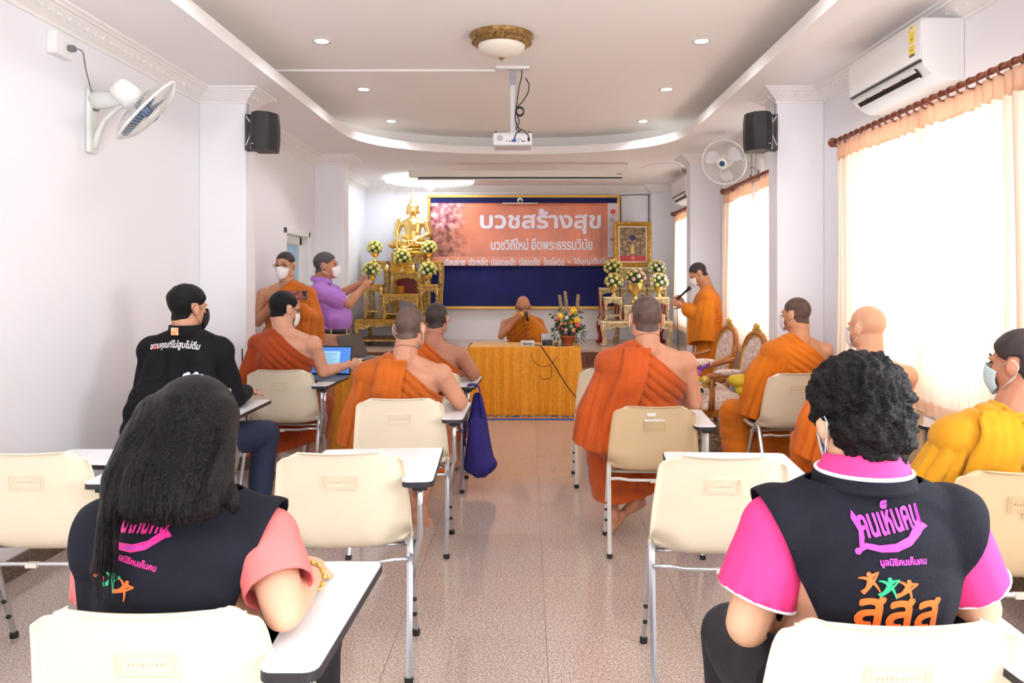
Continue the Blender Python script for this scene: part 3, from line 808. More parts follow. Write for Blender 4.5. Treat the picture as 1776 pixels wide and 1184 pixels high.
def submesh(me, keep_fn, off=0.002, name='part', mats=None, off_fn=None, thick=0.0):
    """A layer lying on part of a surface: faces whose centre passes keep_fn, lifted along the normal."""
    V = getv(me); Nn = getn(me)
    fs = [tuple(p.vertices) for p in me.polygons]
    cen = np.array([V[list(f)].mean(axis=0) for f in fs]); k = keep_fn(cen)
    fs = [f for f, q in zip(fs, k) if q]
    if not fs: return None
    used = sorted({i for f in fs for i in f}); mp = {a: i for i, a in enumerate(used)}
    P_ = V[used]; N_ = Nn[used]
    d = off_fn(P_)[:,None] if off_fn is not None else off
    P_ = P_+N_*d
    n = bpy.data.meshes.new(name); n.from_pydata([tuple(p) for p in P_], [], [tuple(mp[i] for i in f) for f in fs])
    for m in (mats or []): n.materials.append(m)
    n.polygons.foreach_set('use_smooth', [True]*len(n.polygons)); n.update()
    return n

def clipmesh(me, field, name='part', mats=None, off_fn=None, off=0.0012):
    """The part of a surface where field > 0, with a clean edge, lifted along the normals."""
    V = getv(me); Nn = getn(me); S = field(V); pos = S > 0
    d = off_fn(V) if off_fn is not None else np.full(len(V), off)
    out = []; fs = []; vid = {}; eid = {}
    def gv(i):
        if i not in vid: vid[i] = len(out); out.append(V[i]+Nn[i]*d[i])
        return vid[i]
    def ge(i, j):
        k = (min(i, j), max(i, j))
        if k not in eid:
            t = S[i]/(S[i]-S[j]); p = V[i]*(1-t)+V[j]*t; n = Nn[i]*(1-t)+Nn[j]*t
            eid[k] = len(out); out.append(p+n*0.0003)
        return eid[k]
    for p in me.polygons:
        f = list(p.vertices); q = [pos[i] for i in f]
        if not any(q): continue
        if all(q): fs.append(tuple(gv(i) for i in f)); continue
        r = []
        for a, b in zip(f, f[1:]+f[:1]):
            if pos[a]: r.append(gv(a))
            if pos[a] != pos[b]: r.append(ge(a, b))
        if len(r) > 2: fs.append(tuple(r))
    if not fs: return None
    n = bpy.data.meshes.new(name); n.from_pydata([tuple(p) for p in out], [], fs)
    for m in (mats or []): n.materials.append(m)
    n.polygons.foreach_set('use_smooth', [True]*len(n.polygons)); n.update()
    return n
# ================================================================ board, banner and altars
M_gold = mat('bright_gold', (214, 168, 66), 0.32, 0.65, bump=0.25, bscale=80, rgb2=(190, 140, 46), vscale=30)
M_goldl = mat('pale_carved_gold', (240, 208, 124), 0.36, 0.4, bump=0.8, bscale=90, rgb2=(168, 118, 46), vscale=42)
M_goldp = mat('polished_gold', (236, 200, 120), 0.2, 0.85)
M_red = mat('red_lacquer', (150, 24, 30), 0.3)
M_cream = mat('cream_carved', (240, 226, 190), 0.45, 0.1, bump=0.6, bscale=90, rgb2=(178, 140, 72), vscale=42)
M_creamtop = mat('cream_gilt_edge', (236, 220, 176), 0.35, 0.2)
M_blue = mat('blue_felt', (24, 34, 104), 0.85, bump=0.15, bscale=200, rgb2=(20, 26, 84), vscale=2.5)
M_bframe = mat('board_frame_gold', (216, 172, 84), 0.35, 0.5)

bd = empty('display_board', (0, 11.46, 0), 0, 'large dark blue felt board in a gold frame on the back wall', 'board')
bx0, bx1, bz0, bz1 = ax(742, 11.45), ax(1075, 11.45), az(536, 11.45), az(338, 11.45)
MB().box((bx0+0.02, -0.02, bz0+0.02), (bx1-0.02, 0.0, bz1-0.02)).build('felt_panel', M_blue, bd)
for nm, lo, hi in (('frame_rail', (bx0, -0.04, bz1-0.045), (bx1, 0.01, bz1)), ('frame_rail', (bx0, -0.04, bz0), (bx1, 0.01, bz0+0.045)),
                   ('frame_rail', (bx0, -0.04, bz0+0.045), (bx0+0.045, 0.01, bz1-0.045)), ('frame_rail', (bx1-0.045, -0.04, bz0+0.045), (bx1, 0.01, bz1-0.045))):
    MB().box(lo, hi).build(nm, M_bframe, bd, bevel=0.008)

# vinyl banner
def banner_mat():
    m = bpy.data.materials.new('printed_vinyl'); m.use_nodes = True; nt = m.node_tree; N = nt.nodes; L = nt.links; b = N['Principled BSDF']
    tc = N.new('ShaderNodeTexCoord'); sp = N.new('ShaderNodeSeparateXYZ'); L.new(tc.outputs['Object'], sp.inputs[0])
    n = N.new('ShaderNodeTexNoise'); n.inputs['Scale'].default_value = 1.6; n.inputs['Detail'].default_value = 3; L.new(tc.outputs['Object'], n.inputs['Vector'])
    r = N.new('ShaderNodeValToRGB'); r.color_ramp.elements[0].color = lin((206, 124, 94)); r.color_ramp.elements[0].position = 0.35; r.color_ramp.elements[1].color = lin((236, 140, 104)); r.color_ramp.elements[1].position = 0.62
    L.new(n.outputs['Fac'], r.inputs['Fac'])
    # photographs printed at the left end: a pink crowd above, brown scene below
    n2 = N.new('ShaderNodeTexNoise'); n2.inputs['Scale'].default_value = 11; n2.inputs['Detail'].default_value = 5; L.new(tc.outputs['Object'], n2.inputs['Vector'])
    r2 = N.new('ShaderNodeValToRGB'); e = r2.color_ramp.elements; e[0].position = 0.36; e[0].color = lin((116, 60, 74)); e[1].position = 0.64; e[1].color = lin((238, 214, 216))
    k = e.new(0.5); k.color = lin((206, 122, 124)); L.new(n2.outputs['Fac'], r2.inputs['Fac'])
    r3 = N.new('ShaderNodeValToRGB'); e = r3.color_ramp.elements; e[0].position = 0.38; e[0].color = lin((108, 58, 52)); e[1].position = 0.6; e[1].color = lin((190, 122, 98)); L.new(n2.outputs['Fac'], r3.inputs['Fac'])
    mz = N.new('ShaderNodeMapRange'); mz.inputs['From Min'].default_value = 2.16; mz.inputs['From Max'].default_value = 2.26; L.new(sp.outputs['Z'], mz.inputs['Value'])
    mxa = N.new('ShaderNodeMix'); mxa.data_type = 'RGBA'; L.new(mz.outputs[0], mxa.inputs['Factor']); L.new(r3.outputs['Color'], mxa.inputs[6]); L.new(r2.outputs['Color'], mxa.inputs[7])
    mx_ = N.new('ShaderNodeMapRange'); mx_.inputs['From Min'].default_value = -1.02; mx_.inputs['From Max'].default_value = -0.72; mx_.inputs['To Min'].default_value = 1; mx_.inputs['To Max'].default_value = 0
    ad = N.new('ShaderNodeMath'); ad.operation = 'MULTIPLY_ADD'; ad.inputs[1].default_value = 0.35; L.new(n2.outputs['Fac'], ad.inputs[0]); L.new(sp.outputs['X'], ad.inputs[2]); L.new(ad.outputs[0], mx_.inputs['Value'])
    mxb = N.new('ShaderNodeMix'); mxb.data_type = 'RGBA'; L.new(mx_.outputs[0], mxb.inputs['Factor']); L.new(r.outputs['Color'], mxb.inputs[6]); L.new(mxa.outputs[2], mxb.inputs[7])
    # plain band along the bottom
    mb_ = N.new('ShaderNodeMath'); mb_.operation = 'GREATER_THAN'; mb_.inputs[1].default_value = 1.765; L.new(sp.outputs['Z'], mb_.inputs[0])
    mxc = N.new('ShaderNodeMix'); mxc.data_type = 'RGBA'; L.new(mb_.outputs[0], mxc.inputs['Factor']); mxc.inputs[6].default_value = lin((232, 148, 118)); L.new(mxb.outputs[2], mxc.inputs[7])
    L.new(mxc.outputs[2], b.inputs['Base Color']); b.inputs['Roughness'].default_value = 0.32
    wv = N.new('ShaderNodeTexNoise'); wv.inputs['Scale'].default_value = 5; bp = N.new('ShaderNodeBump'); bp.inputs['Strength'].default_value = 0.5; bp.inputs['Distance'].default_value = 0.02
    mp = N.new('ShaderNodeMapping'); mp.inputs['Scale'].default_value = (2.5, 1, 0.5); mp.inputs['Rotation'].default_value = (0, 0.5, 0); L.new(tc.outputs['Object'], mp.inputs[0]); L.new(mp.outputs[0], wv.inputs['Vector'])
    L.new(wv.outputs['Fac'], bp.inputs['Height']); L.new(bp.outputs['Normal'], b.inputs['Normal'])
    return m
YBAN = 11.395
bn = empty('banner', (0, YBAN, 0), 0, 'salmon orange vinyl banner with white Thai lettering hung over the blue board', 'banner')
px0, px1, pz0, pz1 = ax(747, YBAN), ax(1072, YBAN), az(461, YBAN), az(352, YBAN)
xs = ax(1054, YBAN)
def ripple(x, z): return 0.004*math.sin(3.1*x+1.3*z)+0.003*math.sin(7*x-4*z)
MB().grid(lambda u, v: (px0+(px1-px0)*u, ripple(px0+(px1-px0)*u, pz0+(pz1-pz0)*v), pz0+(pz1-pz0)*v), 60, 20).build('banner_sheet', banner_mat(), bn, smooth=True, solid=0.002)
MB().grid(lambda u, v: (xs+(px1-xs)*u, ripple(xs+(px1-xs)*u, az(446,YBAN)+(pz1-az(446,YBAN))*v)-0.003, az(446,YBAN)+(pz1-az(446,YBAN))*v), 6, 12).build('side_strip', mat('strip_white', (226, 212, 218), 0.4), bn)
M_let = mat('banner_letter_white', (240, 232, 240), 0.4)
M_letsh = mat('banner_letter_edge', (196, 120, 120), 0.4)
def onban(cx, cz, dy=-0.006):
    return lambda u, w, k: (cx+u, ripple(cx+u, cz+w)+dy-k, cz+w)
def btxt(body, x0, x1, y0, y1, nm='lettering', m=None, bold=0.0, parent=bn):
    cx, cz = ax((x0+x1)/2, YBAN), az((y0+y1)/2, YBAN)
    text_into(MBX := MB(), body, ax(x1, YBAN)-ax(x0, YBAN), az(y0, YBAN)-az(y1, YBAN), onban(cx, cz), bold)
    return MBX.build(nm, m or M_let, parent)
sh = MB(); cx, cz = ax(938.5, YBAN), az(383.5, YBAN)
text_into(sh, 'บวชสร้างสุข', ax(1042, YBAN)-ax(834, YBAN), az(362, YBAN)-az(405, YBAN), onban(cx+0.008, cz-0.008, -0.004), 0.016); sh.build('letter_shadow', M_letsh, bn)
btxt('บวชสร้างสุข', 834, 1041, 363, 405, 'title_lettering', bold=0.012)
btxt('บวชวิถีใหม่', 852, 916, 413, 433, 'subtitle_lettering', bold=0.0045); btxt('ยึดพระธรรมวินัย', 922, 1027, 413, 433, 'subtitle_lettering', bold=0.0045)
for w_, a_, b_ in (('เรียนง่าย', 771, 806), ('ประหยัด', 813, 846), ('ปลอดเหล้า', 852, 894), ('ปลอดภัย', 901, 936), ('ไกลโควิด', 943, 978), ('=', 985, 989), ('ได้บุญเต็มร้อย', 995, 1062)): btxt(w_, a_, b_, *((447, 460) if w_ != '=' else (453, 456)), 'slogan_lettering', bold=0.003)
MB().lathe([(0.0001, 0), (0.038, 0)], (ax(1063, YBAN), -0.012, az(367, YBAN)), 24, rotm('X', 90), cap=False).build('red_disc', mat('disc_red', (224, 70, 60), 0.4), bn)
btxt('SF', 1057, 1064, 378, 384, 'small_lettering', mat('lettering_grey', (150, 130, 140), 0.5), 0.002)
MB().ell((ax(1061, YBAN), -0.010, az(415, YBAN)), (0.030, 0.002, 0.022), 12, 8, rotm('Y', 20)).build('pink_mark', mat('mark_pink', (206, 120, 140), 0.5), bn)
# camera dome and little shelf above the banner
t = empty('webcam', (ax(902, 11.36), 11.34, az(352, 11.36)), 0, 'white dome camera with black lens on a narrow shelf over the banner', 'camera')
MB().box((-0.27, -0.03, -0.012), (0.27, 0.03, 0.0)).build('shelf', M_white, t)
MB().ell((0, 0, 0.04), 0.042, 20, 14).build('dome', M_white, t, smooth=True)
MB().ell((0, -0.022, 0.028), 0.027, 16, 10).build('lens', mat('lens_black', (12, 12, 14), 0.15), t, smooth=True)
cord([(bx1+0.01, 11.47, 2.70), (1.55, 11.48, 2.71), (1.83, 11.48, 2.71), (1.845, 11.48, 2.66), (1.845, 11.48, 2.30)], 0.006, 'wall_cable', 'black cable running from the blue board corner down the back wall', M_cable_k)
cord([(1.41, 11.45, 2.68), (1.415, 11.45, 2.5), (1.415, 11.45, 2.2)], 0.006, 'wall_cable', 'black cable dropping beside the red-disc end of the banner', M_cable_k)

# ---- carved altar tables
def altar_table(x0, x1, y0, y1, z0, z1, m_top, m_carve, m_leg, label, group, apron=0.3, legw=0.055, cat='altar table', name='altar_table', shelf=False):
    cx, cy = (x0+x1)/2, (y0+y1)/2; t = empty(name, (cx, cy, z0), 0, label, cat, group)
    w, d, h = (x1-x0)/2, (y1-y0)/2, z1-z0
    tp = MB(); tp.box((-w, -d, h-0.022), (w, d, h)); tp.box((-w+0.012, -d+0.012, h-0.04), (w-0.012, d-0.012, h-0.022)); tp.build('tabletop', m_top, t, bevel=0.004)
    ah = h*apron
    def scallop(L, zt, hh, n=24):
        pts = [(-L, zt)]
        for i in range(n+1):
            u = -1+2*i/n; pts.append((L*u, zt-hh*(0.45+0.55*(abs(u)**2.2)+0.12*math.cos(u*PI*5))))
        pts.append((L, zt)); return pts
    M = Matrix(((1,0,0),(0,0,1),(0,1,0)))
    poly = scallop(w-0.02, h-0.04, ah)
    MB().prism([(p[0], p[1]) for p in poly], -d+0.012, -d+0.026, M).build('apron', m_carve, t)
    MB().prism([(p[0], p[1]) for p in poly], d-0.026, d-0.012, M).build('apron', m_carve, t)
    M2 = Matrix(((0,0,1),(1,0,0),(0,1,0)))
    poly2 = scallop(d-0.03, h-0.04, ah*0.8)
    for s in (-1, 1): MB().prism([(p[0], p[1]) for p in poly2], s*(w-0.02)-0.007, s*(w-0.02)+0.007, M2).build('apron', m_carve, t)
    lh = h-0.04
    legs = []
    for sx in (-1, 1):
        for sy in (-1, 1):
            l = MB(); lw = legw
            prof = [(1.0, 1.3, 0), (0.9, 1.0, 0.10), (0.72, 0.4, 0.35), (0.5, 0.1, 0.0), (0.5, 0.0, 0.0)]
            pts = []; rr = []
            for k in range(9):
                v = k/8.0; bulge = 0.35*lw*math.sin(v*PI*2)*1.0
                pts.append((sx*(w-lw*0.55+bulge*0.6+(lw*0.35 if v > 0.9 else 0)), sy*(d-lw*0.55+bulge*0.6), lh*(1-v)+0.001)); rr.append(lw*(0.62-0.25*math.sin(v*PI)+(0.06 if v > 0.9 else 0)))
            l.tube(pts, rr, 8); lo = l.build('leg', m_leg if sy > 0 else m_carve, t, smooth=True); legs.append(lo)
    c = MB(); rr_ = random.Random(int((x0+5)*1000+z1*77))
    n = max(6, int(w*2/0.028)); rows = max(1, int(ah*0.5/0.022))
    for j in range(rows):
        for i in range(n):
            u = -1+2*(i+0.5)/n; lim = ah*(0.42+0.5*abs(u)**2.2)
            zz = h-0.055-j*0.022
            if h-0.04-zz > lim: continue
            M3 = rotm('Y', rr_.choice((35, -35, 60, -60)))
            c.ell(((w-0.025)*u, -d+0.008, zz), (0.015, 0.008, 0.007), 6, 4, M3)
    nn = max(8, int(w*2/0.03))
    for i in range(nn): c.ell((-w+2*w*(i+0.5)/nn, -d-0.002, h-0.030), (0.011, 0.007, 0.009), 6, 4)
    for sx in (-1, 1):
        for k in range(max(4, int(lh/0.03))):
            z = 0.02+k*0.03
            if z > lh: break
            for q in (-0.25, 0.25): c.ell((sx*(w-legw*0.55)+q*legw, -d+legw*0.05, z), (0.012, 0.009, 0.008), 6, 4, rotm('Y', 40 if k % 2 else -40))
    co = c.build('carving', m_carve, t, smooth=True); co['kind'] = 'stuff'
    if shelf: MB().box((-w+0.02, -d+0.02, lh*0.22), (w-0.02, d-0.02, lh*0.22+0.018)).build('stretcher_shelf', m_carve, t)
    return t
GL = 'gilded tables of the left-hand altar'
DZ = 0.50
T = altar_table
T(-2.38, -1.24, 10.25, 11.15, DZ, 0.87, M_gold, M_goldl, M_goldl, 'widest gilded altar table at the bottom of the Buddha altar', GL, 0.28, 0.07, shelf=True)
T(-2.27, -2.02, 10.35, 10.70, 0.87, 1.35, M_gold, M_goldl, M_goldl, 'slim gilded stand under the lower flower vase by the purple-shirted man', GL, 0.22, 0.04, cat='altar stand', name='altar_stand', shelf=True)
T(-1.50, -1.24, 10.35, 10.70, 0.87, 1.35, M_gold, M_goldl, M_goldl, 'slim gilded stand under the lower flower vase beside the blue board', GL, 0.22, 0.04, cat='altar stand', name='altar_stand', shelf=True)
T(-2.01, -1.51, 10.30, 10.62, 0.87, 1.215, M_gold, M_goldl, M_goldl, 'low gilded altar table in front carrying the brass cup', GL, 0.30, 0.05, shelf=True)
T(-1.96, -1.54, 10.66, 10.92, 0.87, 1.53, M_gold, M_goldl, M_goldl, 'gilded altar table with red backing under the central flower vase', GL, 0.16, 0.05)
T(-2.30, -2.03, 10.74, 11.05, 0.87, 1.68, M_gold, M_goldl, M_goldl, 'tall gilded stand under the upper vase by the purple-shirted man', GL, 0.16, 0.045, cat='altar stand', name='altar_stand')
T(-1.50, -1.24, 10.74, 11.05, 0.87, 1.68, M_gold, M_goldl, M_goldl, 'tall gilded stand under the upper vase beside the banner', GL, 0.16, 0.045, cat='altar stand', name='altar_stand')
T(-2.00, -1.52, 10.95, 11.36, 0.87, 1.80, M_gold, M_goldl, M_goldl, 'highest gilded altar table holding the big Buddha statue', GL, 0.14, 0.05)
tag(MB().box((-1.92, 10.925, 1.215), (-1.58, 10.935, 1.50)).build('red_backcloth', M_red), 'deep red cloth panel hung inside the left-hand altar', 'cloth')
tag(MB().lathe([(0.045, 0.0), (0.05, 0.01), (0.058, 0.11), (0.062, 0.112), (0.055, 0.108), (0.048, 0.012), (0.0001, 0.01)], (ax(695, 10.45), 10.45, 1.215), 24).build('brass_cup', mat('brass', (196, 140, 80), 0.3, 0.8), smooth=True), 'plain brass cup on the low table of the left-hand altar', 'cup')
for k, (px, lab) in enumerate(((672, 'white electric candle on the left altar, nearer the purple-shirted man'), (717, 'white electric candle on the left altar, nearer the blue board'))):
    c_ = empty('electric_candle', (ax(px, 10.7), 10.70, 1.53), 0, lab, 'candle', 'electric candles on the left altar')
    MB().lathe([(0.02, 0), (0.022, 0.01), (0.012, 0.02), (0.011, 0.06), (0.0001, 0.062)], seg=14).build('candle_stem', M_goldp, c_, smooth=True)
    MB().ell((0, 0, 0.078), (0.012, 0.012, 0.02), 10, 8).build('bulb', mat('bulb_glow', (255, 244, 220), 0.4, emit=3), c_, smooth=True)
# right-hand altar
GR = 'cream and red tables of the right-hand altar'
T(1.00, 1.98, 10.25, 10.95, DZ, 0.845, M_creamtop, M_cream, M_red, 'widest cream and red altar table under the framed picture', GR, 0.22, 0.07)
T(1.055, 1.30, 10.35, 10.62, 0.845, 1.175, M_creamtop, M_cream, M_red, 'small cream carved stand under the lower vase beside the blue board', GR, 0.25, 0.035, cat='altar stand', name='altar_stand', shelf=True)
T(1.70, 1.95, 10.35, 10.62, 0.845, 1.175, M_creamtop, M_cream, M_red, 'small cream carved stand under the lower vase nearest the curtain', GR, 0.25, 0.035, cat='altar stand', name='altar_stand', shelf=True)
T(1.32, 1.68, 10.32, 10.60, 0.845, 1.065, M_creamtop, M_cream, M_red, 'low cream carved table under the big footed bowl', GR, 0.35, 0.035)
T(1.02, 1.30, 10.66, 10.93, 0.845, 1.30, M_creamtop, M_cream, M_red, 'tall red-legged stand under the upper vase beside the blue board', GR, 0.16, 0.035, cat='altar stand', name='altar_stand')
T(1.70, 1.97, 10.66, 10.93, 0.845, 1.30, M_creamtop, M_cream, M_red, 'tall red-legged stand under the upper vase nearest the curtain', GR, 0.16, 0.035, cat='altar stand', name='altar_stand')
T(1.32, 1.68, 10.64, 10.93, 0.845, 1.30, M_creamtop, M_cream, M_red, 'middle cream carved table behind the big footed bowl', GR, 0.16, 0.035)
T(1.28, 1.78, 10.96, 11.22, DZ, 1.60, M_creamtop, M_cream, M_cream, 'highest cream and gold altar table holding the framed picture', GR, 0.22, 0.05)
def painting_mat():
    m = bpy.data.materials.new('temple_painting'); m.use_nodes = True; nt = m.node_tree; N = nt.nodes; L = nt.links; b = N['Principled BSDF']
    tc = N.new('ShaderNodeTexCoord'); sp = N.new('ShaderNodeSeparateXYZ'); L.new(tc.outputs['Object'], sp.inputs[0])
    n = N.new('ShaderNodeTexNoise'); n.inputs['Scale'].default_value = 22; n.inputs['Detail'].default_value = 4; L.new(tc.outputs['Object'], n.inputs[0])
    r = N.new('ShaderNodeValToRGB'); e = r.color_ramp.elements; e[0].position = 0.35; e[0].color = lin((70, 78, 62)); e[1].position = 0.68; e[1].color = lin((206, 170, 120)); k = e.new(0.5); k.color = lin((128, 98, 72)); L.new(n.outputs['Fac'], r.inputs[0])
    g = N.new('ShaderNodeMath'); g.operation = 'LESS_THAN'; g.inputs[1].default_value = -0.17; L.new(sp.outputs['Z'], g.inputs[0])
    mx = N.new('ShaderNodeMix'); mx.data_type = 'RGBA'; L.new(g.outputs[0], mx.inputs['Factor']); L.new(r.outputs[0], mx.inputs[6]); mx.inputs[7].default_value = lin((190, 40, 50)); L.new(mx.outputs[2], b.inputs['Base Color']); b.inputs['Roughness'].default_value = 0.3
    return m
pf = empty('picture_frame', (ax(1098, 11.0), 11.04, 1.60+0.335), 0, 'gilt-framed temple picture standing on the right-hand altar', 'picture')
pf.rotation_euler = (math.radians(-3), 0, 0)
W2, H2 = 0.275, 0.335
def mould(m_, w, h, t, d, prof, y0=0.0):
    rings = []
    vs = []; fs = []
    for (o, y) in prof:
        vs += [(-w+o, y0-y, -h+o), (w-o, y0-y, -h+o), (w-o, y0-y, h-o), (-w+o, y0-y, h-o)]
    for k in range(len(prof)-1):
        for i in range(4): fs.append((k*4+i, k*4+(i+1)%4, (k+1)*4+(i+1)%4, (k+1)*4+i))
    return m_.add(vs, fs)
mould(MB(), W2, H2, 0, 0, [(0, -0.02), (0, 0.012), (0.01, 0.03), (0.028, 0.034), (0.045, 0.022), (0.055, 0.026), (0.066, 0.01), (0.066, 0)]).build('frame_moulding', M_gold, pf, smooth=False)
fc = MB()
for i in range(44):
    u = i/44*4; s = int(u); f = u-s; c0 = [(-1,-1),(1,-1),(1,1),(-1,1)][s]; c1 = [(1,-1),(1,1),(-1,1),(-1,-1)][s]
    fc.ell(((c0[0]+(c1[0]-c0[0])*f)*(W2-0.026), -0.034, (c0[1]+(c1[1]-c0[1])*f)*(H2-0.026)), (0.018, 0.007, 0.010), 6, 4, rotm('Y', 40 if i % 2 else -30))
fo = fc.build('frame_carving', M_goldl, pf, smooth=True); fo['kind'] = 'stuff'
mould(MB(), W2-0.064, H2-0.064, 0, 0, [(0, 0.004), (0.02, 0.004), (0.02, 0.0)]).build('mount', mat('picture_mount', (228, 220, 200), 0.5), pf)
pc = MB().box((-W2+0.08, -0.002, -H2+0.08), (W2-0.08, 0.01, H2-0.08)).build('painting', painting_mat(), pf)
q = MB(); q.m = 0; q.prism([(-0.03, -0.14), (0.03, -0.14), (0.02, -0.05), (0.0, 0.02), (-0.02, -0.05)], -0.004, -0.0025, Matrix(((1,0,0),(0,0,1),(0,1,0))))
q.m = 1; q.lathe([(0.0001, 0), (0.045, 0)], (0, -0.0035, 0.10), 16, rotm('X', 90), cap=False); q.m = 2; q.prism([(-0.025, -0.23), (0.03, -0.23), (0.02, -0.165), (-0.015, -0.165)], -0.0045, -0.003, Matrix(((1,0,0),(0,0,1),(0,1,0))))
q.build('painted_shapes', [mat('paint_gold', (222, 180, 96), 0.4), mat('paint_navy', (50, 50, 92), 0.4), mat('paint_rose', (226, 110, 100), 0.4)], pf)

# ---- seated golden statue
def buddha_mesh(s=1.0, voxel=0.008):
    m = MB()
    m.ell((0, 0.0, 0.06), (0.30, 0.17, 0.065), 20, 10)                       # crossed legs
    for k in (-1, 1):
        m.cone((k*0.10, 0.02, 0.10), 0.07, (k*0.27, -0.06, 0.06), 0.062); m.cone((k*0.27, -0.06, 0.06), 0.055, (-k*0.08, -0.13, 0.07), 0.04)
        m.cone((k*0.175, 0.01, 0.44), 0.06, (k*0.225, 0.0, 0.25), 0.043)
    m.cone((-0.225, 0, 0.25), 0.042, (-0.20, -0.13, 0.15), 0.03); m.cone((-0.20, -0.13, 0.15), 0.03, (-0.20, -0.16, 0.06), 0.02)   # right hand over knee
    m.cone((0.225, 0, 0.25), 0.042, (0.03, -0.13, 0.12), 0.03); m.ell((0.0, -0.14, 0.115), (0.07, 0.04, 0.018))
    m.cone((0, 0.01, 0.12), 0.12, (0, 0.0, 0.27), 0.105); m.cone((0, 0, 0.27), 0.105, (0, 0.005, 0.40), 0.13)
    m.ell((0, 0.0, 0.41), (0.19, 0.09, 0.075)); m.cone((0, 0, 0.44), 0.055, (0, -0.005, 0.54), 0.045)
    m.ell((0, -0.005, 0.635), (0.078, 0.088, 0.10)); m.ell((0, -0.04, 0.60), (0.05, 0.05, 0.06)); m.cone((0, -0.085, 0.64), 0.008, (0, -0.10, 0.61), 0.013)
    m.ell((0, 0.0, 0.69), (0.086, 0.092, 0.065))
    for k in (-1, 1): m.ell((k*0.085, 0, 0.605), (0.013, 0.02, 0.055))
    m.lathe([(0.07, 0.70), (0.055, 0.745), (0.04, 0.765), (0.045, 0.78), (0.02, 0.84), (0.012, 0.90), (0.004, 0.965), (0.0001, 0.97)], seg=16)
    me = organic(m, voxel, 3, None, 'statue')
    V = getv(me); V[:,:] = V
    r = np.sqrt((V[:,0]/0.9)**2+V[:,1]**2)
    hair = (V[:,2] > 0.665) & (V[:,2] < 0.75)
    N_ = getn(me); V[hair] += N_[hair]*(0.004*np.sin(V[hair,0]*260)*np.sin(V[hair,2]*260))[:,None]
    V[:,0] *= 1.2
    setv(me, V*s)
    me.materials.append(M_goldp)
    return me
bb = empty('buddha_statue', (ax(716, 11.12), 11.12, 1.80), 0, 'large golden seated Buddha statue on top of the left-hand altar', 'statue')
MB().lathe([(0.23, 0.0), (0.235, 0.02), (0.20, 0.04), (0.19, 0.07), (0.215, 0.09), (0.22, 0.11), (0.19, 0.12)], seg=40, sx=1.05, sy=0.75).build('lotus_base', M_gold, bb, smooth=True).scale = (1.15, 1.1, 0.68)
lo = link('figure', buddha_mesh(0.90, 0.009), bb); lo.location = (0, 0, 0.075)
sb = empty('buddha_statue', (ax(700, 10.90), 10.87, 1.68-0.15), 0, 'small golden Buddha statue on a stepped pedestal in front of the large one', 'statue')
st = MB()
for k, (w, h) in enumerate(((0.19, 0.06), (0.17, 0.04), (0.185, 0.025), (0.15, 0.05), (0.13, 0.05), (0.145, 0.02), (0.11, 0.05))):
    z = sum(x[1] for x in ((0.19, 0.06), (0.17, 0.04), (0.185, 0.025), (0.15, 0.05), (0.13, 0.05), (0.145, 0.02), (0.11, 0.05))[:k])
    st.box((-w, -w*0.45, z), (w, w*0.45, z+h))
st.build('stepped_pedestal', M_gold, sb, bevel=0.005)
MB().lathe([(0.0001, 0), (0.018, 0.0)], (0, -0.086, 0.30-0.1), 16, rotm('X', 90), cap=False).build('medallion', mat('medallion_brown', (120, 80, 30), 0.4, 0.5), sb)
lo = link('figure', buddha_mesh(0.34, 0.006), sb); lo.location = (0, 0, 0.294)

# ---- flower bouquets
M_yel = mat('pale_yellow_petals', (238, 232, 150), 0.6, rgb2=(226, 214, 110), vscale=30)
M_wht = mat('cream_white_petals', (246, 242, 212), 0.6)
M_pnk = mat('pink_petals', (236, 186, 196), 0.6)
M_leaf = mat('flower_leaf_green', (66, 104, 56), 0.55, rgb2=(40, 74, 36), vscale=30)
def blossom_mesh(r, m, seed=0):
    rr = random.Random(seed); mb = MB()
    mb.ell((0, 0, 0), r*0.62, 8, 6)
    for ring, (n, tilt, ro) in enumerate(((6, 20, 0.75), (6, 50, 0.62), (4, 75, 0.45))):
        for k in range(n):
            a = 360*k/n+ring*30+rr.uniform(-8, 8)
            M = rotm('Z', a) @ rotm('Y', -tilt)
            c = M @ Vector((r*ro, 0, 0))
            mb.ell(c, (r*0.12, r*0.36, r*0.34), 6, 4, M)
    return mb.mesh('blossom', m, True)
BL = {k: blossom_mesh(1.0, m, i) for i, (k, m) in enumerate((('y', M_yel), ('w', M_wht), ('p', M_pnk)))}
def leaf_blob(mb, c, r, n, rr, L=0.05, w=0.014):
    for _ in range(n):
        d = Vector((rr.gauss(0, 1), rr.gauss(0, 1), rr.gauss(0, 0.8))).normalized()
        p = Vector(c)+Vector((d.x*r[0], d.y*r[1], d.z*r[2]))*rr.uniform(0.7, 1.0); q = p+d*L+Vector((0, 0, rr.uniform(-0.3, 0.3)*L))
        s = d.cross(Vector((rr.random(), rr.random(), rr.random()))).normalized()*w
        mb.add([p, (p+q)/2+s, q, (p+q)/2-s], [(0, 1, 2, 3)])
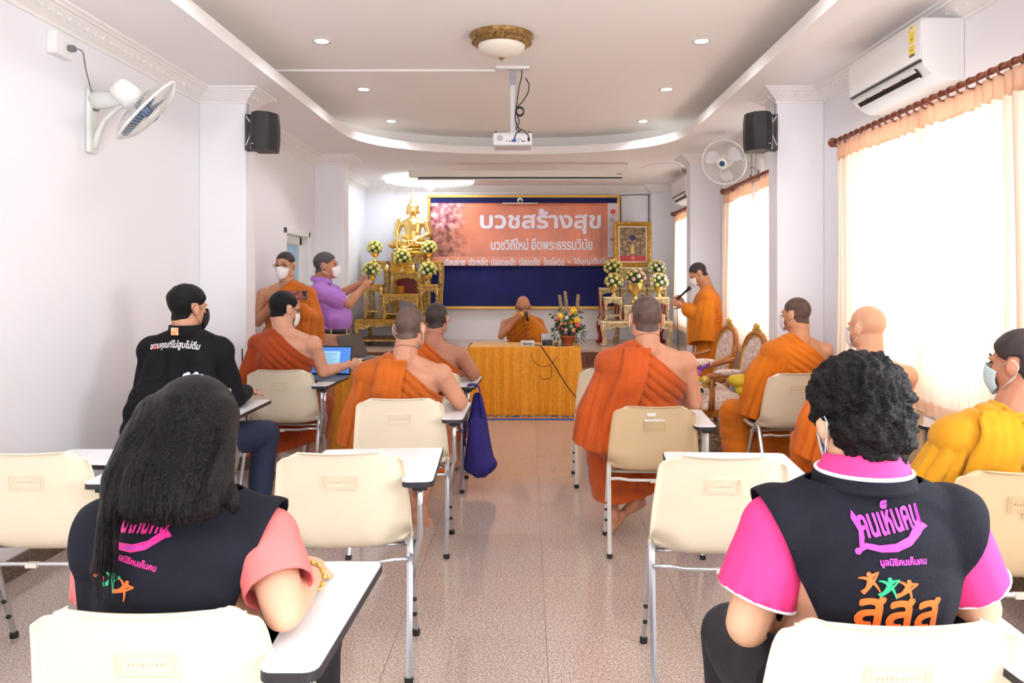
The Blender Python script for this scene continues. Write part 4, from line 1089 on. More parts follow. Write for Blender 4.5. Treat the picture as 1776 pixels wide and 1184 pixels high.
def vase(x, y, z, label, r=0.125, colors='yyyyyyyyw', vh=0.13, seed=1, bowl=0.06):
    t = empty('flower_vase', (x, y, z), 0, label, 'flower vase', 'gold vases of flowers on the altars'); rr = random.Random(seed)
    MB().lathe([(bowl*0.75, 0.0), (bowl*0.8, 0.008), (bowl*0.4, vh*0.22), (bowl*0.26, vh*0.40), (bowl*0.42, vh*0.5), (bowl*0.95, vh*0.72), (bowl*1.08, vh*0.98), (bowl*1.1, vh), (bowl*0.95, vh*0.97), (0.0001, vh*0.9)], seg=24).build('vase', M_goldp, t, smooth=True)
    c = Vector((0, 0, vh+r*0.55))
    f = MB(); leaf_blob(f, c, (r*0.8, r*0.7, r*0.7), 70, rr, 0.035, 0.012); f.ell(c, (r*0.6, r*0.5, r*0.55), 8, 6)
    fo = f.build('foliage', M_leaf, t); fo['kind'] = 'stuff'
    n = 22
    for k in range(n):
        ph = math.acos(1-1.55*(k+0.5)/n); th = k*2.39996+seed
        d = Vector((math.sin(ph)*math.cos(th), math.sin(ph)*math.sin(th), math.cos(ph)))
        if d.y > 0.75: continue
        o = bpy.data.objects.new('blossom', BL[rr.choice(colors)]); COL.objects.link(o); o.parent = t
        o.location = c+Vector((d.x*r*0.92, d.y*r*0.75, d.z*r*0.86)); o.scale = (rr.uniform(0.030, 0.040),)*3
        o.rotation_mode = 'QUATERNION'; o.rotation_quaternion = d.to_track_quat('Z', 'Y')
    return t
def vz(px, py_base, Y, z): return ax(px, Y)
vase(ax(650, 10.9), 10.89, 1.68, 'upper yellow flower vase of the left altar, by the purple-shirted man', 0.11, seed=1)
vase(ax(644, 10.5), 10.52, 1.35, 'lower yellow flower vase of the left altar, by the raised phone', 0.125, seed=2)
vase(ax(698, 10.72), 10.70, 1.53, 'central yellow flower vase of the left altar under the small statue', 0.12, seed=3)
vase(ax(744, 10.9), 10.89, 1.68, 'upper yellow flower vase of the left altar, touching the banner', 0.11, seed=4)
vase(ax(742, 10.5), 10.52, 1.35, 'lower yellow flower vase of the left altar, beside the blue board', 0.12, seed=5)
vase(ax(1063, 10.8), 10.80, 1.30+0.0, 'upper yellow flower vase of the right altar, touching the banner', 0.125, seed=6, vh=0.22)
vase(ax(1065, 10.48), 10.48, 1.175, 'lower yellow flower vase of the right altar, beside the blue board', 0.125, seed=7, vh=0.14)
vase(ax(1139, 10.8), 10.80, 1.30, 'upper cream flower vase of the right altar, nearest the curtain', 0.12, 'yywww', seed=8, vh=0.22)
vase(ax(1143, 10.48), 10.48, 1.175, 'lower cream flower vase of the right altar, nearest the curtain', 0.125, 'yyww', seed=9, vh=0.14)
vase(ax(1102, 10.45), 10.46, 1.065, 'large footed bowl of pink and cream flowers in the centre of the right altar', 0.14, 'pwyyp', seed=10, vh=0.30, bowl=0.11)

# ---- tables with gathered satin cloths
M_satin = mat('golden_satin', (244, 170, 36), 0.36, bump=0.3, bscale=60, sheen=0.2, rgb2=(236, 152, 26), vscale=30)
M_satint = mat('golden_satin_top', (236, 176, 44), 0.4, bump=0.3, bscale=55, sheen=0.2, rgb2=(226, 158, 32), vscale=22)
def cloth_table(x0, x1, y0, y1, h, label, seed, flare=0.05, npl=16):
    t = empty('draped_table', ((x0+x1)/2, (y0+y1)/2, 0), 0, label, 'table', 'tables under golden satin cloths'); w, d = (x1-x0)/2, (y1-y0)/2
    MB().box((-w, -d, h-0.012), (w, d, h)).build('top_cloth', M_satint, t, bevel=0.006)
    MB().box((-w+0.01, -d+0.01, h-0.04), (w-0.01, d-0.01, h-0.013)).build('tabletop', M_wood, t)
    for sx in (-1, 1):
        for sy in (-1, 1): MB().box((sx*(w-0.06)-0.02, sy*(d-0.06)-0.02, 0), (sx*(w-0.06)+0.02, sy*(d-0.06)+0.02, h-0.04)).build('leg', M_wood, t)
    rr = random.Random(seed); per = 2*(2*w+2*d)
    def edge(s):
        s = s % 1.0; L = s*(4*w+4*d)
        if L < 2*w: return Vector((-w+L, -d, 0)), Vector((0, -1, 0))
        L -= 2*w
        if L < 2*d: return Vector((w, -d+L, 0)), Vector((1, 0, 0))
        L -= 2*d
        if L < 2*w: return Vector((w-L, d, 0)), Vector((0, 1, 0))
        L -= 2*w
        return Vector((-w, d-L, 0)), Vector((-1, 0, 0))
    n = int((4*w+4*d)/0.012)
    ph = [rr.uniform(0.7, 1.3) for _ in range(200)]
    np_ = int((4*w+4*d)/(2*w)*npl)
    def fn(u, v):
        p, nn = edge(u); k = u*np_; i = int(k); f = k-i; a = ph[i % 200]
        saw = (f**1.6 if f < 0.86 else (1-f)/0.14*0.78)          # knife pleats, deeper towards the floor
        amp = (0.030+0.040*v)*a
        z = h-0.004-(h-0.006)*v
        off = 0.004+amp*saw+flare*v*v+0.006*v*math.sin(u*37+seed)
        tan = Vector((-nn.y, nn.x, 0))
        return p+nn*off+tan*0.012*v*math.sin(i*1.7+v*3)+Vector((0, 0, z))
    MB().grid(fn, n, 22, closed_u=True).build('skirt', M_satin, t, smooth=True)
    t.location.z = 0.009
    return t
cloth_table(ax(814, 7.85), ax(1003, 7.85), 7.86, 8.42, 0.707, 'golden satin draped table in front of the speaking monk', 3, 0.05, 12)
cloth_table(-1.60, -0.74, 6.24, 6.80, 0.716, 'golden satin draped table holding laptops before the Buddha altar', 8, 0.035, 11)
# ---- things on the centre table
t = empty('sound_mixer', (ax(915, 7.95), 7.97, 0.715), 0, 'small white audio box with knobs on the golden table', 'mixer')
MB().box((-0.075, -0.05, 0.0), (0.075, 0.05, 0.055)).build('case', mat('mixer_white', (222, 222, 220), 0.4), t, bevel=0.006)
for k in range(4): MB().lathe([(0.010, 0), (0.009, 0.012), (0.0001, 0.012)], (-0.04+k*0.025, -0.05, 0.026), 12, rotm('X', 90)).build('knob', M_dark, t)
cord([(ax(928, 7.9), 7.93, 0.73), (ax(938, 7.8), 7.80, 0.73), (ax(944, 7.76), 7.76, 0.68), (ax(962, 7.72), 7.73, 0.53), (ax(980, 7.70), 7.69, 0.36), (ax(1003, 7.66), 7.64, 0.19), (ax(1030, 7.62), 7.60, 0.03), (ax(1060, 7.7), 7.7, 0.012)], 0.006, 'microphone_cable', 'black cable slanting down the front of the golden draped table', M_cable_k)
cord([(ax(921, 7.78), 7.785, 0.66), (ax(925, 7.77), 7.77, 0.58), (ax(938, 7.76), 7.76, 0.52), (ax(955, 7.75), 7.75, 0.54), (ax(966, 7.76), 7.76, 0.62)], 0.003, 'thin_cable', 'thin looped cable hanging on the golden table skirt', M_cable_k)
cord([(ax(937, 7.75), 7.75, 0.44), (ax(938, 7.74), 7.74, 0.40), (ax(955, 7.74), 7.74, 0.41), (ax(956, 7.72), 7.72, 0.53)], 0.003, 'thin_cable', 'lower thin looped cable pinned to the golden table skirt', M_cable_k)
t = empty('black_receiver', (ax(949, 8.05), 8.05, 0.715), 0, 'low black receiver box behind the flower arrangement', 'receiver')
MB().box((-0.055, -0.06, 0), (0.055, 0.06, 0.055)).build('case', M_dark, t, bevel=0.004)
MB().box((-0.06, 0.06, 0.0), (0.06, 0.10, 0.12)).build('clear_stand', mat('clear_plastic', (214, 218, 222), 0.2), t, bevel=0.003)
for k, px in enumerate((965, 976)):
    tag(MB().box((ax(px, 7.93)-0.02, 7.90, 0.715), (ax(px, 7.93)+0.02, 7.94, 0.755)).build('battery_case', mat('box_dark_grey', (60, 60, 66), 0.4), bevel=0.004), ['small grey case beside the audio box on the golden table', 'small grey case against the terracotta flower pot'][k], 'case', 'small cases on the golden table')
fa = empty('flower_arrangement', (ax(985, 7.98), 8.00, 0.715), 0, 'big mixed flower arrangement in a terracotta pot on the golden table', 'flower arrangement')
MB().lathe([(0.055, 0), (0.06, 0.005), (0.078, 0.09), (0.085, 0.092), (0.085, 0.11), (0.07, 0.11), (0.0001, 0.10)], seg=24).build('pot', mat('terracotta', (176, 92, 58), 0.6), fa, smooth=True)
rr = random.Random(5); f = MB(); leaf_blob(f, (0, 0, 0.22), (0.11, 0.10, 0.10), 160, rr, 0.06, 0.016)
leaf_blob(f, (0.11, 0, 0.13), (0.06, 0.06, 0.09), 120, rr, 0.06, 0.006); leaf_blob(f, (-0.11, 0, 0.14), (0.05, 0.05, 0.06), 60, rr, 0.05, 0.010)
leaf_blob(f, (-0.12, 0, 0.34), (0.05, 0.04, 0.03), 22, rr, 0.05, 0.012); leaf_blob(f, (0.10, 0, 0.33), (0.05, 0.04, 0.03), 16, rr, 0.04, 0.010)
f.ell((0, 0, 0.2), (0.09, 0.08, 0.09), 8, 6); fo = f.build('foliage', mat('fresh_green', (84, 128, 58), 0.5, rgb2=(48, 88, 40), vscale=30), fa); fo['kind'] = 'stuff'
fm = {k: blossom_mesh(1.0, mat('bloom_'+k, c, 0.6), i+20) for i, (k, c) in enumerate((('yellow', (250, 206, 50)), ('pink', (236, 96, 116)), ('peach', (240, 170, 146)), ('white', (240, 236, 226)), ('mauve', (200, 110, 170)), ('orange', (244, 150, 60))))}
for (u, w, k, r) in ((-0.085, 0.315, 'yellow', .045), (0.05, 0.375, 'yellow', .052), (0.085, 0.27, 'yellow', .05), (0.10, 0.225, 'pink', .036), (-0.11, 0.28, 'pink', .03), (-0.02, 0.30, 'white', .026), (-0.07, 0.23, 'peach', .030), (-0.03, 0.235, 'peach', .026),
                     (0.055, 0.17, 'peach', .032), (-0.02, 0.175, 'white', .026), (-0.03, 0.145, 'mauve', .030), (0.03, 0.25, 'orange', .026), (-0.055, 0.185, 'pink', .024), (0.03, 0.21, 'white', .022), (-0.10, 0.20, 'mauve', .022), (0.01, 0.335, 'peach', .024)):
    o = bpy.data.objects.new('bloom', fm[k]); COL.objects.link(o); o.parent = fa; o.location = (u, -0.10+abs(u)*0.3, w); o.scale = (r,)*3; o.rotation_euler = (1.2, 0, rr.uniform(0, 6))
for k, (u, du, h0, h1) in enumerate(((-0.055, -0.035, 0.36, 0.54), (0.0, -0.03, 0.36, 0.58), (0.09, 0.02, 0.36, 0.545))):
    s = MB(); s.tube([(u, 0, 0.30), (u+du, 0, h1)], 0.004, 5)
    for i in range(60):
        v = i/60; a = i*2.4; r_ = 0.018*(1-0.35*v)
        s.ell((u+du*(0.3+0.7*v)+r_*math.cos(a), r_*math.sin(a), h0+(h1-h0)*v), (0.007, 0.007, 0.008), 5, 4)
    s.build('flower_spike', mat('spike_cream_brown', (206, 182, 140), 0.6, rgb2=(140, 104, 70), vscale=60), fa)
# ---- things on the left table
t = empty('laptop', (ax(634, 6.55)-0.0, 6.58, 0.725), math.radians(62), 'dark open laptop seen edge-on at the end of the left draped table', 'laptop')
MB().box((-0.16, -0.11, 0), (0.16, 0.11, 0.016)).build('keyboard_base', mat('laptop_brown', (70, 56, 52), 0.4), t, bevel=0.004)
MB().obox((0, 0.155, 0.105), (0.32, 0.008, 0.22), rotm('X', -24)).build('lid', mat('laptop_brown', (70, 56, 52), 0.4), t, bevel=0.002)
k = MB()
for i in range(3): k.tube([(0.045*math.cos(a), 0.03*math.sin(a), 0.004+0.006*i) for a in [2*PI*j/18 for j in range(18)]], 0.004, 6, closed=True)
wc = k.build('white_cable', mat('cable_white', (232, 232, 236), 0.4), smooth=True); wc.location = (ax(620, 6.4), 6.42, 0.725); tag(wc, 'coiled white charging cable on the left draped table', 'cable')
tag(MB().box((ax(603, 6.5), 6.42, 0.725), (ax(616, 6.5), 6.52, 0.737)).build('notebook', mat('notebook_blue', (60, 66, 110), 0.5), bevel=0.003), 'small dark blue notebook on the left draped table', 'notebook')
# ---- rugs
def rug_mat(name, c0, c1, c2, sc):
    m = bpy.data.materials.new(name); m.use_nodes = True; nt = m.node_tree; N = nt.nodes; L = nt.links; b = N['Principled BSDF']; b.inputs['Roughness'].default_value = 0.95
    tc = N.new('ShaderNodeTexCoord'); v = N.new('ShaderNodeTexVoronoi'); v.inputs['Scale'].default_value = sc; L.new(tc.outputs['Object'], v.inputs[0])
    r = N.new('ShaderNodeValToRGB'); r.color_ramp.interpolation = 'CONSTANT'; e = r.color_ramp.elements; e[0].color = lin(c0); e[1].position = 0.5; e[1].color = lin(c2); k = e.new(0.3); k.color = lin(c1); L.new(v.outputs['Distance'], r.inputs[0]); L.new(r.outputs[0], b.inputs['Base Color'])
    return m
M_rb = mat('rug_border_blue', (48, 84, 160), 0.95)
def rug(x0, x1, y0, y1, label, c):
    t = empty('rug', ((x0+x1)/2, (y0+y1)/2, 0.0005), 0, label, 'rug', 'blue bordered rugs'); w, d = (x1-x0)/2, (y1-y0)/2
    MB().box((-w, -d, 0), (w, d, 0.006)).build('border', M_rb, t)
    MB().box((-w+0.10, -d+0.10, 0.006), (w-0.10, d-0.10, 0.0075)).build('field', rug_mat('rug_field_%d' % int(w*100), *c), t)
    MB().box((-w+0.06, -d+0.055, 0.0055), (w-0.06, d-0.06, 0.0068)).build('band', mat('rug_band', (200, 150, 80), 0.95), t)
rug(-0.85, 1.10, 7.58, 9.4, 'blue bordered rug under the golden draped table', ((150, 40, 44), (206, 170, 110), (60, 70, 120), 26))
rug(1.12, 2.15, 5.85, 7.55, 'blue patterned rug under the gold armchairs', ((44, 74, 140), (196, 168, 120), (120, 80, 60), 20))
# ================================================================ lecture chairs with writing tablets
M_shell = mat('cream_plastic_shell', (230, 219, 194), 0.38, sub=0.0, rgb2=(224, 212, 186), vscale=3)
M_shell2 = mat('tan_plastic_shell', (212, 186, 146), 0.4, rgb2=(204, 178, 138), vscale=3)
M_tubec = mat('chromed_tube', (196, 198, 202), 0.24, 0.9)
M_tubew = mat('grey_painted_tube', (206, 204, 198), 0.4)
M_lam = mat('white_laminate', (236, 238, 240), 0.25)
M_edge = mat('black_edge_band', (34, 34, 38), 0.45)
M_rub = mat('black_rubber', (20, 20, 20), 0.6)

def make_shell(m, parent):
    # centre-line of the shell, seat lip to back top (y forward, z up), with half widths
    C = [(0.47, 0.405, .185), (0.455, 0.432, .19), (0.40, 0.440, .20), (0.30, 0.432, .212), (0.20, 0.424, .222), (0.135, 0.428, .23), (0.095, 0.452, .234),
         (0.075, 0.50, .234), (0.062, 0.57, .230), (0.046, 0.65, .222), (0.028, 0.73, .213), (0.014, 0.778, .206), (0.008, 0.804, .198)]
    C = [Vector(c) for c in C]; N_ = len(C)
    def prof(v):
        f = v*(N_-1); i = min(int(f), N_-2); t = f-i
        a, b, c, d = C[max(i-1, 0)], C[i], C[i+1], C[min(i+2, N_-1)]
        return 0.5*((2*b)+(c-a)*t+(2*a-5*b+4*c-d)*t*t+(3*b-a-3*c+d)*t**3)
    NU, NV = 17, 34
    P = [[None]*NU for _ in range(NV)]
    for j in range(NV):
        v = j/(NV-1); p = prof(v)
        top = max(0, (v-0.93)/0.07); bot = max(0, (0.05-v)/0.05)
        w = p.z*(1-0.10*top**2.2)*(1-0.15*bot**2)
        for i in range(NU):
            u = -1+2*i/(NU-1); x = w*math.copysign(abs(u)**0.95, u)
            back = min(1, max(0, (v-0.45)/0.2)); seat = 1-back
            y = p.x+back*(0.040*abs(u)**2.6)*(1-0.3*top)+(1-abs(2*v-1)) * 0
            z = p.y+seat*0.022*abs(u)**3
            if 0.38 < v < 0.62:      # side wings sweep from seat into back
                k = 1-abs(v-0.5)/0.12; k = max(0, k)
                y += 0.055*k*max(0, abs(u)-0.55)/0.45; z += 0.012*k*max(0, abs(u)-0.55)/0.45
            if top > 0: z += 0.006*top*u*u-0.024*top*abs(u)**9
            P[j][i] = Vector((x, y, z))
    def nrm(j, i):
        a = P[min(j+1, NV-1)][i]-P[max(j-1, 0)][i]; b = P[j][min(i+1, NU-1)]-P[j][max(i-1, 0)]
        return b.cross(a).normalized()        # towards the sitter
    rows = []
    for j in range(NV):
        r = [P[j][i] for i in range(NU)]
        nl, nr = nrm(j, 0), nrm(j, NU-1)
        fl = 0.020
        L1 = P[j][0]+Vector((-0.006, 0, 0))+nl*0.004; L2 = P[j][0]+Vector((-0.009, 0, 0))+nl*fl
        R1 = P[j][-1]+Vector((0.006, 0, 0))+nr*0.004; R2 = P[j][-1]+Vector((0.009, 0, 0))+nr*fl
        rows.append([L2, L1]+r+[R1, R2])
    def extra(row, j, dirv):
        out1, out2 = [], []
        for i, p in enumerate(row):
            ii = min(max(i-2, 0), NU-1); n = nrm(j, ii); edge = 1 if 2 <= i <= NU+1 else 0
            base = P[j][ii] if edge else p
            out1.append(p+dirv*0.006+n*0.004*edge); out2.append(p+dirv*0.009+n*0.020*edge)
        return out1, out2
    t1, t2 = extra(rows[-1], NV-1, Vector((0, 0, 1)))
    b1, b2 = extra(rows[0], 0, Vector((0, 0.6, -0.6)))
    rows = [b2, b1]+rows+[t1, t2]
    nu = len(rows[0]); mb = MB()
    mb.add([p for r in rows for p in r], [(j*nu+i, j*nu+i+1, (j+1)*nu+i+1, (j+1)*nu+i) for j in range(len(rows)-1) for i in range(nu-1)])
    o = mb.build('seat_shell', m, parent, smooth=True)
    k = o.modifiers.new('u', 'SUBSURF'); k.levels = 1; k.render_levels = 1
    k = o.modifiers.new('s', 'SOLIDIFY'); k.thickness = 0.004; k.offset = 0
    return o
def make_chair(ms, mt):
    t = empty('lecture_chair', (0, 0, 0))
    make_shell(ms, t)
    # moulded maker's frame on the back, without readable words
    y = 0.030; z = 0.70; e = MB()
    def by(zz): return 0.046+(0.65-zz)*0.21-0.006
    for (w, h) in ((0.060, 0.026), (0.050, 0.017)):
        for zz in (-h, h): e.obox((0, by(z+zz), z+zz), (2*w, 0.003, 0.0016), Matrix.Identity(3))
        for xx in (-w, w): e.obox((xx, by(z), z), (0.0016, 0.003, 2*h), rotm('X', 12))
    for k in range(9): e.obox((-0.036+k*0.009, by(z), z), (0.004, 0.003, 0.008), rotm('X', 12))
    eo = e.build('embossed_mark', ms, t); eo['kind'] = 'stuff'
    for s in (-1, 1):
        x = s*0.245
        MB().tube([(x+s*0.004, -0.035, 0.012), (x, 0.06, 0.26), (x-s*0.003, 0.108, 0.40), (x-s*0.004, 0.125, 0.445), (x-s*0.004, 0.150, 0.462), (x-s*0.004, 0.180, 0.455)], [0.0125]*6, 6).build('leg', mt, t, smooth=False, auto=True)
        MB().tube([(x+s*0.004, 0.335, 0.012), (x, 0.25, 0.26), (x-s*0.004, 0.195, 0.43), (x-s*0.004, 0.175, 0.455)], [0.0105]*4, 6).build('leg', mt, t, smooth=False, auto=True)
        for yy in (-0.035, 0.335): MB().tube([(x+s*0.004, yy, 0.0), (x+s*0.004, yy+(0.004 if yy < 0 else -0.004), 0.022)], 0.0155, 8).build('rubber_foot', M_rub, t)
        for q in (0.10, 0.17): MB().ell((x+s*0.002, 0.335-q*0.33-0.004, q), (0.010, 0.013, 0.010), 8, 6).build('leg_plug', M_rub, t)
        MB().tube([(x, 0.195, 0.425), (s*0.20, 0.26, 0.415), (s*0.16, 0.30, 0.412)], 0.009, 8).build('seat_strut', mt, t, smooth=True)
    MB().tube([(-0.24, 0.072, 0.40), (-0.19, 0.070, 0.402), (-0.13, 0.066, 0.394), (0.13, 0.066, 0.394), (0.19, 0.070, 0.402), (0.24, 0.072, 0.40)], 0.0085, 8).build('rear_stretcher', mt, t, smooth=True)
    MB().tube([(-0.24, 0.24, 0.40), (-0.13, 0.25, 0.395), (0.13, 0.25, 0.395), (0.24, 0.24, 0.40)], 0.0085, 8).build('front_stretcher', mt, t, smooth=True)
    MB().box((-0.02, 0.055, 0.383), (0.02, 0.077, 0.400)).build('stretcher_sleeve', mat('clear_sleeve', (214, 206, 192), 0.3), t)
    # writing tablet and its posts on the right-hand side
    x = 0.285
    MB().tube([(0.247, 0.125, 0.30), (0.262, 0.09, 0.40), (x, 0.045, 0.50), (x, 0.035, 0.60), (x, 0.035, 0.682)], 0.0115, 8).build('tablet_post', mt, t, smooth=True)
    MB().tube([(0.247, 0.205, 0.34), (0.262, 0.20, 0.42), (x-0.005, 0.16, 0.46), (x-0.005, 0.12, 0.52), (x-0.005, 0.115, 0.682)], 0.0115, 8).build('tablet_post', mt, t, smooth=True)
    MB().box((x-0.028, 0.01, 0.668), (x+0.026, 0.30, 0.684)).build('tablet_bracket', M_rub, t, bevel=0.004)
    def rounded(poly, r=0.03, n=5):
        out = []
        for i, p in enumerate(poly):
            a = Vector(poly[i-1]); b = Vector(p); c = Vector(poly[(i+1) % len(poly)]); u = (a-b).normalized(); w = (c-b).normalized(); rr = min(r, (a-b).length*0.45, (c-b).length*0.45)
            for k in range(n+1):
                q = k/n; p0 = b+u*rr; p2 = b+w*rr; out.append(tuple((p0*(1-q)**2+b*2*q*(1-q)+p2*q*q)))
        return out
    poly = rounded([(0.222, -0.005), (0.333, -0.005), (0.352, 0.545), (-0.15, 0.545), (-0.16, 0.30), (0.205, 0.265)])
    MB().prism(poly, 0.684, 0.702).build('tablet_edge', M_edge, t)
    inner = [((p[0]-0.1)*0.988+0.1, (p[1]-0.27)*0.985+0.27) for p in poly]
    MB().prism(inner, 0.7015, 0.7035).build('tablet_top', M_lam, t)
    return t
CH = {'cream': make_chair(M_shell, M_tubec), 'tan': make_chair(M_shell2, M_tubew), 'white': make_chair(M_shell, M_tubew)}
used_ch = set()
def chair(kind, x, y, rz, label, group='lecture chairs with writing tablets', s=1.0):
    o = CH[kind] if kind not in used_ch else copy_tree(CH[kind])
    used_ch.add(kind); o.location = (x, y, 0); o.rotation_euler = (0, 0, math.radians(rz)); o.scale = (s, s, s)
    return tag(o, label, 'chair', group)
CHAIRS = dict(
    woman=('cream', -0.722, 1.385, 0, 'cream lecture chair the long-haired woman sits on'),
    curly=('cream', 0.675, 1.335, 0, 'cream lecture chair the curly-haired person sits on'),
    emptyA=('cream', -1.80, 2.655, 0, 'empty cream lecture chair cut off behind the long-haired woman'),
    emptyB=('cream', -0.672, 2.66, 4.5, 'empty cream lecture chair between the woman and the monk in the aisle seat'),
    emptyC=('cream', 0.685, 2.60, -3, 'empty cream lecture chair beside the curly-haired person'),
    young=('tan', 1.61, 2.39, -2, 'tan lecture chair under the young monk in yellow-ochre robe'),
    aisleL=('cream', -0.668, 3.86, 1.5, 'cream lecture chair of the monk left of the aisle, scribbled back'),
    aisleR=('tan', 0.655, 3.86, -2, 'tan lecture chair with torn white tape on its back', 0.95),
    bald=('tan', 1.73, 3.69, -4, 'tan lecture chair hidden mostly behind the curly-haired head'),
    jacket=('cream', -1.87, 3.95, 2, 'lecture chair under the man in the black jacket'),
    laptop=('cream', -1.69, 5.07, 0, 'cream lecture chair of the monk working on a laptop'),
    behind=('cream', -0.69, 5.03, 0, 'cream lecture chair with a blue cloth bag hung from its tablet'),
    robeR=('cream', 1.79, 4.90, 12, 'cream lecture chair of the monk beside the gold armchairs'),
    emptyD=('white', 0.58, 5.16, 0, 'empty cream lecture chair half hidden in front of the taped chair'),
)
CO = {k: chair(*v[:5], **({'s': v[5]} if len(v) > 5 else {})) for k, v in CHAIRS.items()}
# torn tape on the tan chair's back
M_tape = mat('torn_tape', (226, 222, 214), 0.6)
def backy(z): return 0.046+(0.65-z)*0.21-0.009
def tape(ch, x0, x1, z0, z1):
    n = 8; rr = random.Random(int(x0*1e4)); top = [(x0+(x1-x0)*i/n, z1+rr.uniform(-.003, .003)) for i in range(n+1)]; bot = [(x0+(x1-x0)*i/n, z0+rr.uniform(-.002, .002)) for i in range(n, -1, -1)]
    pts = top+bot; m = MB(); m.add([(p[0], backy(p[1])-0.002, p[1]) for p in pts], [tuple(range(len(pts)))]); m.build('torn_tape', M_tape, ch)
tape(CO['aisleR'], -0.045, 0.005, 0.757, 0.775); tape(CO['aisleR'], -0.055, 0.055, 0.728, 0.740)
tape(CO['young'], 0.02, 0.11, 0.765, 0.778); tape(CO['young'], -0.01, 0.005, 0.655, 0.672)

# ================================================================ gold armchairs
M_ag = mat('amber_gilt_wood', (196, 130, 60), 0.35, 0.25, rgb2=(160, 92, 42), vscale=12)
M_agl = mat('armchair_gold_leaf', (222, 184, 92), 0.3, 0.6, bump=0.4, bscale=80)
M_broc = mat('rose_brocade', (232, 216, 204), 0.7, rgb2=(196, 158, 146), vscale=34, bump=0.2, bscale=120)
def armchair(x, y, rz, label):
    t = empty('gilded_armchair', (x, y, 0.009), math.radians(rz), label, 'armchair', 'gilded armchairs by the window')
    # local: seat faces -Y (front), back at +Y
    MB().box((-0.29, -0.27, 0.30), (0.29, 0.25, 0.37)).build('seat_rail', M_ag, t, bevel=0.012)
    MB().grid(lambda u, v: ((u-0.5)*0.56, (v-0.5)*0.50-0.01, 0.37+0.085*(1-abs(2*u-1)**4)**.5*(1-abs(2*v-1)**4)**.5), 20, 20).build('seat_cushion', M_broc, t, smooth=True)
    for sx in (-1, 1):
        MB().tube([(sx*0.255, -0.235, 0.31), (sx*0.275, -0.26, 0.22), (sx*0.25, -0.235, 0.10), (sx*0.265, -0.26, 0.02), (sx*0.27, -0.275, 0.008)], [0.032, 0.034, 0.020, 0.018, 0.024], 10).build('leg', M_ag, t, smooth=True)
        MB().tube([(sx*0.22, 0.23, 0.31), (sx*0.225, 0.26, 0.15), (sx*0.235, 0.31, 0.008)], [0.026, 0.020, 0.018], 8).build('leg', M_ag, t, smooth=True)
        MB().tube([(sx*0.285, -0.20, 0.36), (sx*0.290, -0.19, 0.50), (sx*0.30, -0.21, 0.62)], [0.030, 0.022, 0.024], 8).build('arm_post', M_ag, t, smooth=True)
        a = MB(); a.tube([(sx*0.30, -0.26, 0.60), (sx*0.30, -0.235, 0.635), (sx*0.305, -0.12, 0.640), (sx*0.30, 0.05, 0.645), (sx*0.27, 0.20, 0.69), (sx*0.235, 0.25, 0.71)], [0.018, 0.026, 0.022, 0.022, 0.022, 0.018], 8)
        a.build('armrest', M_ag, t, smooth=True)
        MB().lathe([(0.0001, -0.03), (0.032, -0.028), (0.036, 0.0), (0.032, 0.028), (0.0001, 0.03)], (sx*0.30, -0.255, 0.607), 16, rotm('Y', 90)).build('arm_scroll', M_agl, t, smooth=True)
        MB().ell((sx*0.303, -0.06, 0.665), (0.042, 0.135, 0.028), 14, 10).build('arm_pad', M_broc, t, smooth=True)
    # tall oval back leaning away
    def bp(px, pz): return (px, 0.24+0.19*(pz-0.40), pz)
    n = 36; ring = []
    for i in range(n):
        a = 2*PI*i/n; cx = 0.205*math.copysign(abs(math.cos(a))**0.8, math.cos(a)); cz = 0.70+0.255*math.copysign(abs(math.sin(a))**0.85, math.sin(a))
        ring.append(bp(cx*(0.92+0.08*math.sin(a)), cz))
    MB().tube(ring, 0.026, 10, closed=True).build('back_frame', M_ag, t, smooth=True)
    MB().tube([(p[0]*0.88, p[1]-0.014, 0.70+(p[2]-0.70)*0.9) for p in ring], 0.008, 6, closed=True).build('gold_bead', M_agl, t, smooth=True)
    MB().ell(bp(0, 0.70), (0.185, 0.03, 0.235), 24, 14, rotm('X', -10.7)).build('back_cushion', M_broc, t, smooth=True)
    c = MB()
    for k in range(9):
        a = math.radians(-70+k*17.5); L = 0.055 if k % 2 else 0.08
        c.ell((0.045*math.sin(a), 0.24+0.19*(0.97-0.40)-0.01, 0.955+0.055*math.cos(a)), (0.014, 0.012, L*0.5), 8, 6, rotm('Y', math.degrees(a)))
    c.ell((0, 0.335, 1.005), (0.020, 0.014, 0.045), 8, 6)
    for s in (-1, 1): c.ell((s*0.08, 0.345, 0.95), (0.035, 0.012, 0.016), 8, 6, rotm('Y', s*30)); c.ell((s*0.125, 0.34, 0.915), (0.030, 0.012, 0.014), 8, 6, rotm('Y', s*45))
    co = c.build('crest_carving', M_agl, t, smooth=True); co['kind'] = 'stuff'
    for sx in (-1, 1): MB().tube([(sx*0.15, 0.235, 0.33), bp(sx*0.16, 0.50)], 0.020, 8).build('back_post', M_ag, t, smooth=True)
    return t
ac1 = armchair(1.62, 6.35, -80, 'gilded armchair nearer the seated monks, yellow cloth beside it')
ac2 = armchair(1.60, 7.15, -80, 'gilded armchair farther away, next to the standing monk with microphone')
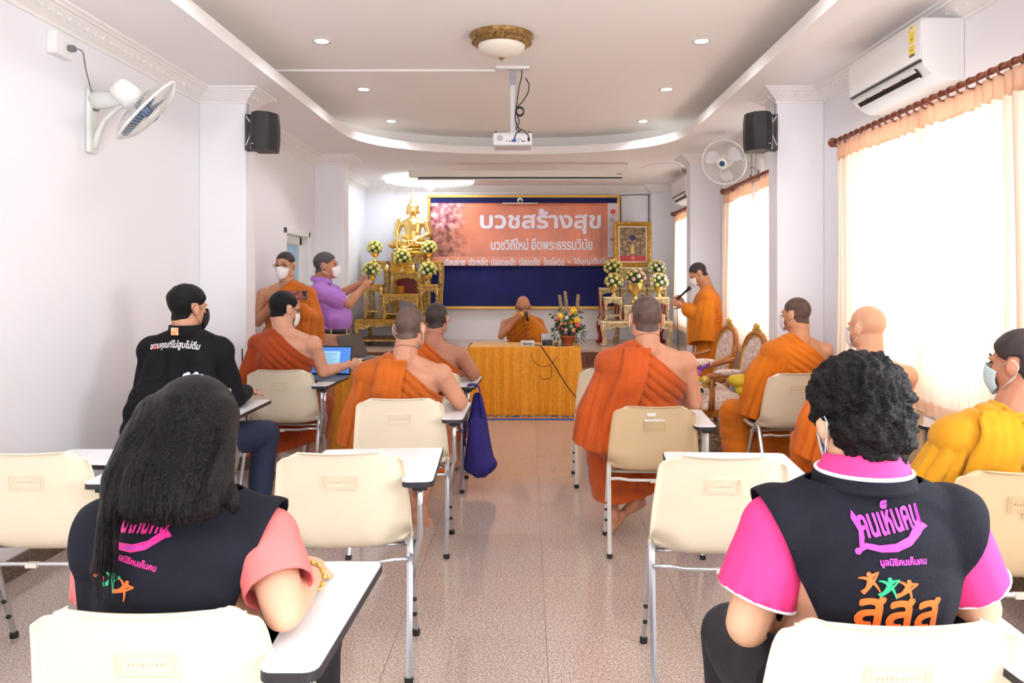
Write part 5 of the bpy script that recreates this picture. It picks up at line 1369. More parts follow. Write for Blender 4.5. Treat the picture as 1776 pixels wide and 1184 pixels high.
# ================================================================ people
def skin(tone):
    n = 'skin_%d_%d_%d' % tone
    return mat(n, tone, 0.52, rgb2=tuple(int(c*0.93) for c in tone), vscale=9, bump=0.06, bscale=160, sub=0.08, spec=0.35)
M_hair = mat('black_hair', (10, 9, 11), 0.5, bump=0.6, bscale=240, spec=0.25)
M_stub = mat('shaved_hair_stubble', (72, 54, 48), 0.6, rgb2=(100, 76, 64), vscale=26, bump=0.25, bscale=420)
M_stubd = mat('dense_hair_stubble', (36, 28, 28), 0.6, rgb2=(58, 44, 40), vscale=22, bump=0.25, bscale=420)
M_stubl = mat('faint_hair_stubble', (160, 118, 96), 0.5, rgb2=(182, 138, 114), vscale=14, bump=0.1, bscale=420)
M_mask = mat('white_face_mask', (238, 238, 236), 0.7)
M_maskb = mat('pale_blue_face_mask', (196, 218, 220), 0.7)
M_maskk = mat('black_face_mask', (26, 26, 30), 0.7)

def hmat(yaw=0, pitch=0, roll=0):
    """Head turned by yaw (left +), nodded by pitch (down +), tilted by roll."""
    return rotm('Z', yaw) @ rotm('X', -pitch) @ rotm('Y', roll)
def head_shapes(m, H, R, s=1.0, jaw=1.0, ears=True):
    def e(c, r, M=None, **k): m.ell(H+R @ (Vector(c)*s), tuple(q*s for q in r), 20, 14, R if M is None else R @ M)
    e((0, -0.014, 0.032), (0.076, 0.094, 0.086))
    e((0, 0.020, -0.012), (0.066*jaw, 0.072, 0.085))
    e((0, 0.030, -0.055), (0.052*jaw, 0.055, 0.050)); e((0, 0.066, -0.088), (0.026, 0.022, 0.020))
    for k in (-1, 1):
        e((k*0.040, 0.000, -0.060), (0.030*jaw, 0.045, 0.036)); e((k*0.032, 0.066, -0.020), (0.026, 0.022, 0.020))
        e((k*0.028, 0.078, 0.028), (0.026, 0.014, 0.009))
        if ears:
            M = rotm('Z', k*-22) @ rotm('X', 8)
            e((k*0.082, -0.010, -0.004), (0.010, 0.021, 0.032), M); e((k*0.080, -0.004, -0.026), (0.009, 0.012, 0.012), M)
    m.cone(H+R @ Vector((0, 0.084, 0.022))*s, 0.008*s, H+R @ Vector((0, 0.105, -0.022))*s, 0.013*s, 10)
    for k in (-1, 1): e((k*0.012, 0.092, -0.026), (0.010, 0.010, 0.008))
    e((0, 0.084, -0.052), (0.024, 0.010, 0.006)); e((0, 0.082, -0.062), (0.020, 0.010, 0.006))
def hand_shapes(m, Wp, d, n, curl=0.5, side=1, s=1.0, spread=0.0):
    """Palm, four jointed fingers and a thumb. d points along the hand, n out of the palm's front."""
    d = Vector(d).normalized(); n = Vector(n); n = (n-d*n.dot(d)).normalized(); t = d.cross(n)*side  # thumb side
    M = Matrix((t, d, n)).transposed(); Wp = Vector(Wp)
    m.ell(Wp+d*0.045*s, (0.040*s, 0.052*s, 0.017*s), 12, 10, M); m.ell(Wp+d*0.075*s, (0.041*s, 0.022*s, 0.014*s), 10, 8, M); m.cone(Wp-d*0.02*s, 0.026*s, Wp+d*0.03*s, 0.024*s, 10)
    for k, (o, L, r) in enumerate(((0.029, 0.070, 0.0088), (0.010, 0.080, 0.0092), (-0.010, 0.074, 0.0086), (-0.028, 0.058, 0.0078))):
        p = Wp+d*0.085*s+t*o*s; ang = curl*0.5
        fd = (d+t*(spread*(1.5-k)*0.12)).normalized()
        for j, fr in enumerate((0.45, 0.32, 0.26)):
            a = ang+j*curl*0.9
            dv = (fd*math.cos(a)+n*math.sin(a)).normalized(); q = p+dv*L*fr*s
            m.cone(p, r*s*(1-0.08*j), q, r*s*(0.94-0.08*j), 8); p = q
    p = Wp+d*0.025*s+t*0.026*s; dv = (d*0.62+t*0.62+n*0.40).normalized()
    for j, L in enumerate((0.036, 0.030, 0.024)):
        dv2 = (dv*(1-0.22*j)+d*0.25*j+n*0.25*curl*j).normalized(); q = p+dv2*L*s; m.cone(p, (0.0125-0.0015*j)*s, q, (0.0115-0.0015*j)*s, 8); p = q
def foot_shapes(m, A, d, s=1.0, bare=True, down=(0, 0, -1)):
    """A is the ankle, d the toe direction."""
    A = Vector(A); d = Vector(d).normalized(); u = Vector(down); u = (u-d*u.dot(d)).normalized(); t = d.cross(u)
    h = A+u*0.045*s-d*0.035*s; b = A+u*0.055*s+d*0.125*s
    m.cone(h, 0.030*s, A+d*0.03*s+u*0.035*s, 0.033*s); m.cone(A+d*0.02*s+u*0.02*s, 0.033*s, b, 0.022*s); m.cone(h+u*0.004, 0.026*s, b-t*0.018*s, 0.020*s); m.cone(b-t*0.022*s, 0.021*s, b+t*0.022*s, 0.019*s)
    if bare:
        for k in range(5): m.cone(b+t*(-0.030+0.015*k)*s+d*0.01*s, (0.012 if k in (0, 4) else 0.0095)*s, b+t*(-0.032+0.015*k)*s+d*(0.052-0.006*abs(k-1))*s+u*0.006*s, 0.0085*s, 8)
    else: m.cone(b, 0.028*s, b+d*0.05*s, 0.026*s)

class Fig:
    def __init__(s, **k):
        s.top = 1.30; s.sw = 0.185; s.lean = 0.0; s.side = 0.0; s.seated = True; s.bulk = 1.0; s.head = (0, 8, 0); s.hoff = (0, 0.02); s.pz = 0.535; s.hs = 1.0; s.nz = 0
        s.EL = s.ER = s.WL = s.WR = None; s.ank = None; s.kn = None; s.feet = None; s.voxel = 0.008; s.dec = 0.45; s.belly = 0.0; s.jaw = 1.0; s.twist = 0
        s.handL = s.handR = None; s.armr = 1.0; s.shz = 0.355; s.nr = 0.095; s.bodymode = 'full'; s.hipx = 0.09; s.choff = None
        s.__dict__.update(k)
        top = s.top; s.P = Vector((0, 0, s.pz)); zs = top-s.shz
        s.N = Vector((s.side, s.lean, zs+s.nr)); s.C = Vector((s.side*0.7, s.lean*0.7, zs-0.10))
        s.H = Vector((s.side+s.hoff[0], s.lean+s.hoff[1], top-0.118*s.hs)); s.R = hmat(*s.head)
        q = rotm('Z', s.twist)
        s.SL = Vector((s.side, s.lean, zs))+q @ Vector((-s.sw, 0, -0.015)); s.SR = Vector((s.side, s.lean, zs))+q @ Vector((s.sw, 0, -0.015))
        if s.seated:
            s.kn = s.kn or (Vector((-0.14, 0.42, 0.49)), Vector((0.14, 0.42, 0.49))); s.ank = s.ank or (Vector((-0.13, 0.40, 0.08)), Vector((0.13, 0.40, 0.08)))
            s.EL = s.EL or Vector((-s.sw-0.06, s.lean+0.04, zs-0.28)); s.ER = s.ER or Vector((s.sw+0.05, s.lean+0.04, zs-0.28))
            s.WL = s.WL or Vector((-0.10, 0.26, 0.60)); s.WR = s.WR or Vector((0.20, 0.28, 0.72))
        else:
            s.kn = s.kn or (Vector((-0.10, 0.02, 0.49)), Vector((0.10, 0.02, 0.49))); s.ank = s.ank or (Vector((-0.10, -0.01, 0.08)), Vector((0.10, -0.01, 0.08)))
            s.EL = s.EL or Vector((-s.sw-0.05, 0.0, zs-0.29)); s.ER = s.ER or Vector((s.sw+0.05, 0.0, zs-0.29))
            s.WL = s.WL or Vector((-s.sw-0.05, 0.1, zs-0.52)); s.WR = s.WR or Vector((s.sw+0.05, 0.1, zs-0.52))
        for a in ('EL', 'ER', 'WL', 'WR'): setattr(s, a, Vector(getattr(s, a)))
        s.kn = tuple(Vector(v) for v in s.kn); s.ank = tuple(Vector(v) for v in s.ank)
    def torso(s, m, g=0.0, b=None, sr=1.0):
        b = b or s.bulk; P, C, N = s.P, s.C, s.N; q = rotm('Z', s.twist)
        m.ell(P+Vector((0, 0, 0.01)), (0.165*b+g, 0.120*b+g, 0.115+g), 20, 14)
        mid = P.lerp(C, 0.45); m.ell(mid+Vector((0, s.belly*0.5, 0)), (0.148*b+g, 0.112*b+g+s.belly*0.5, 0.15+g), 20, 14)
        m.ell(C+Vector((0, 0, 0.0)), ((s.sw-0.02)*b+g, 0.112*b+g, 0.155+g), 20, 14, q)
        m.ell(C+Vector((0, -0.012, 0.065)), ((s.sw-0.012)*b+g, 0.088*b+g, 0.085+g), 20, 14, q)
        m.cone(s.SL.lerp(N, 0.12)+Vector((0, 0, -0.01)), 0.058*b+g, s.SR.lerp(N, 0.12)+Vector((0, 0, -0.01)), 0.058*b+g)
        for S in (s.SL, s.SR): m.cone(N+Vector((0, -0.012, -0.02)), 0.046*b+g*0.8, S+Vector((0, 0, 0.0)), 0.050*b+g*0.8); m.ell(S, (0.058*b*s.armr+g)*sr, 14, 10)
    def body(s):
        m = MB(); s.torso(m); N, H = s.N, s.H
        nk = H+s.R @ Vector((0, -0.028, -0.045))*s.hs
        m.cone(N+Vector((0, -0.015, -0.03)), 0.068*s.bulk, nk, 0.056*s.hs*s.bulk**.5); m.cone(N+Vector((0, 0.01, 0)), 0.052*s.bulk, H+s.R @ Vector((0, 0.01, -0.06))*s.hs, 0.050*s.hs)
        head_shapes(m, H, s.R, s.hs, s.jaw)
        ar = s.armr
        for S, E, Wp, hd, sd in ((s.SL, s.EL, s.WL, s.handL, 1), (s.SR, s.ER, s.WR, s.handR, -1)):
            m.cone(S, 0.056*ar, S.lerp(E, 0.4), 0.050*ar); m.cone(S.lerp(E, 0.35), 0.050*ar, E, 0.041*ar); m.cone(E, 0.041*ar, E.lerp(Wp, 0.35), 0.041*ar); m.cone(E.lerp(Wp, 0.3), 0.041*ar, Wp, 0.027*ar**.5)
            d = (Wp-E).normalized()
            if hd is None: hand_shapes(m, Wp, d, (0, 0, -1) if abs(d.z) < 0.8 else (-1 if sd > 0 else 1, 0, 0), 0.5, sd)
            else: hand_shapes(m, Wp, hd[0] or d, hd[1], hd[2], sd, 1.0, hd[3] if len(hd) > 3 else 0)
        for k, (K, A) in enumerate(zip(s.kn, s.ank)):
            hip = s.P+Vector(((-1, 1)[k]*s.hipx, 0.0, -0.02))
            m.cone(hip, 0.085*s.bulk, K, 0.060); m.cone(K, 0.056, K.lerp(A, 0.35), 0.054); m.cone(K.lerp(A, 0.3), 0.054, A, 0.036)
            if s.feet is not None: fd = s.feet[k]; foot_shapes(m, A, fd[0] if isinstance(fd[0], (tuple, Vector)) else fd, down=fd[1] if isinstance(fd[0], (tuple, Vector)) else (0, 0, -1))
            else: foot_shapes(m, A, (0, 1, 0))
        return m
    def build(s, x, y, rz, label, tone, z=0.0):
        s.root = empty('person', (x, y, z), math.radians(rz), label, 'person')
        me = organic(s.body(), s.voxel, 3, s.dec, 'body', [skin(tone)]); s.me = me
        if s.choff is not None: setv(me, clear_chair(getv(me), s.choff, 0.008))
        s.bo = link('body', me, s.root)
        return s
    def hl(s, c):
        """Points in the head's own frame."""
        return (c-np.array(s.H)) @ np.array(s.R)/s.hs
    def hair(s, m, kind='shaved', off=0.0012):
        def field(c):
            q = s.hl(c); x, y, z = q[:,0], q[:,1], q[:,2]
            box = np.minimum.reduce([0.16-np.abs(x), 0.16-np.abs(y), z+0.13, 0.2-z])
            line = np.where(y < -0.02, -0.052+0.012*np.cos(x*28)-0.02, np.where(y < 0.035, -0.004+(y+0.02)*0.6, np.minimum(0.029+(y-0.035)*1.3, 0.078)))
            bl = np.clip((y+0.045)/0.05, 0, 1); bl = bl*bl*(3-2*bl)
            nape = -0.056-0.012*np.cos(x*30); side = np.where(y < 0.035, 0.004+(y+0.02)*0.45, np.minimum(0.029+(y-0.035)*1.3, 0.078))
            line = nape*(1-bl)+side*bl
            ear = np.maximum.reduce([0.073-np.abs(x), np.abs(y+0.005)-0.034, z-0.032, -0.06-z])
            return np.minimum.reduce([box, z-line, ear])
        fn = None
        if kind == 'short':
            def fn(P_):
                q = s.hl(P_); z = q[:,2]; g = np.clip((z+0.03)/0.09, 0, 1)
                return 0.002+0.016*g*g+0.003*wob(q, 90)*g
        elif kind == 'crop':
            def fn(P_):
                q = s.hl(P_); z = q[:,2]; g = np.clip((z+0.04)/0.08, 0, 1); return 0.002+0.007*g+0.001*wob(q, 120)
        h = clipmesh(s.me, field, 'hair', [m], fn, off)
        if h: link('hair', h, s.root)
    def eyes(s, glasses=False, closed=True):
        for k in (-1, 1):
            e = MB(); c = s.H+s.R @ Vector((k*0.030, 0.083, 0.012))*s.hs
            e.ell(c, (0.014, 0.006, 0.0045), 10, 8, s.R); e.build('eye', mat('dark_eye', (34, 24, 22), 0.2), s.root, smooth=True)
            b = MB(); b.tube([s.H+s.R @ Vector((k*x, y, z))*s.hs for x, y, z in ((0.014, 0.089, 0.036), (0.030, 0.087, 0.041), (0.046, 0.077, 0.036))], [0.002, 0.003, 0.0015], 6); b.build('eyebrow', mat('eyebrow_dark', (40, 28, 26), 0.6), s.root, smooth=True)
        if glasses:
            g = empty('eyeglasses', (0, 0, 0), parent=s.root)
            for k in (-1, 1):
                pts = [s.H+s.R @ Vector((k*0.033+0.026*math.cos(a), 0.104-0.006*abs(math.cos(a)+k), 0.010+0.018*math.sin(a)))*s.hs for a in [2*PI*i/16 for i in range(16)]]
                MB().tube(pts, 0.0022, 6, closed=True).build('rim', M_dark, g, smooth=True)
                MB().tube([s.H+s.R @ Vector(p)*s.hs for p in ((k*0.060, 0.098, 0.014), (k*0.080, 0.05, 0.012), (k*0.086, -0.01, 0.008))], 0.002, 6).build('temple', M_dark, g, smooth=True)
            MB().tube([s.H+s.R @ Vector(p)*s.hs for p in ((-0.008, 0.105, 0.014), (0.008, 0.105, 0.014))], 0.002, 6).build('bridge', M_dark, g, smooth=True)
    def mask(s, m, under=False):
        t = MB(); H, R, hs = s.H, s.R, s.hs
        def fn(u, v):
            a = (u-0.5)*2.2*(0.80+0.20*v); z = -0.048+(-0.057+0.115*v)*(1-0.42*abs(2*u-1)**2)
            ry = 0.108+0.022*math.sin(PI*min(1, v*0.85+0.1))*math.cos(a)**2-0.014*(1-v)**2; rx = 0.070-0.012*(1-v)
            return H+R @ Vector((rx*math.sin(a)*1.0, 0.004+ry*math.cos(a), z+0.012*abs(math.sin(a))*(0.5-v)))*hs
        t.grid(fn, 17, 11); o = t.build('face_mask', m, s.root, smooth=True, solid=0.002)
        for k in (-1, 1):
            for z0, z1 in ((0.000, 0.020), (-0.080, -0.034)):
                MB().tube([H+R @ Vector(p)*hs for p in ((k*0.064, 0.040, z0), (k*0.078, 0.010, (z0+z1)/2), (k*0.088, -0.022, z1))], 0.0016, 5).build('ear_loop', m, s.root, smooth=True)
            MB().tube([H+R @ Vector(p)*hs for p in ((k*0.088, -0.022, 0.020), (k*0.088, -0.036, -0.004), (k*0.088, -0.022, -0.034))], 0.0016, 5).build('ear_loop', m, s.root, smooth=True)

def smooth01(x, a, b): t = np.clip((x-a)/(b-a), 0, 1); return t*t*(3-2*t)
def crease(ph): return np.abs(np.sin(ph*0.5))**0.75-0.62
ROBES = {}
def robe_mat(rgb):
    n = 'robe_%d_%d_%d' % rgb
    return mat(n, rgb, 0.75, rgb2=tuple(int(c*0.88) for c in rgb), vscale=5, bump=0.25, bscale=130, sheen=0.15, spec=0.25)
def clear_chair(V, off, gap=0.030):
    """Keeps cloth and body in front of the shell and above the seat; off is the chair origin in the figure's frame."""
    if off is None: return V
    x = V[:,0]-off[0]; y = V[:,1]-off[1]; z = V[:,2]
    u = np.clip(np.abs(x)/0.225, 0, 1)
    yc = 0.046+(0.65-z)*0.21+0.040*u**2.6+gap
    m = (np.abs(x) < 0.246) & (z > 0.44) & (z < 0.85) & (y < yc)
    V[m,1] = (yc+off[1])[m]
    m = (np.abs(x) < 0.225) & (z > 0.33) & (z < 0.462) & (y > 0.08) & (y < 0.478)
    V[m,2] = 0.462
    return V
def cut(me, planes):
    bm = bmesh.new(); bm.from_mesh(me)
    for co, no in planes:
        bmesh.ops.bisect_plane(bm, geom=bm.verts[:]+bm.edges[:]+bm.faces[:], plane_co=co, plane_no=no, clear_outer=True)
    bm.to_mesh(me); bm.free(); me.update()
def robe(F, rgb, voxel=0.009, amp=0.010, seed=1.0, hem=0.17, cape=1.0, dec=0.7, neck=0.0, skirt_r=0.11, sash=None, steep=0.85):
    """An outer robe over the left shoulder; the right shoulder and arm stay bare."""
    m = MB(); F.torso(m, 0.022, sr=0.85); z0 = F.SL.z
    m.cone(F.SL+Vector((0.02, 0, -0.03)), 0.060, F.EL, 0.072); m.cone(F.EL, 0.080, F.WL.lerp(F.EL, 0.25), 0.070); m.cone(F.SL+Vector((0.06, -0.01, -0.09)), 0.080, F.EL+Vector((0.07, -0.01, 0.0)), 0.085)
    m.cone(F.N+Vector((-0.05, -0.01, -0.055)), 0.066, F.SL+Vector((0.01, 0, -0.02)), 0.066)
    if F.seated:
        dn = Vector((F.EL.x-0.03*cape, F.EL.y+0.02, 0.50)); m.cone(F.SL.lerp(F.EL, .5), 0.070, dn.lerp(F.P, 0.4)+Vector((0, 0, 0.04)), 0.10)
        for k, (K, A) in enumerate(zip(F.kn, F.ank)):
            hip = F.P+Vector(((-1, 1)[k]*0.09, 0.0, -0.02)); m.cone(hip, 0.115, K, 0.092); sh = K.lerp(Vector((A.x*1.0, A.y, hem-0.06)), 1.0)
            m.cone(K, 0.092, sh, skirt_r)
        m.cone(F.kn[0], 0.085, F.kn[1], 0.085); m.cone(F.P+Vector((0, 0.1, 0.0)), 0.10, (F.kn[0]+F.kn[1])/2, 0.09)
        a, b = [Vector((A.x, A.y, hem-0.04)) for A in F.ank]; m.cone(a, skirt_r, b, skirt_r); m.cone((F.kn[0]+F.kn[1])/2, 0.09, (a+b)/2, skirt_r)
    else:
        for k, (K, A) in enumerate(zip(F.kn, F.ank)):
            hip = F.P+Vector(((-1, 1)[k]*0.08, 0.0, 0)); m.cone(hip, 0.125, K, 0.115); m.cone(K, 0.115, Vector((A.x, A.y, hem-0.05)), 0.135)
        m.cone(F.kn[0], 0.11, F.kn[1], 0.11)
        dn = Vector((F.EL.x*0.98, F.EL.y+0.03, F.EL.z-0.22))
    me = organic(m, voxel, 22, None, 'robe', [robe_mat(rgb)])
    V = getv(me); N_ = getn(me); x, y, z = V[:,0], V[:,1], V[:,2]
    Vs = V*np.array([1, 1, 0.3]); w1 = wob(V, 6, seed); w2 = wob(Vs, 15, seed+2); w3 = wob(Vs, 6, seed+4)
    # folds run along the neckline on the torso, fan from the shoulder on the draped arm, hang on the legs
    th = math.atan(steep); pr = (x-F.N.x)*math.sin(th)+(z-z0)*math.cos(th)
    f1 = crease(pr*2*PI/0.046+w1*2.6+0.5*w2)*np.where(pr > -0.5, 1, 0.6)
    sx, sz = F.SL.x+0.05, F.SL.z+0.10
    low = dn; tt = np.clip((F.SL.z-z)/max(0.05, F.SL.z-low.z), 0, 1)
    axx = F.SL.x+(low.x-F.SL.x)*tt+0.05; axy = F.SL.y+(low.y-F.SL.y)*tt+0.02
    f2 = crease(np.arctan2(y-axy, x-axx)*14+w3*2.4+w2*0.5)*1.5*smooth01(tt, 0.02, 0.35)
    f3 = crease((np.arctan2(x, y-0.2)*9 if F.seated else np.arctan2(x, y)*13)+w3*2.5+z*2)
    f4 = crease((z*2*PI/0.085)+w1*3+x*14)
    ca = smooth01(-x, -(F.N.x-0.06), -(F.SL.x+0.02)) if True else 0
    up = smooth01(z, 0.60 if F.seated else 0.95, 0.74 if F.seated else 1.1)
    leg = (0.6*f3+0.4*f4) if F.seated else f3
    fold = up*((1-ca)*f1*1.15+ca*f2*0.8)+(1-up)*leg*1.15
    near = np.clip((np.linalg.norm(V-np.array(F.N), axis=1)-0.05)/0.10, 0.25, 1)
    V = V+N_*(1.5*amp*fold*near+0.005*w1)[:,None]
    V = clear_chair(V, F.choff, 0.034)
    setv(me, V)
    a = F.N+Vector((-0.045+neck, 0, 0.0))
    no = Vector((steep, 0, 1)).normalized()
    cut(me, [(a, no), (Vector((0, 0, hem)), Vector((0.05, 0.1, -1)))])
    if dec and dec < 1:
        o = bpy.data.objects.new('tmp', me); COL.objects.link(o); k = o.modifiers.new('d', 'DECIMATE'); k.ratio = dec
        n = bpy.data.meshes.new_from_object(o.evaluated_get(bpy.context.evaluated_depsgraph_get())); bpy.data.objects.remove(o); bpy.data.meshes.remove(me); me = n
        me.name = 'robe'; me.polygons.foreach_set('use_smooth', [True]*len(me.polygons))
    ob = link('robe', me, F.root)
    # the loose fold that hangs from the covered shoulder and arm
    mc = MB(); zb = dn.z; Wm = F.EL.lerp(F.WL, 0.45)
    mc.cone(F.N+Vector((-0.045, -0.012, -0.045)), 0.060, F.SL+Vector((0.01, 0, -0.015)), 0.066)
    mc.cone(F.SL+Vector((0.012, 0, -0.02)), 0.072, F.EL, 0.088*cape); mc.cone(F.EL, 0.088*cape, Vector((dn.x, dn.y, zb-0.16)), 0.105*cape); mc.cone(Wm, 0.065, Vector((Wm.x*0.9+dn.x*0.1, Wm.y, zb-0.1)), 0.07); mc.cone(F.EL, 0.085, Wm, 0.068)
    mc.cone(F.SL+Vector((0.05, -0.01, -0.08)), 0.075, Vector((dn.x+0.10, dn.y-0.02, zb-0.14)), 0.085)
    mc.cone(Vector((dn.x, dn.y, zb-0.14)), 0.10*cape, Vector((Wm.x, Wm.y, zb-0.1)), 0.075)
    cm = organic(mc, voxel, 14, None, 'robe_fold', [robe_mat(rgb)]); V = getv(cm); N_ = getn(cm); x, y, z = V[:,0], V[:,1], V[:,2]
    Vs = V*np.array([1, 1, 0.25]); t_ = np.clip((F.SL.z-z)/max(0.1, F.SL.z-zb), 0, 1.3)
    cx_ = F.SL.x+(dn.x-F.SL.x)*np.clip(t_, 0, 1)+0.03; cy_ = F.SL.y+(dn.y-F.SL.y)*np.clip(t_, 0, 1)+0.01
    ph = np.arctan2(y-cy_, x-cx_); f = crease(ph*12+wob(Vs, 7, seed+1)*2.2+z*3*math.sin(seed*2)); f5 = crease(ph*23+wob(Vs, 11, seed+6)*3)
    V = V+N_*((0.007+0.020*t_)*f*amp/0.009+0.006*f5*(0.3+t_)+0.005*wob(V, 8, seed+3))[:,None]
    V[:,1] += 0; V = clear_chair(V, F.choff, 0.036); setv(cm, V)
    cut(cm, [(Vector((dn.x, dn.y, zb+0.02*math.sin(seed))), Vector((-0.30, 0.12*math.cos(seed), -1)))])
    oc = link('robe_fold', cm, F.root); k = oc.modifiers.new('s', 'SOLIDIFY'); k.thickness = 0.005; k.offset = 1
    k = ob.modifiers.new('s', 'SOLIDIFY'); k.thickness = 0.005; k.offset = 1
    F.robe = me
    # rolled edge along the neckline
    bvh = BVHTree.FromPolygons([v.co for v in me.vertices], [tuple(p.vertices) for p in me.polygons]); F.bvh = bvh
    for sg in (-1, 1):
        pts = []
        L = 0.36
        for i in range(19):
            u = i/18; p = a+Vector((1, 0, -steep)).normalized()*(L*u-0.015)-no*0.012
            h = bvh.ray_cast(Vector((p.x, F.N.y+sg*0.6, p.z)), Vector((0, -sg, 0)))
            if h[0] is not None: pts.append(h[0]+Vector((0, sg*0.004, 0.003)))
        if len(pts) > 4:
            r_ = [0.0075+0.0015*math.sin(i*1.3+seed) for i in range(len(pts))]
            MB().tube(pts, r_, 8).build('rolled_hem', robe_mat(rgb), F.root, smooth=True)
    if sash:
        (xa, za), (xb, zb), wa, wb = sash
        rows = []
        nv = 40; nu = 15; lastp = None
        for j in range(nv):
            v = j/(nv-1); row = []
            cx = xa+(xb-xa)*v+0.02*math.sin(v*5+seed); cz = za+(zb-za)*v; w = wa+(wb-wa)*v
            for i in range(nu):
                u = -1+2*i/(nu-1); px = cx+u*w/2; h = bvh.ray_cast(Vector((px, F.N.y-0.7, cz)), Vector((0, 1, 0)))
                yy = h[0].y if h[0] is not None else None
                row.append([px, yy, cz, u, v])
            rows.append(row)
        for j in range(nv):        # fill the rays that missed from the row below
            for i in range(nu):
                if rows[j][i][1] is None or rows[j][i][1] > F.N.y+0.05:
                    cand = [rows[q][i][1] for q in range(max(0, j-8), min(nv, j+8)) if rows[q][i][1] is not None and rows[q][i][1] <= F.N.y+0.05]
                    rows[j][i][1] = (sum(cand)/len(cand)) if cand else F.N.y-0.08
        Y = np.array([[c[1] for c in r] for r in rows])
        for _ in range(6):
            Y[1:-1] = (Y[:-2]+Y[1:-1]*2+Y[2:])/4; Y[:,1:-1] = (Y[:,:-2]+Y[:,1:-1]*2+Y[:,2:])/4
        vs = []
        for j in range(nv):
            for i in range(nu):
                px, _, cz, u, v = rows[j][i]
                pl = 0.007*abs(math.sin((u*2.2+0.25*math.sin(v*6+seed))*PI*0.9))+0.004*math.sin(v*23+u*3)
                vs.append((px, Y[j][i]-0.016-pl, cz-0.01*u*math.sin(v*4)))
        m2 = MB(); m2.add(vs, [(j*nu+i, j*nu+i+1, (j+1)*nu+i+1, (j+1)*nu+i) for j in range(nv-1) for i in range(nu-1)])
        m2.build('folded_sash', robe_mat(tuple(min(255, int(c*1.03)) for c in rgb)), F.root, smooth=True, solid=0.012)
    return ob
def neck_cord(F):
    m = MB(); pts = []
    bv = BVHTree.FromPolygons([v.co for v in F.me.vertices], [tuple(p.vertices) for p in F.me.polygons])
    for i in range(24):
        a = 2*PI*i/24; o = F.N+Vector((0.2*math.cos(a), 0.2*math.sin(a), 0.03-0.03*math.sin(a)))
        h = bv.ray_cast(o, (F.N+Vector((0, 0, 0.03-0.03*math.sin(a)))-o).normalized())
        if h[0] is not None: pts.append(h[0]+(o-h[0]).normalized()*0.001)
    if len(pts) > 8: m.tube(pts, 0.0014, 5, closed=True).build('neck_cord', mat('cord_brown', (90, 52, 34), 0.7), F.root, smooth=True)

def sit(ch, dx=0.0, dy=0.21): o = CO[ch]; c = o.location; a = o.rotation_euler.z; v = Matrix.Rotation(a, 3, 'Z') @ Vector((dx, dy, 0)); return c.x+v.x, c.y+v.y

# --- monk right of the aisle, bright orange
x, y = sit('aisleR', -0.02, 0.20)
F = Fig(choff=(0.02, -0.2), top=1.338, sw=0.205, bulk=1.10, armr=1.12, head=(0, 4, 0), hs=1.08, voxel=0.007, ank=((-0.16, 0.14, 0.10), (-0.03, 0.20, 0.16)), kn=((-0.20, 0.40, 0.47), (0.12, 0.42, 0.49)),
        feet=(((-0.45, -0.15, -0.55), (0.2, 0.3, -0.9)), ((-0.8, -0.1, -0.45), (-0.2, 0.5, -0.8))), ER=(0.265, 0.02, 0.76), WR=(0.22, 0.27, 0.75), WL=(-0.12, 0.28, 0.60), lean=0.0)
F.build(x, y, 2, 'seated monk in bright orange robe right of the aisle, broad bare shoulder', (206, 146, 114)); F.hair(M_stub); neck_cord(F); F.mask(M_mask)
robe(F, (189, 80, 20), 0.008, 0.009, 1.0, hem=0.20, sash=((-0.085, 1.065), (-0.185, 0.50), 0.13, 0.15), cape=1.12)
# --- monk left of the aisle
x, y = sit('aisleL', 0.0)
F = Fig(choff=(-0, -0.21), top=1.275, sw=0.20, bulk=1.05, armr=1.08, head=(-14, 10, 0), hs=1.0, voxel=0.007, hoff=(0.03, 0.02), ER=(0.30, 0.04, 0.755), WR=(0.24, 0.30, 0.745), ank=((0.0, 0.32, 0.10), (0.06, 0.30, 0.15)),
        feet=(((0.3, -0.35, -0.75), (0.1, 0.6, -0.7)), ((0.2, -0.5, -0.8), (0, 0.6, -0.6))))
F.build(x, y, 0, 'seated monk in orange robe leaning his bare arm on the tablet left of the aisle', (200, 142, 112)); F.hair(M_stub); neck_cord(F); F.mask(M_mask)
robe(F, (189, 92, 14), 0.008, 0.009, 2.3, hem=0.26, sash=((-0.055, 1.00), (-0.045, 0.60), 0.15, 0.17), cape=1.05)
# --- monk behind him
x, y = sit('behind', 0.02)
F = Fig(choff=(-0.02, -0.21), top=1.262, sw=0.195, bulk=1.03, armr=1.08, head=(-10, 6, 0), hoff=(0.03, 0.02), voxel=0.008, ER=(0.29, 0.05, 0.755), WR=(0.20, 0.26, 0.745))
F.build(x, y, 0, 'seated monk in orange robe with a blue cloth bag at his tablet', (182, 124, 98)); F.hair(M_stubd); neck_cord(F); F.mask(M_mask)
robe(F, (191, 88, 14), 0.010, 0.009, 3.1, hem=0.20)
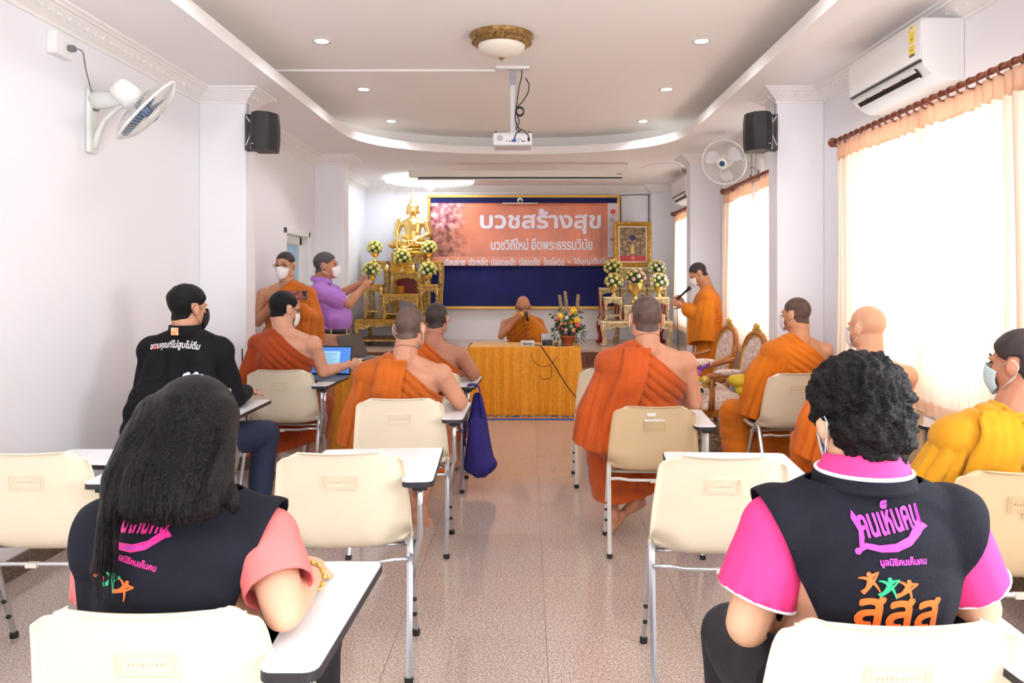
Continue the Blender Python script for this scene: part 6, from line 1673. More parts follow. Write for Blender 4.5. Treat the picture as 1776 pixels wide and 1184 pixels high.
# --- monk with laptop
x, y = sit('laptop', -0.02)
F = Fig(choff=(0.02, -0.21), top=1.335, sw=0.20, bulk=1.08, armr=1.1, head=(-38, 14, 0), hs=1.06, hoff=(-0.02, 0.03), voxel=0.008, twist=-6, ER=(0.25, 0.06, 0.765), WR=(0.37, 0.24, 0.79), handR=((0.6, 0.7, 0.2), (-0.7, 0.5, -0.3), 0.9),
        ank=((-0.17, 0.02, 0.11), (0.08, 0.30, 0.09)), kn=((-0.16, 0.40, 0.48), (0.14, 0.42, 0.49)), feet=(((0.0, 0.15, -1.0), (0, 1, 0.1)), ((0, 1, 0), (0, 0, -1))))
F.build(x, y, 0, 'seated monk in dark orange robe working on a laptop, thick dark hair', (214, 158, 128)); F.hair(M_hair, 'crop'); F.mask(M_mask); F.eyes(True)
robe(F, (171, 66, 12), 0.010, 0.009, 4.4, hem=0.20, cape=1.1)
# --- monk beside the armchairs
x, y = sit('robeR', 0.10)
F = Fig(choff=(-0.10, -0.21), top=1.30, sw=0.205, bulk=1.04, armr=1.08, head=(24, 6, 0), voxel=0.008, kn=((-0.30, 0.34, 0.47), (0.05, 0.42, 0.48)), ank=((-0.28, 0.22, 0.12), (0.02, 0.28, 0.07)), feet=(((0, 1, 0), (0, 0, -1)), ((0.3, -0.7, -0.5), (0, 0.5, -0.8))), EL=(-0.27, 0.06, 0.74))
F.build(x, y, 14, 'seated monk in orange robe beside the gilded armchairs, head turned', (214, 152, 116)); F.hair(M_stubl if False else M_stub); F.mask(M_mask)
robe(F, (221, 120, 16), 0.010, 0.010, 5.2, hem=0.13, cape=1.1, skirt_r=0.13)
# --- bald monk
x, y = sit('bald', 0.03, 0.22)
F = Fig(choff=(-0.03, -0.22), top=1.288, sw=0.20, bulk=1.03, armr=1.05, head=(22, 4, 0), voxel=0.008, ER=(0.235, 0.10, 0.77))
F.build(x, y, 4, 'bald seated monk in orange robe before the large curtain', (224, 168, 134)); F.mask(M_mask)
robe(F, (223, 112, 22), 0.010, 0.009, 6.1, hem=0.18, cape=1.05)
# --- young monk at the edge
x, y = sit('young', 0.02, 0.20)
F = Fig(choff=(-0.02, -0.2), top=1.248, sw=0.205, bulk=1.03, armr=1.05, head=(30, 6, 0), voxel=0.0065, hoff=(0.045, 0.02), side=0.035)
F.build(x, y, 0, 'young monk in yellow-ochre robe with pale blue mask at the picture edge', (196, 134, 104)); F.hair(M_stubd, 'crop'); F.mask(M_maskb); F.eyes()
robe(F, (210, 146, 16), 0.0075, 0.012, 7.7, hem=0.18, cape=1.12, sash=((-0.075, 0.985), (-0.13, 0.55), 0.12, 0.14))
# --- speaking monk behind the centre table
F = Fig(top=1.225, sw=0.195, bulk=1.0, head=(-4, 22, 0), voxel=0.007, lean=0.13, hoff=(-0.015, 0.07), pz=0.535, shz=0.31,
        EL=(-0.215, 0.27, 0.775), WL=(-0.075, 0.285, 0.985), ER=(0.235, 0.26, 0.77), WR=(0.075, 0.31, 0.955), handL=((0.35, 0.05, 0.9), (0.3, -0.9, 0), 1.0), handR=((-0.5, 0.1, 0.7), (0.2, -0.9, 0.1), 1.5))
X8 = ax(905, 8.72)
F.build(X8, 8.86, 180, 'bald monk seated behind the golden table, speaking with a yellow cloth at his face', (190, 130, 96)); F.eyes(True); F.dais = 1
robe(F, (201, 116, 18), 0.009, 0.009, 8.3, hem=0.2)
MB().ell(F.H+F.R @ Vector((0.040, 0.122, -0.052)), (0.066, 0.022, 0.038), 16, 10, F.R @ rotm('Y', 15)).build('face_cloth', mat('yellow_cloth', (240, 190, 40), 0.8, bump=0.5, bscale=70), F.root, smooth=True)
t = empty('microphone', (0, 0, 0), 0, 'black microphone held to his mouth by the monk behind the golden table', 'microphone')
c = Matrix.Rotation(PI, 3, 'Z') @ F.WL+Vector((X8+0.01, 8.86, -0.055)); 
MB().tube([c+Vector((-0.012, -0.09, 0.02)), c+Vector((-0.03, -0.10, 0.085))], [0.011, 0.015], 12).build('handle', M_dark, t, smooth=True)
MB().ell(c+Vector((-0.035, -0.10, 0.105)), 0.023, 14, 10).build('mesh_head', mat('mic_mesh', (70, 70, 74), 0.4, 0.6, bump=0.5, bscale=500), t, smooth=True)
tag(MB().box((X8-0.22, 8.66, 0.40), (X8+0.22, 9.08, 0.44)).build('stool_seat', M_wood), 'plain seat under the speaking monk behind the golden table', 'stool')
bpy.data.objects['stool_seat'].name = 'wooden_stool'
st_ = bpy.data.objects['wooden_stool']
for sx in (-1, 1):
    for yy in (8.69, 9.03): MB().box((X8+sx*0.19-0.018, yy, 0.007), (X8+sx*0.19+0.018, yy+0.036, 0.40)).build('leg', M_wood, st_)
# --- standing monk photographing
F = Fig(top=1.66, seated=False, sw=0.20, bulk=1.02, armr=1.02, head=(-4, 10, 0), voxel=0.006, pz=0.93, dec=0.35, hoff=(0.0, 0.03),
        ER=(0.245, 0.02, 1.055), WR=(0.02, 0.26, 1.215), EL=(-0.25, 0.06, 1.07), WL=(-0.20, 0.28, 1.19), handR=((-0.85, 0.2, 0.45), (0, -0.4, -0.9), 0.8), handL=((0.15, 0.2, 0.95), (0.9, -0.3, 0), 1.2))
XM, YM = ax(497, 6.45), 6.45
F.build(XM, YM, 176, 'standing monk in orange robe and black glasses photographing with a phone', (212, 158, 124)); F.hair(M_stubd); F.mask(M_mask); F.eyes(True)
ph_ = robe(F, (203, 108, 16), 0.009, 0.011, 9.4, hem=0.22, cape=1.0)
neck_cord(F)
t = empty('phone', at(517, 512, YM-0.36), math.radians(4), 'phone in a flowery case held sideways by the standing monk', 'phone')
MB().box((-0.078, -0.005, -0.038), (0.078, 0.005, 0.038)).build('case', mat('flowery_case', (196, 96, 84), 0.4, rgb2=(46, 44, 40), vscale=40), t, bevel=0.005)
MB().box((0.038, -0.008, -0.006), (0.070, -0.005, 0.034)).build('camera_bump', M_dark, t, bevel=0.003)
# --- monk with the microphone by the window
F = Fig(top=1.60, seated=False, sw=0.195, bulk=1.05, head=(6, 34, 0), voxel=0.0065, pz=0.90, dec=0.35, lean=0.03, hoff=(0, 0.085),
        EL=(-0.225, 0.06, 1.00), WL=(-0.09, 0.27, 1.14), ER=(0.225, 0.08, 1.01), WR=(0.07, 0.27, 1.16), handL=((0.1, 0.95, 0.35), (0.9, 0, 0.2), 0.25, 1.5), handR=((-0.1, 0.6, 0.7), (-0.9, 0.2, 0), 1.2))
XW, YW = ax(1230, 8.0), 8.0
F.build(XW, YW, 78, 'standing monk in orange robe with sash, reading into a microphone by the window', (206, 146, 112)); F.hair(M_stubd); F.mask(M_mask)
robe(F, (225, 128, 10), 0.009, 0.009, 10.7, hem=0.20, cape=1.15)
RW = Matrix.Rotation(math.radians(78), 3, 'Z')
sb_ = MB()
for zz in (0.985, 1.015, 1.045):
    sb_.tube([Vector((0.187*math.cos(a), 0.150*math.sin(a), zz+0.006*math.sin(3*a+zz*40))) for a in [2*PI*i/36 for i in range(36)]], 0.020, 8, closed=True)
sb_.build('waist_sash', robe_mat((236, 124, 16)), F.root, smooth=True)
MB().grid(lambda u, v: (-0.10+0.05*(u-0.5)-0.02*v, 0.135+0.03*v+0.006*math.sin(u*9), 1.0-0.34*v), 8, 16).build('sash_end', robe_mat((236, 124, 16)), F.root, smooth=True, solid=0.008)
def toW(R_, p, X_, Y_): v = R_ @ Vector(p); return Vector((v.x+X_, v.y+Y_, v.z))
t = empty('microphone', (0, 0, 0), 0, 'black microphone raised by the standing monk near the window', 'microphone')
mo = F.H+F.R @ Vector((0.0, 0.150, -0.075)); hd_ = F.WL+Vector((0.03, 0.10, 0.04)); dv = (mo-hd_).normalized()
b = toW(RW, mo-dv*0.03, XW, YW); a = toW(RW, mo-dv*0.19, XW, YW)
MB().tube([a, a.lerp(b, 0.75), b], [0.011, 0.014, 0.017], 12).build('handle', M_dark, t, smooth=True)
MB().ell(b+(b-a).normalized()*0.015, 0.025, 14, 10).build('mesh_head', mat('mic_mesh', (70, 70, 74), 0.4, 0.6), t, smooth=True)
cord([a, a+Vector((0.0, 0, -0.12)), a+Vector((0.01, 0, -0.5)), a+Vector((0.02, 0.0, -0.95)), (a.x+0.03, a.y, 0.02), (a.x-0.3, a.y+0.1, 0.012)], 0.004, 'microphone_cable', 'thin black cable hanging from the standing monk microphone to the floor', M_cable_k)
# ================================================================ people in everyday clothes
M_vest = mat('navy_black_vest', (19, 20, 30), 0.85, bump=0.2, bscale=200, spec=0.25)
M_jack = mat('black_jacket', (12, 12, 17), 0.8, bump=0.25, bscale=180, spec=0.25)
M_hairw = mat('long_dark_hair', (7, 5, 6), 0.38, spec=0.22, bump=0.9, bscale=60, stretch=(6, 6, 0.5), rgb2=(20, 11, 10), vscale=14)
def cloth(F, m, name, mats, voxel=0.008, sm=8, amp=0.004, planes=(), fold=None, thick=0.004, dec=0.6, choff=None, fs=1.0):
    me = organic(m, voxel, sm, dec, name, mats)
    V = getv(me); N_ = getn(me)
    d = fold(V) if fold else wob(V, 14, fs)+0.5*wob(V, 30, fs)
    V = V+N_*(amp*d)[:,None]; V = clear_chair(V, choff); setv(me, V)
    if planes: cut(me, planes)
    o = link(name, me, F.root); k = o.modifiers.new('s', 'SOLIDIFY'); k.thickness = thick; k.offset = 1
    return o, me
def cut_above(me, co, no, zmin):
    bm = bmesh.new(); bm.from_mesh(me); co = Vector(co); no = Vector(no).normalized()
    bmesh.ops.bisect_plane(bm, geom=bm.verts[:]+bm.edges[:]+bm.faces[:], plane_co=co, plane_no=no)
    bmesh.ops.bisect_plane(bm, geom=bm.verts[:]+bm.edges[:]+bm.faces[:], plane_co=(0, 0, zmin), plane_no=(0, 0, 1))
    kill = [f for f in bm.faces if (f.calc_center_median()-co).dot(no) > 1e-5 and f.calc_center_median().z > zmin]
    bmesh.ops.delete(bm, geom=kill, context='FACES'); bm.to_mesh(me); bm.free(); me.update()
def bvh_of(me): return BVHTree.FromPolygons([v.co for v in me.vertices], [tuple(p.vertices) for p in me.polygons])
def on_back(F, bv, cx, cz, ang=0.0, out=0.0095):
    ca, sa = math.cos(ang), math.sin(ang)
    def fn(u, w, k):
        x = cx+u*ca-w*sa; z = cz+u*sa+w*ca
        h = bv.ray_cast(Vector((x, F.P.y-0.8, z)), Vector((0, 1, 0)))
        y = h[0].y if h[0] is not None else F.P.y-0.13
        return (x, y-out-k, z)
    return fn
def sleeve(F, S, E, r0, r1, frac, mats, name='sleeve', trim=None, nrm=None):
    m = MB(); S = Vector(S); E = Vector(E); d = (E-S).normalized()
    m.ell(S, r0*0.97, 16, 12); m.cone(S, r0*0.95, S.lerp(E, 0.35), r0); m.cone(S.lerp(E, 0.3), r0, E+d*0.03, r1)
    e = S.lerp(E, frac)
    inner = Vector((-S.x, 0, 0)).normalized() if abs(S.x) > 0.01 else Vector((1, 0, 0))
    o, me = cloth(F, m, name, mats, 0.007, 5, 0.003, [(e, d)], fs=S.x*7+2)
    if trim:
        q = d.to_track_quat('Z', 'Y').to_matrix(); rr = r0+(r1-r0)*(frac-0.3)/0.7
        MB().tube([e+q @ Vector((rr*1.02*math.cos(a), rr*1.02*math.sin(a), 0)) for a in [2*PI*i/28 for i in range(28)]], 0.003, 6, closed=True).build('sleeve_trim', trim, F.root, smooth=True)
    return o
def pants(F, mats, low=0.10, r=(0.112, 0.080, 0.06), choff=None):
    m = MB(); m.ell(F.P+Vector((0, 0, 0)), (0.175*F.bulk, 0.13*F.bulk, 0.11), 18, 12)
    for k, (K, A) in enumerate(zip(F.kn, F.ank)):
        hip = F.P+Vector(((-1, 1)[k]*0.09, 0.0, -0.02)); m.cone(hip, r[0]*F.bulk, K, r[1]); m.cone(K, r[1], A+Vector((0, 0, 0.0)), r[2])
    return cloth(F, m, 'trousers', mats, 0.009, 6, 0.004, [(Vector((0, 0, low)), Vector((0, 0, -1)))], choff=choff)
def star_person(mb, cx, cy, s, tilt, fn):
    ca, sa = math.cos(tilt), math.sin(tilt)
    def T(p): return fn(cx+(p[0]*ca-p[1]*sa)*s, cy+(p[0]*sa+p[1]*ca)*s, 0)
    def limb(a, b, w0, w1):
        n = 5; d = Vector((b[0]-a[0], b[1]-a[1])); t = Vector((-d.y, d.x)).normalized(); L = []; Rr = []
        for i in range(n+1):
            v = i/n; p = Vector(a)+d*v+t*0.06*math.sin(v*PI); w = w0+(w1-w0)*v; L.append(T(p+t*w)); Rr.append(T(p-t*w))
        k = L+Rr; mb.add(k, [(i, i+1, n+2+i, n+1+i) for i in range(n)])
    limb((0.5, 0.42), (-0.42, -0.5), 0.03, 0.11); limb((-0.5, 0.20), (0.02, 0.08), 0.03, 0.10); limb((0.0, 0.12), (0.42, -0.5), 0.10, 0.03); limb((0, 0.1), (0.5, 0.40), 0.11, 0.02); limb((0.0, 0.1), (-0.42, -0.5), 0.11, 0.03)
    c = [T((0.02+0.12*math.cos(a), 0.34+0.12*math.sin(a))) for a in [2*PI*i/12 for i in range(12)]]; mb.add(c, [tuple(range(12))])
def vest_print(F, bv, cx, cz, s, pink, tilt1, tilt2, second=True, darkhair=None):
    """Printed marks on the back of a vest; s scales them (1 = 13.5 cm wide emblem)."""
    M_o = mat('print_orange', (250, 106, 34), 0.6); M_g = mat('print_green', (24, 160, 110), 0.6); M_p = mat('print_%d' % pink[0], pink, 0.6); M_v = mat('print_violet', (190, 70, 200), 0.6)
    m = MB(); w = 0.125*s; text_into(m, 'คนเห็นคน', w, 0.052*s, on_back(F, bv, cx+0.004, cz+0.024*s, tilt1), 0.0011, skew=0.22); m.build('emblem_lettering', M_p, F.root)
    m = MB(); f = on_back(F, bv, cx, cz, tilt1)
    tp = [(-0.068, -0.020), (-0.055, -0.010), (-0.03, -0.018), (0.0, -0.020), (0.03, -0.014), (0.06, 0.004), (0.068, 0.012), (0.066, 0.004), (0.078, -0.006)]
    bt = [(-0.068, -0.024), (-0.055, -0.020), (-0.03, -0.030), (0.0, -0.034), (0.03, -0.029), (0.055, -0.016), (0.062, -0.012), (0.066, -0.010), (0.078, -0.008)]
    P_ = [f(a*s, b*s, 0) for a, b in tp]+[f(a*s, b*s, 0) for a, b in bt]; n = len(tp); m.add(P_, [(i, i+1, n+i+1, n+i) for i in range(n-1)])
    c = [f((-0.072+0.006*math.cos(a))*s, (-0.022+0.006*math.sin(a))*s, 0) for a in [2*PI*i/12 for i in range(12)]]; m.add(c, [tuple(range(12))])
    lt = [f(a*s, b*s, 0) for a, b in ((-0.069, -0.022), (-0.060, 0.010), (-0.064, 0.030), (-0.058, 0.042), (-0.053, 0.030), (-0.052, 0.006), (-0.060, -0.020))]; m.add(lt, [tuple(range(7))])
    m.build('emblem_ribbon', M_p, F.root)
    m = MB(); ff = on_back(F, bv, cx+0.004*s, cz-0.025*s, tilt1, 0.0102)
    for q in (-4, -3, -2, -1, 0, 2, 3, 4):      # tiny worn marks, unreadable on the cloth
        m.add([ff((q+a)*0.0044*s, b*s, 0) for a, b in ((-0.36, -0.0032), (0.30, -0.0028), (0.36, 0.0032), (-0.30, 0.0030))], [(0, 1, 2, 3)])
    mo_ = m.build('ribbon_marks', M_v, F.root); mo_['kind'] = 'stuff'
    m = MB(); text_into(m, 'มูลนิธิคนเห็นคน', 0.090*s, 0.018*s, on_back(F, bv, cx+0.016*s, cz-0.052*s, tilt2), 0.0005); m.build('foundation_lettering', M_p, F.root)
    for k, (dx, dy, t, mm) in enumerate(((-0.052, -0.086, 0.1, M_o), (-0.018, -0.094, -0.15, M_g), (0.016, -0.098, -0.35, M_o))):
        m = MB(); ff = on_back(F, bv, cx, cz, tilt2); star_person(m, dx*s, dy*s, 0.038*s, t, ff); m.build('star_figure', mm, F.root)
    if second:
        for k in range(3):
            m = MB(); text_into(m, 'ส', 0.046*s, 0.054*s, on_back(F, bv, cx+(-0.052+0.055*k)*s, cz-(0.142+0.003*k)*s, 0), 0.0028, skew=0.12); m.build('large_letter', M_o, F.root)

# --- woman with long hair
x, y = sit('woman', 0.0, 0.215)
CHO = (0.0, -0.215)
F = Fig(choff=CHO, top=1.205, sw=0.168, bulk=1.08, armr=1.02, head=(-6, 26, 0), hoff=(0.0, 0.02), side=-0.010, lean=0.02, shz=0.325, voxel=0.0065, ER=(0.232, -0.095, 0.765), WR=(0.218, 0.150, 0.742), handR=((-0.35, 0.9, 0.0), (-0.3, 0, -1), 0.8), WL=(-0.06, 0.22, 0.62), EL=(-0.20, 0.05, 0.70))
F.build(x, y, 0, 'woman with long straight dark hair, dark vest and salmon sleeve in the front row', (222, 172, 140))
M_sal = mat('salmon_cotton', (232, 116, 112), 0.75, bump=0.15, bscale=220)
m = MB(); F.torso(m, 0.026)
for S in (F.SL, F.SR): m.cone(S, 0.070, S+Vector((0, 0, -0.14)), 0.070)
fo = lambda V: crease(V[:,2]*2*PI/0.11+wob(V, 9, 1)*3+V[:,0]*10)*1.2*smooth01(-V[:,2], -0.86, -0.70)+0.8*wob(V, 12, 2)
vo, vme = cloth(F, m, 'vest', [M_vest], 0.0075, 10, 0.006, [(Vector((0, 0, 0.49)), Vector((0, 0, -1))), (F.N+Vector((0, 0, 0.0)), Vector((0, 0, 1)))], fo, choff=CHO)
cut_above(vme, (F.SR.x+0.004, 0, F.SR.z), (1, 0, -0.35), F.SR.z-0.20); cut_above(vme, (F.SL.x-0.045, 0, F.SL.z), (-1, 0, -0.1), F.SL.z-0.15)
bv = bvh_of(vme)
sleeve(F, F.SR, F.ER, 0.070, 0.062, 0.72, [M_sal]); sleeve(F, F.SL, F.EL, 0.070, 0.075, 0.70, [M_sal])
MB().tube([F.N+Vector((0.080*math.cos(a), 0.070*math.sin(a)-0.01, 0.0-0.012*math.sin(a))) for a in [2*PI*i/28 for i in range(28)]], 0.020, 8, closed=True).build('vest_collar', M_vest, F.root, smooth=True)
pants(F, [mat('dark_trousers', (30, 28, 34), 0.8)], choff=CHO)
rootv = Vector((x, y))
def loc(px, py, Y): return ax(px, Y)-rootv.x, az(py, Y)
cx, cz = loc(190, 952, 1.42); vest_print(F, bv, cx, cz, 0.98, (226, 44, 140), math.radians(2), math.radians(-12), False)
h = MB(); H = F.H; R = F.R
h.ell(H+R @ Vector((0, -0.012, 0.036)), (0.088, 0.104, 0.096), 24, 16, R); h.ell(H+Vector((0, -0.05, -0.02)), (0.090, 0.072, 0.11), 24, 16)
YB_ = -0.155
for (x0, x1, z1, r0, r1, yb) in ((-0.07, -0.085, 1.000, 0.045, 0.026, -0.135), (-0.03, -0.04, 0.990, 0.05, 0.026, -0.150), (0.01, 0.01, 0.990, 0.052, 0.028, -0.155), (0.05, 0.060, 0.990, 0.05, 0.028, -0.150), (0.075, 0.085, 0.990, 0.040, 0.026, -0.125), (-0.060, -0.108, 0.865, 0.026, 0.010, -0.150), (-0.065, -0.088, 0.86, 0.026, 0.010, -0.150), (0.085, 0.12, 0.98, 0.028, 0.018, -0.08), (-0.085, -0.10, 0.98, 0.03, 0.02, -0.09)):
    a0 = H+Vector((x0*0.75, -0.030, 0.050)); a = H+Vector((x0*1.12, -0.078, -0.010)); h.cone(a0, 0.050, a, r0*1.05, 10); b = Vector((F.side+F.hoff[0]+x0*0.5+x1*0.5+0.0, yb*0.75-0.004, 1.025)); c = Vector((F.side+F.hoff[0]+x1+(0.018 if z1 > 0.9 else 0), yb-0.006, z1-(0.012 if z1 > 0.9 else 0)))
    h.cone(a, r0, b, r0*0.95, 10); h.cone(b, r0*0.95, c, r1, 10)
hm = organic(h, 0.0055, 45, None, 'hair', [M_hairw]); V = getv(hm); N_ = getn(hm)
g = crease(V[:,0]*2*PI/0.017+1.4*np.sin(V[:,2]*9)+wob(V, 16, 1)*1.6)*0.0035+crease(V[:,0]*2*PI/0.0065+wob(V, 22, 3)*2.5)*0.0012
V = V+N_*(g*np.clip((H.z+0.13-V[:,2])/0.1, 0.15, 1))[:,None]; setv(hm, V)
hr = link('hair', hm, F.root)
hb = bvh_of(hm); rr = random.Random(3); s_ = MB()
for k in range(260):       # single strands lying over the mass of hair
    u = rr.uniform(-1, 1); x0 = u*0.09; pts = []
    zb = rr.uniform(0.80, 0.93) if u < -0.6 else rr.uniform(0.955, 0.995)
    for i in range(14):
        v = i/13; z = (H.z+0.10)*(1-v)+zb*v; xx = H.x+x0*(0.25+0.70*min(1, v*3.2))+(-0.012 if u < -0.6 else 0.010*u+0.018)*v+0.003*math.sin(v*7+k)
        hit = hb.ray_cast(Vector((xx, -0.8, z)), Vector((0, 1, 0)))
        if hit[0] is None: 
            if pts: pts.append(Vector((xx, pts[-1].y, z)))
            continue
        pts.append(hit[0]+Vector((0, -0.0015, 0)))
    if len(pts) > 4: s_.tube(pts, [0.0011]*(len(pts)-1)+[0.0003], 4, cap=False)
so = s_.build('loose_strands', M_hairw, F.root, smooth=True); so['kind'] = 'stuff'
c = MB(); q = H+R @ Vector((-0.008, -0.045, 0.122))
for k in range(7): c.ell(q+Vector((-0.018+0.006*k, 0, 0.003*math.sin(k*2))), (0.005, 0.007, 0.005), 8, 6)
c.build('hair_clip', mat('hair_clip_blue', (176, 200, 226), 0.2), F.root, smooth=True)
b_ = MB(); w_ = F.WR.lerp(F.ER, 0.12); d = (F.WR-F.ER).normalized(); q = d.to_track_quat('Z', 'Y').to_matrix()
for k in range(14): a = 2*PI*k/14; b_.ell(w_+q @ Vector((0.034*math.cos(a), 0.034*math.sin(a), 0.003*math.sin(k*3))), (0.007, 0.007, 0.006), 8, 6)
b_.build('gold_bracelet', mat('bracelet_gold', (230, 190, 90), 0.25, 0.8), F.root, smooth=True)

# --- person with curly hair
x, y = sit('curly', 0.0, 0.215)
F = Fig(choff=CHO, top=1.248, sw=0.175, bulk=1.08, armr=1.08, head=(8, 20, 0), hoff=(0.0, 0.02), side=0.015, lean=0.0, shz=0.325, voxel=0.0065, EL=(-0.225, -0.01, 0.72), WL=(-0.10, 0.24, 0.64), ER=(0.268, 0.02, 0.745), WR=(0.24, 0.26, 0.735))
F.build(x, y, 0, 'person with short curly black hair, dark vest and bright pink sleeves in the front row', (224, 176, 142)); F.mask(M_maskb); F.eyes()
M_pk = mat('hot_pink_cotton', (236, 54, 130), 0.75, bump=0.15, bscale=220)
M_wt = mat('white_trim', (238, 232, 240), 0.7)
m = MB(); F.torso(m, 0.028)
for s_x, S in ((-1, F.SL), (1, F.SR)): m.cone(S+Vector((s_x*0.02, 0, 0.0)), 0.070, S+Vector((s_x*0.0, 0, -0.15)), 0.07)
fo = lambda V: crease(V[:,0]*2*PI/0.16+wob(V, 8, 1)*3)*0.7*smooth01(-V[:,2], -0.80, -0.62)+0.7*wob(V, 11, 5)
vo, vme = cloth(F, m, 'vest', [M_vest], 0.0075, 10, 0.005, [(Vector((0, 0, 0.47)), Vector((0, 0, -1))), (F.N+Vector((0, 0, 0.0)), Vector((0, 0, 1)))], fo, choff=CHO)
for S, k in ((F.SL, -1), (F.SR, 1)): cut_above(vme, (S.x+k*(0.022 if k < 0 else 0.036), 0, S.z+0.03), (k, 0, -0.42), S.z-0.19)
bv = bvh_of(vme)
sleeve(F, F.SR, F.ER, 0.076, 0.078, 0.68, [M_pk], trim=M_wt); sleeve(F, F.SL, F.EL, 0.076, 0.078, 0.68, [M_pk], trim=M_wt)
col = MB().grid(lambda u, v: F.N+Vector(((0.074+0.016*(1-v)+0.004*math.sin(u*40)*(1-v))*math.cos(2*PI*u), (0.070+0.014*(1-v))*math.sin(2*PI*u)-0.008, 0.016+0.036*v-0.012*math.sin(2*PI*u)*v)), 40, 6, closed_u=True)
col.build('polo_collar', M_pk, F.root, smooth=True, solid=0.006)
MB().tube([F.N+Vector((0.093*math.cos(a), 0.088*math.sin(a)-0.008, 0.020)) for a in [2*PI*i/36 for i in range(36)]], 0.0045, 6, closed=True).build('collar_trim', M_wt, F.root, smooth=True)
MB().grid(lambda u, v: F.N+Vector(((0.100-0.006*v)*math.cos(2*PI*u), (0.094-0.006*v)*math.sin(2*PI*u)-0.008, -0.010+0.026*v)), 40, 5, closed_u=True).build('vest_collar', M_vest, F.root, smooth=True, solid=0.008)
pants(F, [mat('dark_trousers', (30, 28, 34), 0.8)], choff=CHO)
rootv = Vector((x, y)); cx, cz = loc(1558, 930, 1.40); vest_print(F, bv, cx, cz, 1.0, (238, 60, 196), math.radians(9), math.radians(0), True)
h = MB(); H = F.H; R = F.R
h.ell(H+R @ Vector((0, -0.020, 0.042)), (0.099, 0.108, 0.100), 28, 18, R); h.ell(H+R @ Vector((0, -0.052, -0.018)), (0.088, 0.070, 0.078), 24, 16, R)
hm = organic(h, 0.0045, 4, None, 'hair', [mat('curly_black_hair', (8, 6, 7), 0.5, bump=0.8, bscale=170, spec=0.2, rgb2=(20, 12, 12), vscale=30)]); V = getv(hm); N_ = getn(hm)
hd = np.array([noise.fractal(Vector(p)*34, 0.9, 2.1, 3) for p in V]); h2 = np.array([noise.turbulence(Vector(p)*62, 2, False) for p in V])
V = V+N_*(0.011*hd+0.008*h2)[:,None]; setv(hm, V)
q = F.hl(V); cut(hm, [(H+R @ Vector((0, 0.075, 0.02)), R @ Vector((0, 1, -0.9)))])
link('hair', hm, F.root)

# --- man in the black jacket
x, y = sit('jacket', -0.015, 0.20)
CH2 = (0.015, -0.20)
F = Fig(choff=CH2, top=1.385, sw=0.178, bulk=1.0, armr=1.0, shz=0.345, head=(-30, 6, 0), hs=1.04, hoff=(0.0, 0.02), voxel=0.008, ER=(0.245, 0.06, 0.76), WR=(0.22, 0.30, 0.76), EL=(-0.235, -0.01, 0.73), WL=(-0.12, 0.24, 0.62), kn=((-0.13, 0.42, 0.49), (0.30, 0.40, 0.49)), ank=((-0.13, 0.38, 0.08), (0.30, 0.28, 0.10)), feet=(((0, 1, 0), (0, 0, -1)), ((0.1, 1, 0), (0, 0, -1))))
F.build(x, y, 0, 'man in black jacket with white Thai lettering and black mask by the blank wall', (204, 148, 116)); F.hair(M_hair, 'short'); F.mask(M_maskk)
m = MB(); F.torso(m, 0.030)
for S, E, Wp in ((F.SL, F.EL, F.WL), (F.SR, F.ER, F.WR)): m.cone(S, 0.068, E, 0.062); m.cone(E, 0.062, E.lerp(Wp, 0.9), 0.046)
m.cone(F.P+Vector((0, 0, 0.0)), 0.16, F.P+Vector((0, 0, -0.02)), 0.16); [m.cone((k*0.10, -0.06, 0.98), 0.085, (k*0.185, -0.175, 0.50), 0.095) for k in (-1, 1)]; m.cone((0, -0.06, 0.98), 0.085, (0, -0.165, 0.52), 0.085); [m.cone((-q_, -0.165, zz), 0.095, (q_, -0.165, zz), 0.095) for zz, q_ in ((0.52, 0.165), (0.62, 0.17), (0.72, 0.155), (0.79, 0.13))]
fo = lambda V: crease(np.arctan2(V[:,2]-0.9, V[:,0])*9+wob(V, 9, 1)*2.5)*0.7+0.8*wob(V, 13, 3)
vo, vme = cloth(F, m, 'jacket', [M_jack], 0.009, 20, 0.006, [(F.N+Vector((0, 0, 0.01)), Vector((0, 0, 1))), (Vector((0, 0, 0.42)), Vector((0, 0, -1)))], fo)
MB().grid(lambda u, v: F.N+Vector(((0.086-0.006*v)*math.cos(2*PI*u), (0.080-0.006*v)*math.sin(2*PI*u)-0.014, -0.02+0.060*v)), 36, 5, closed_u=True).build('jacket_collar', M_jack, F.root, smooth=True, solid=0.008)
MB().grid(lambda u, v: F.N+Vector((0.096*math.cos(4.3+0.45*u), 0.090*math.sin(4.3+0.45*u)-0.014, -0.01+0.040*v)), 6, 4).build('orange_tag', mat('tag_orange', (244, 140, 40), 0.5, rgb2=(246, 226, 200), vscale=40), F.root, solid=0.003)
bv = bvh_of(vme); rootv = Vector((x, y)); cx, cz = loc(279, 606, 3.90)
m = MB(); f = on_back(F, bv, cx, cz, 0.0, 0.0095)
text_into(m, 'ขอบคุณที่ไม่สูบไม่ดื่ม', 0.27, 0.050, lambda u, w, k: f(u, w+0.012*(1-(u/0.13)**2), k), 0.0007); m.build('back_lettering', mat('print_white', (236, 232, 236), 0.6), F.root)
m = MB(); f2 = on_back(F, bv, cx-0.105, cz-0.002, 0.0, 0.0102); m.add([f2(0.010*math.cos(a), 0.010*math.sin(a), 0) for a in [2*PI*i/14 for i in range(14)]], [tuple(range(14))]); m.build('red_dot', mat('print_red', (216, 60, 60), 0.6), F.root)
pants(F, [mat('dark_blue_jeans', (34, 44, 72), 0.8)], choff=CH2)

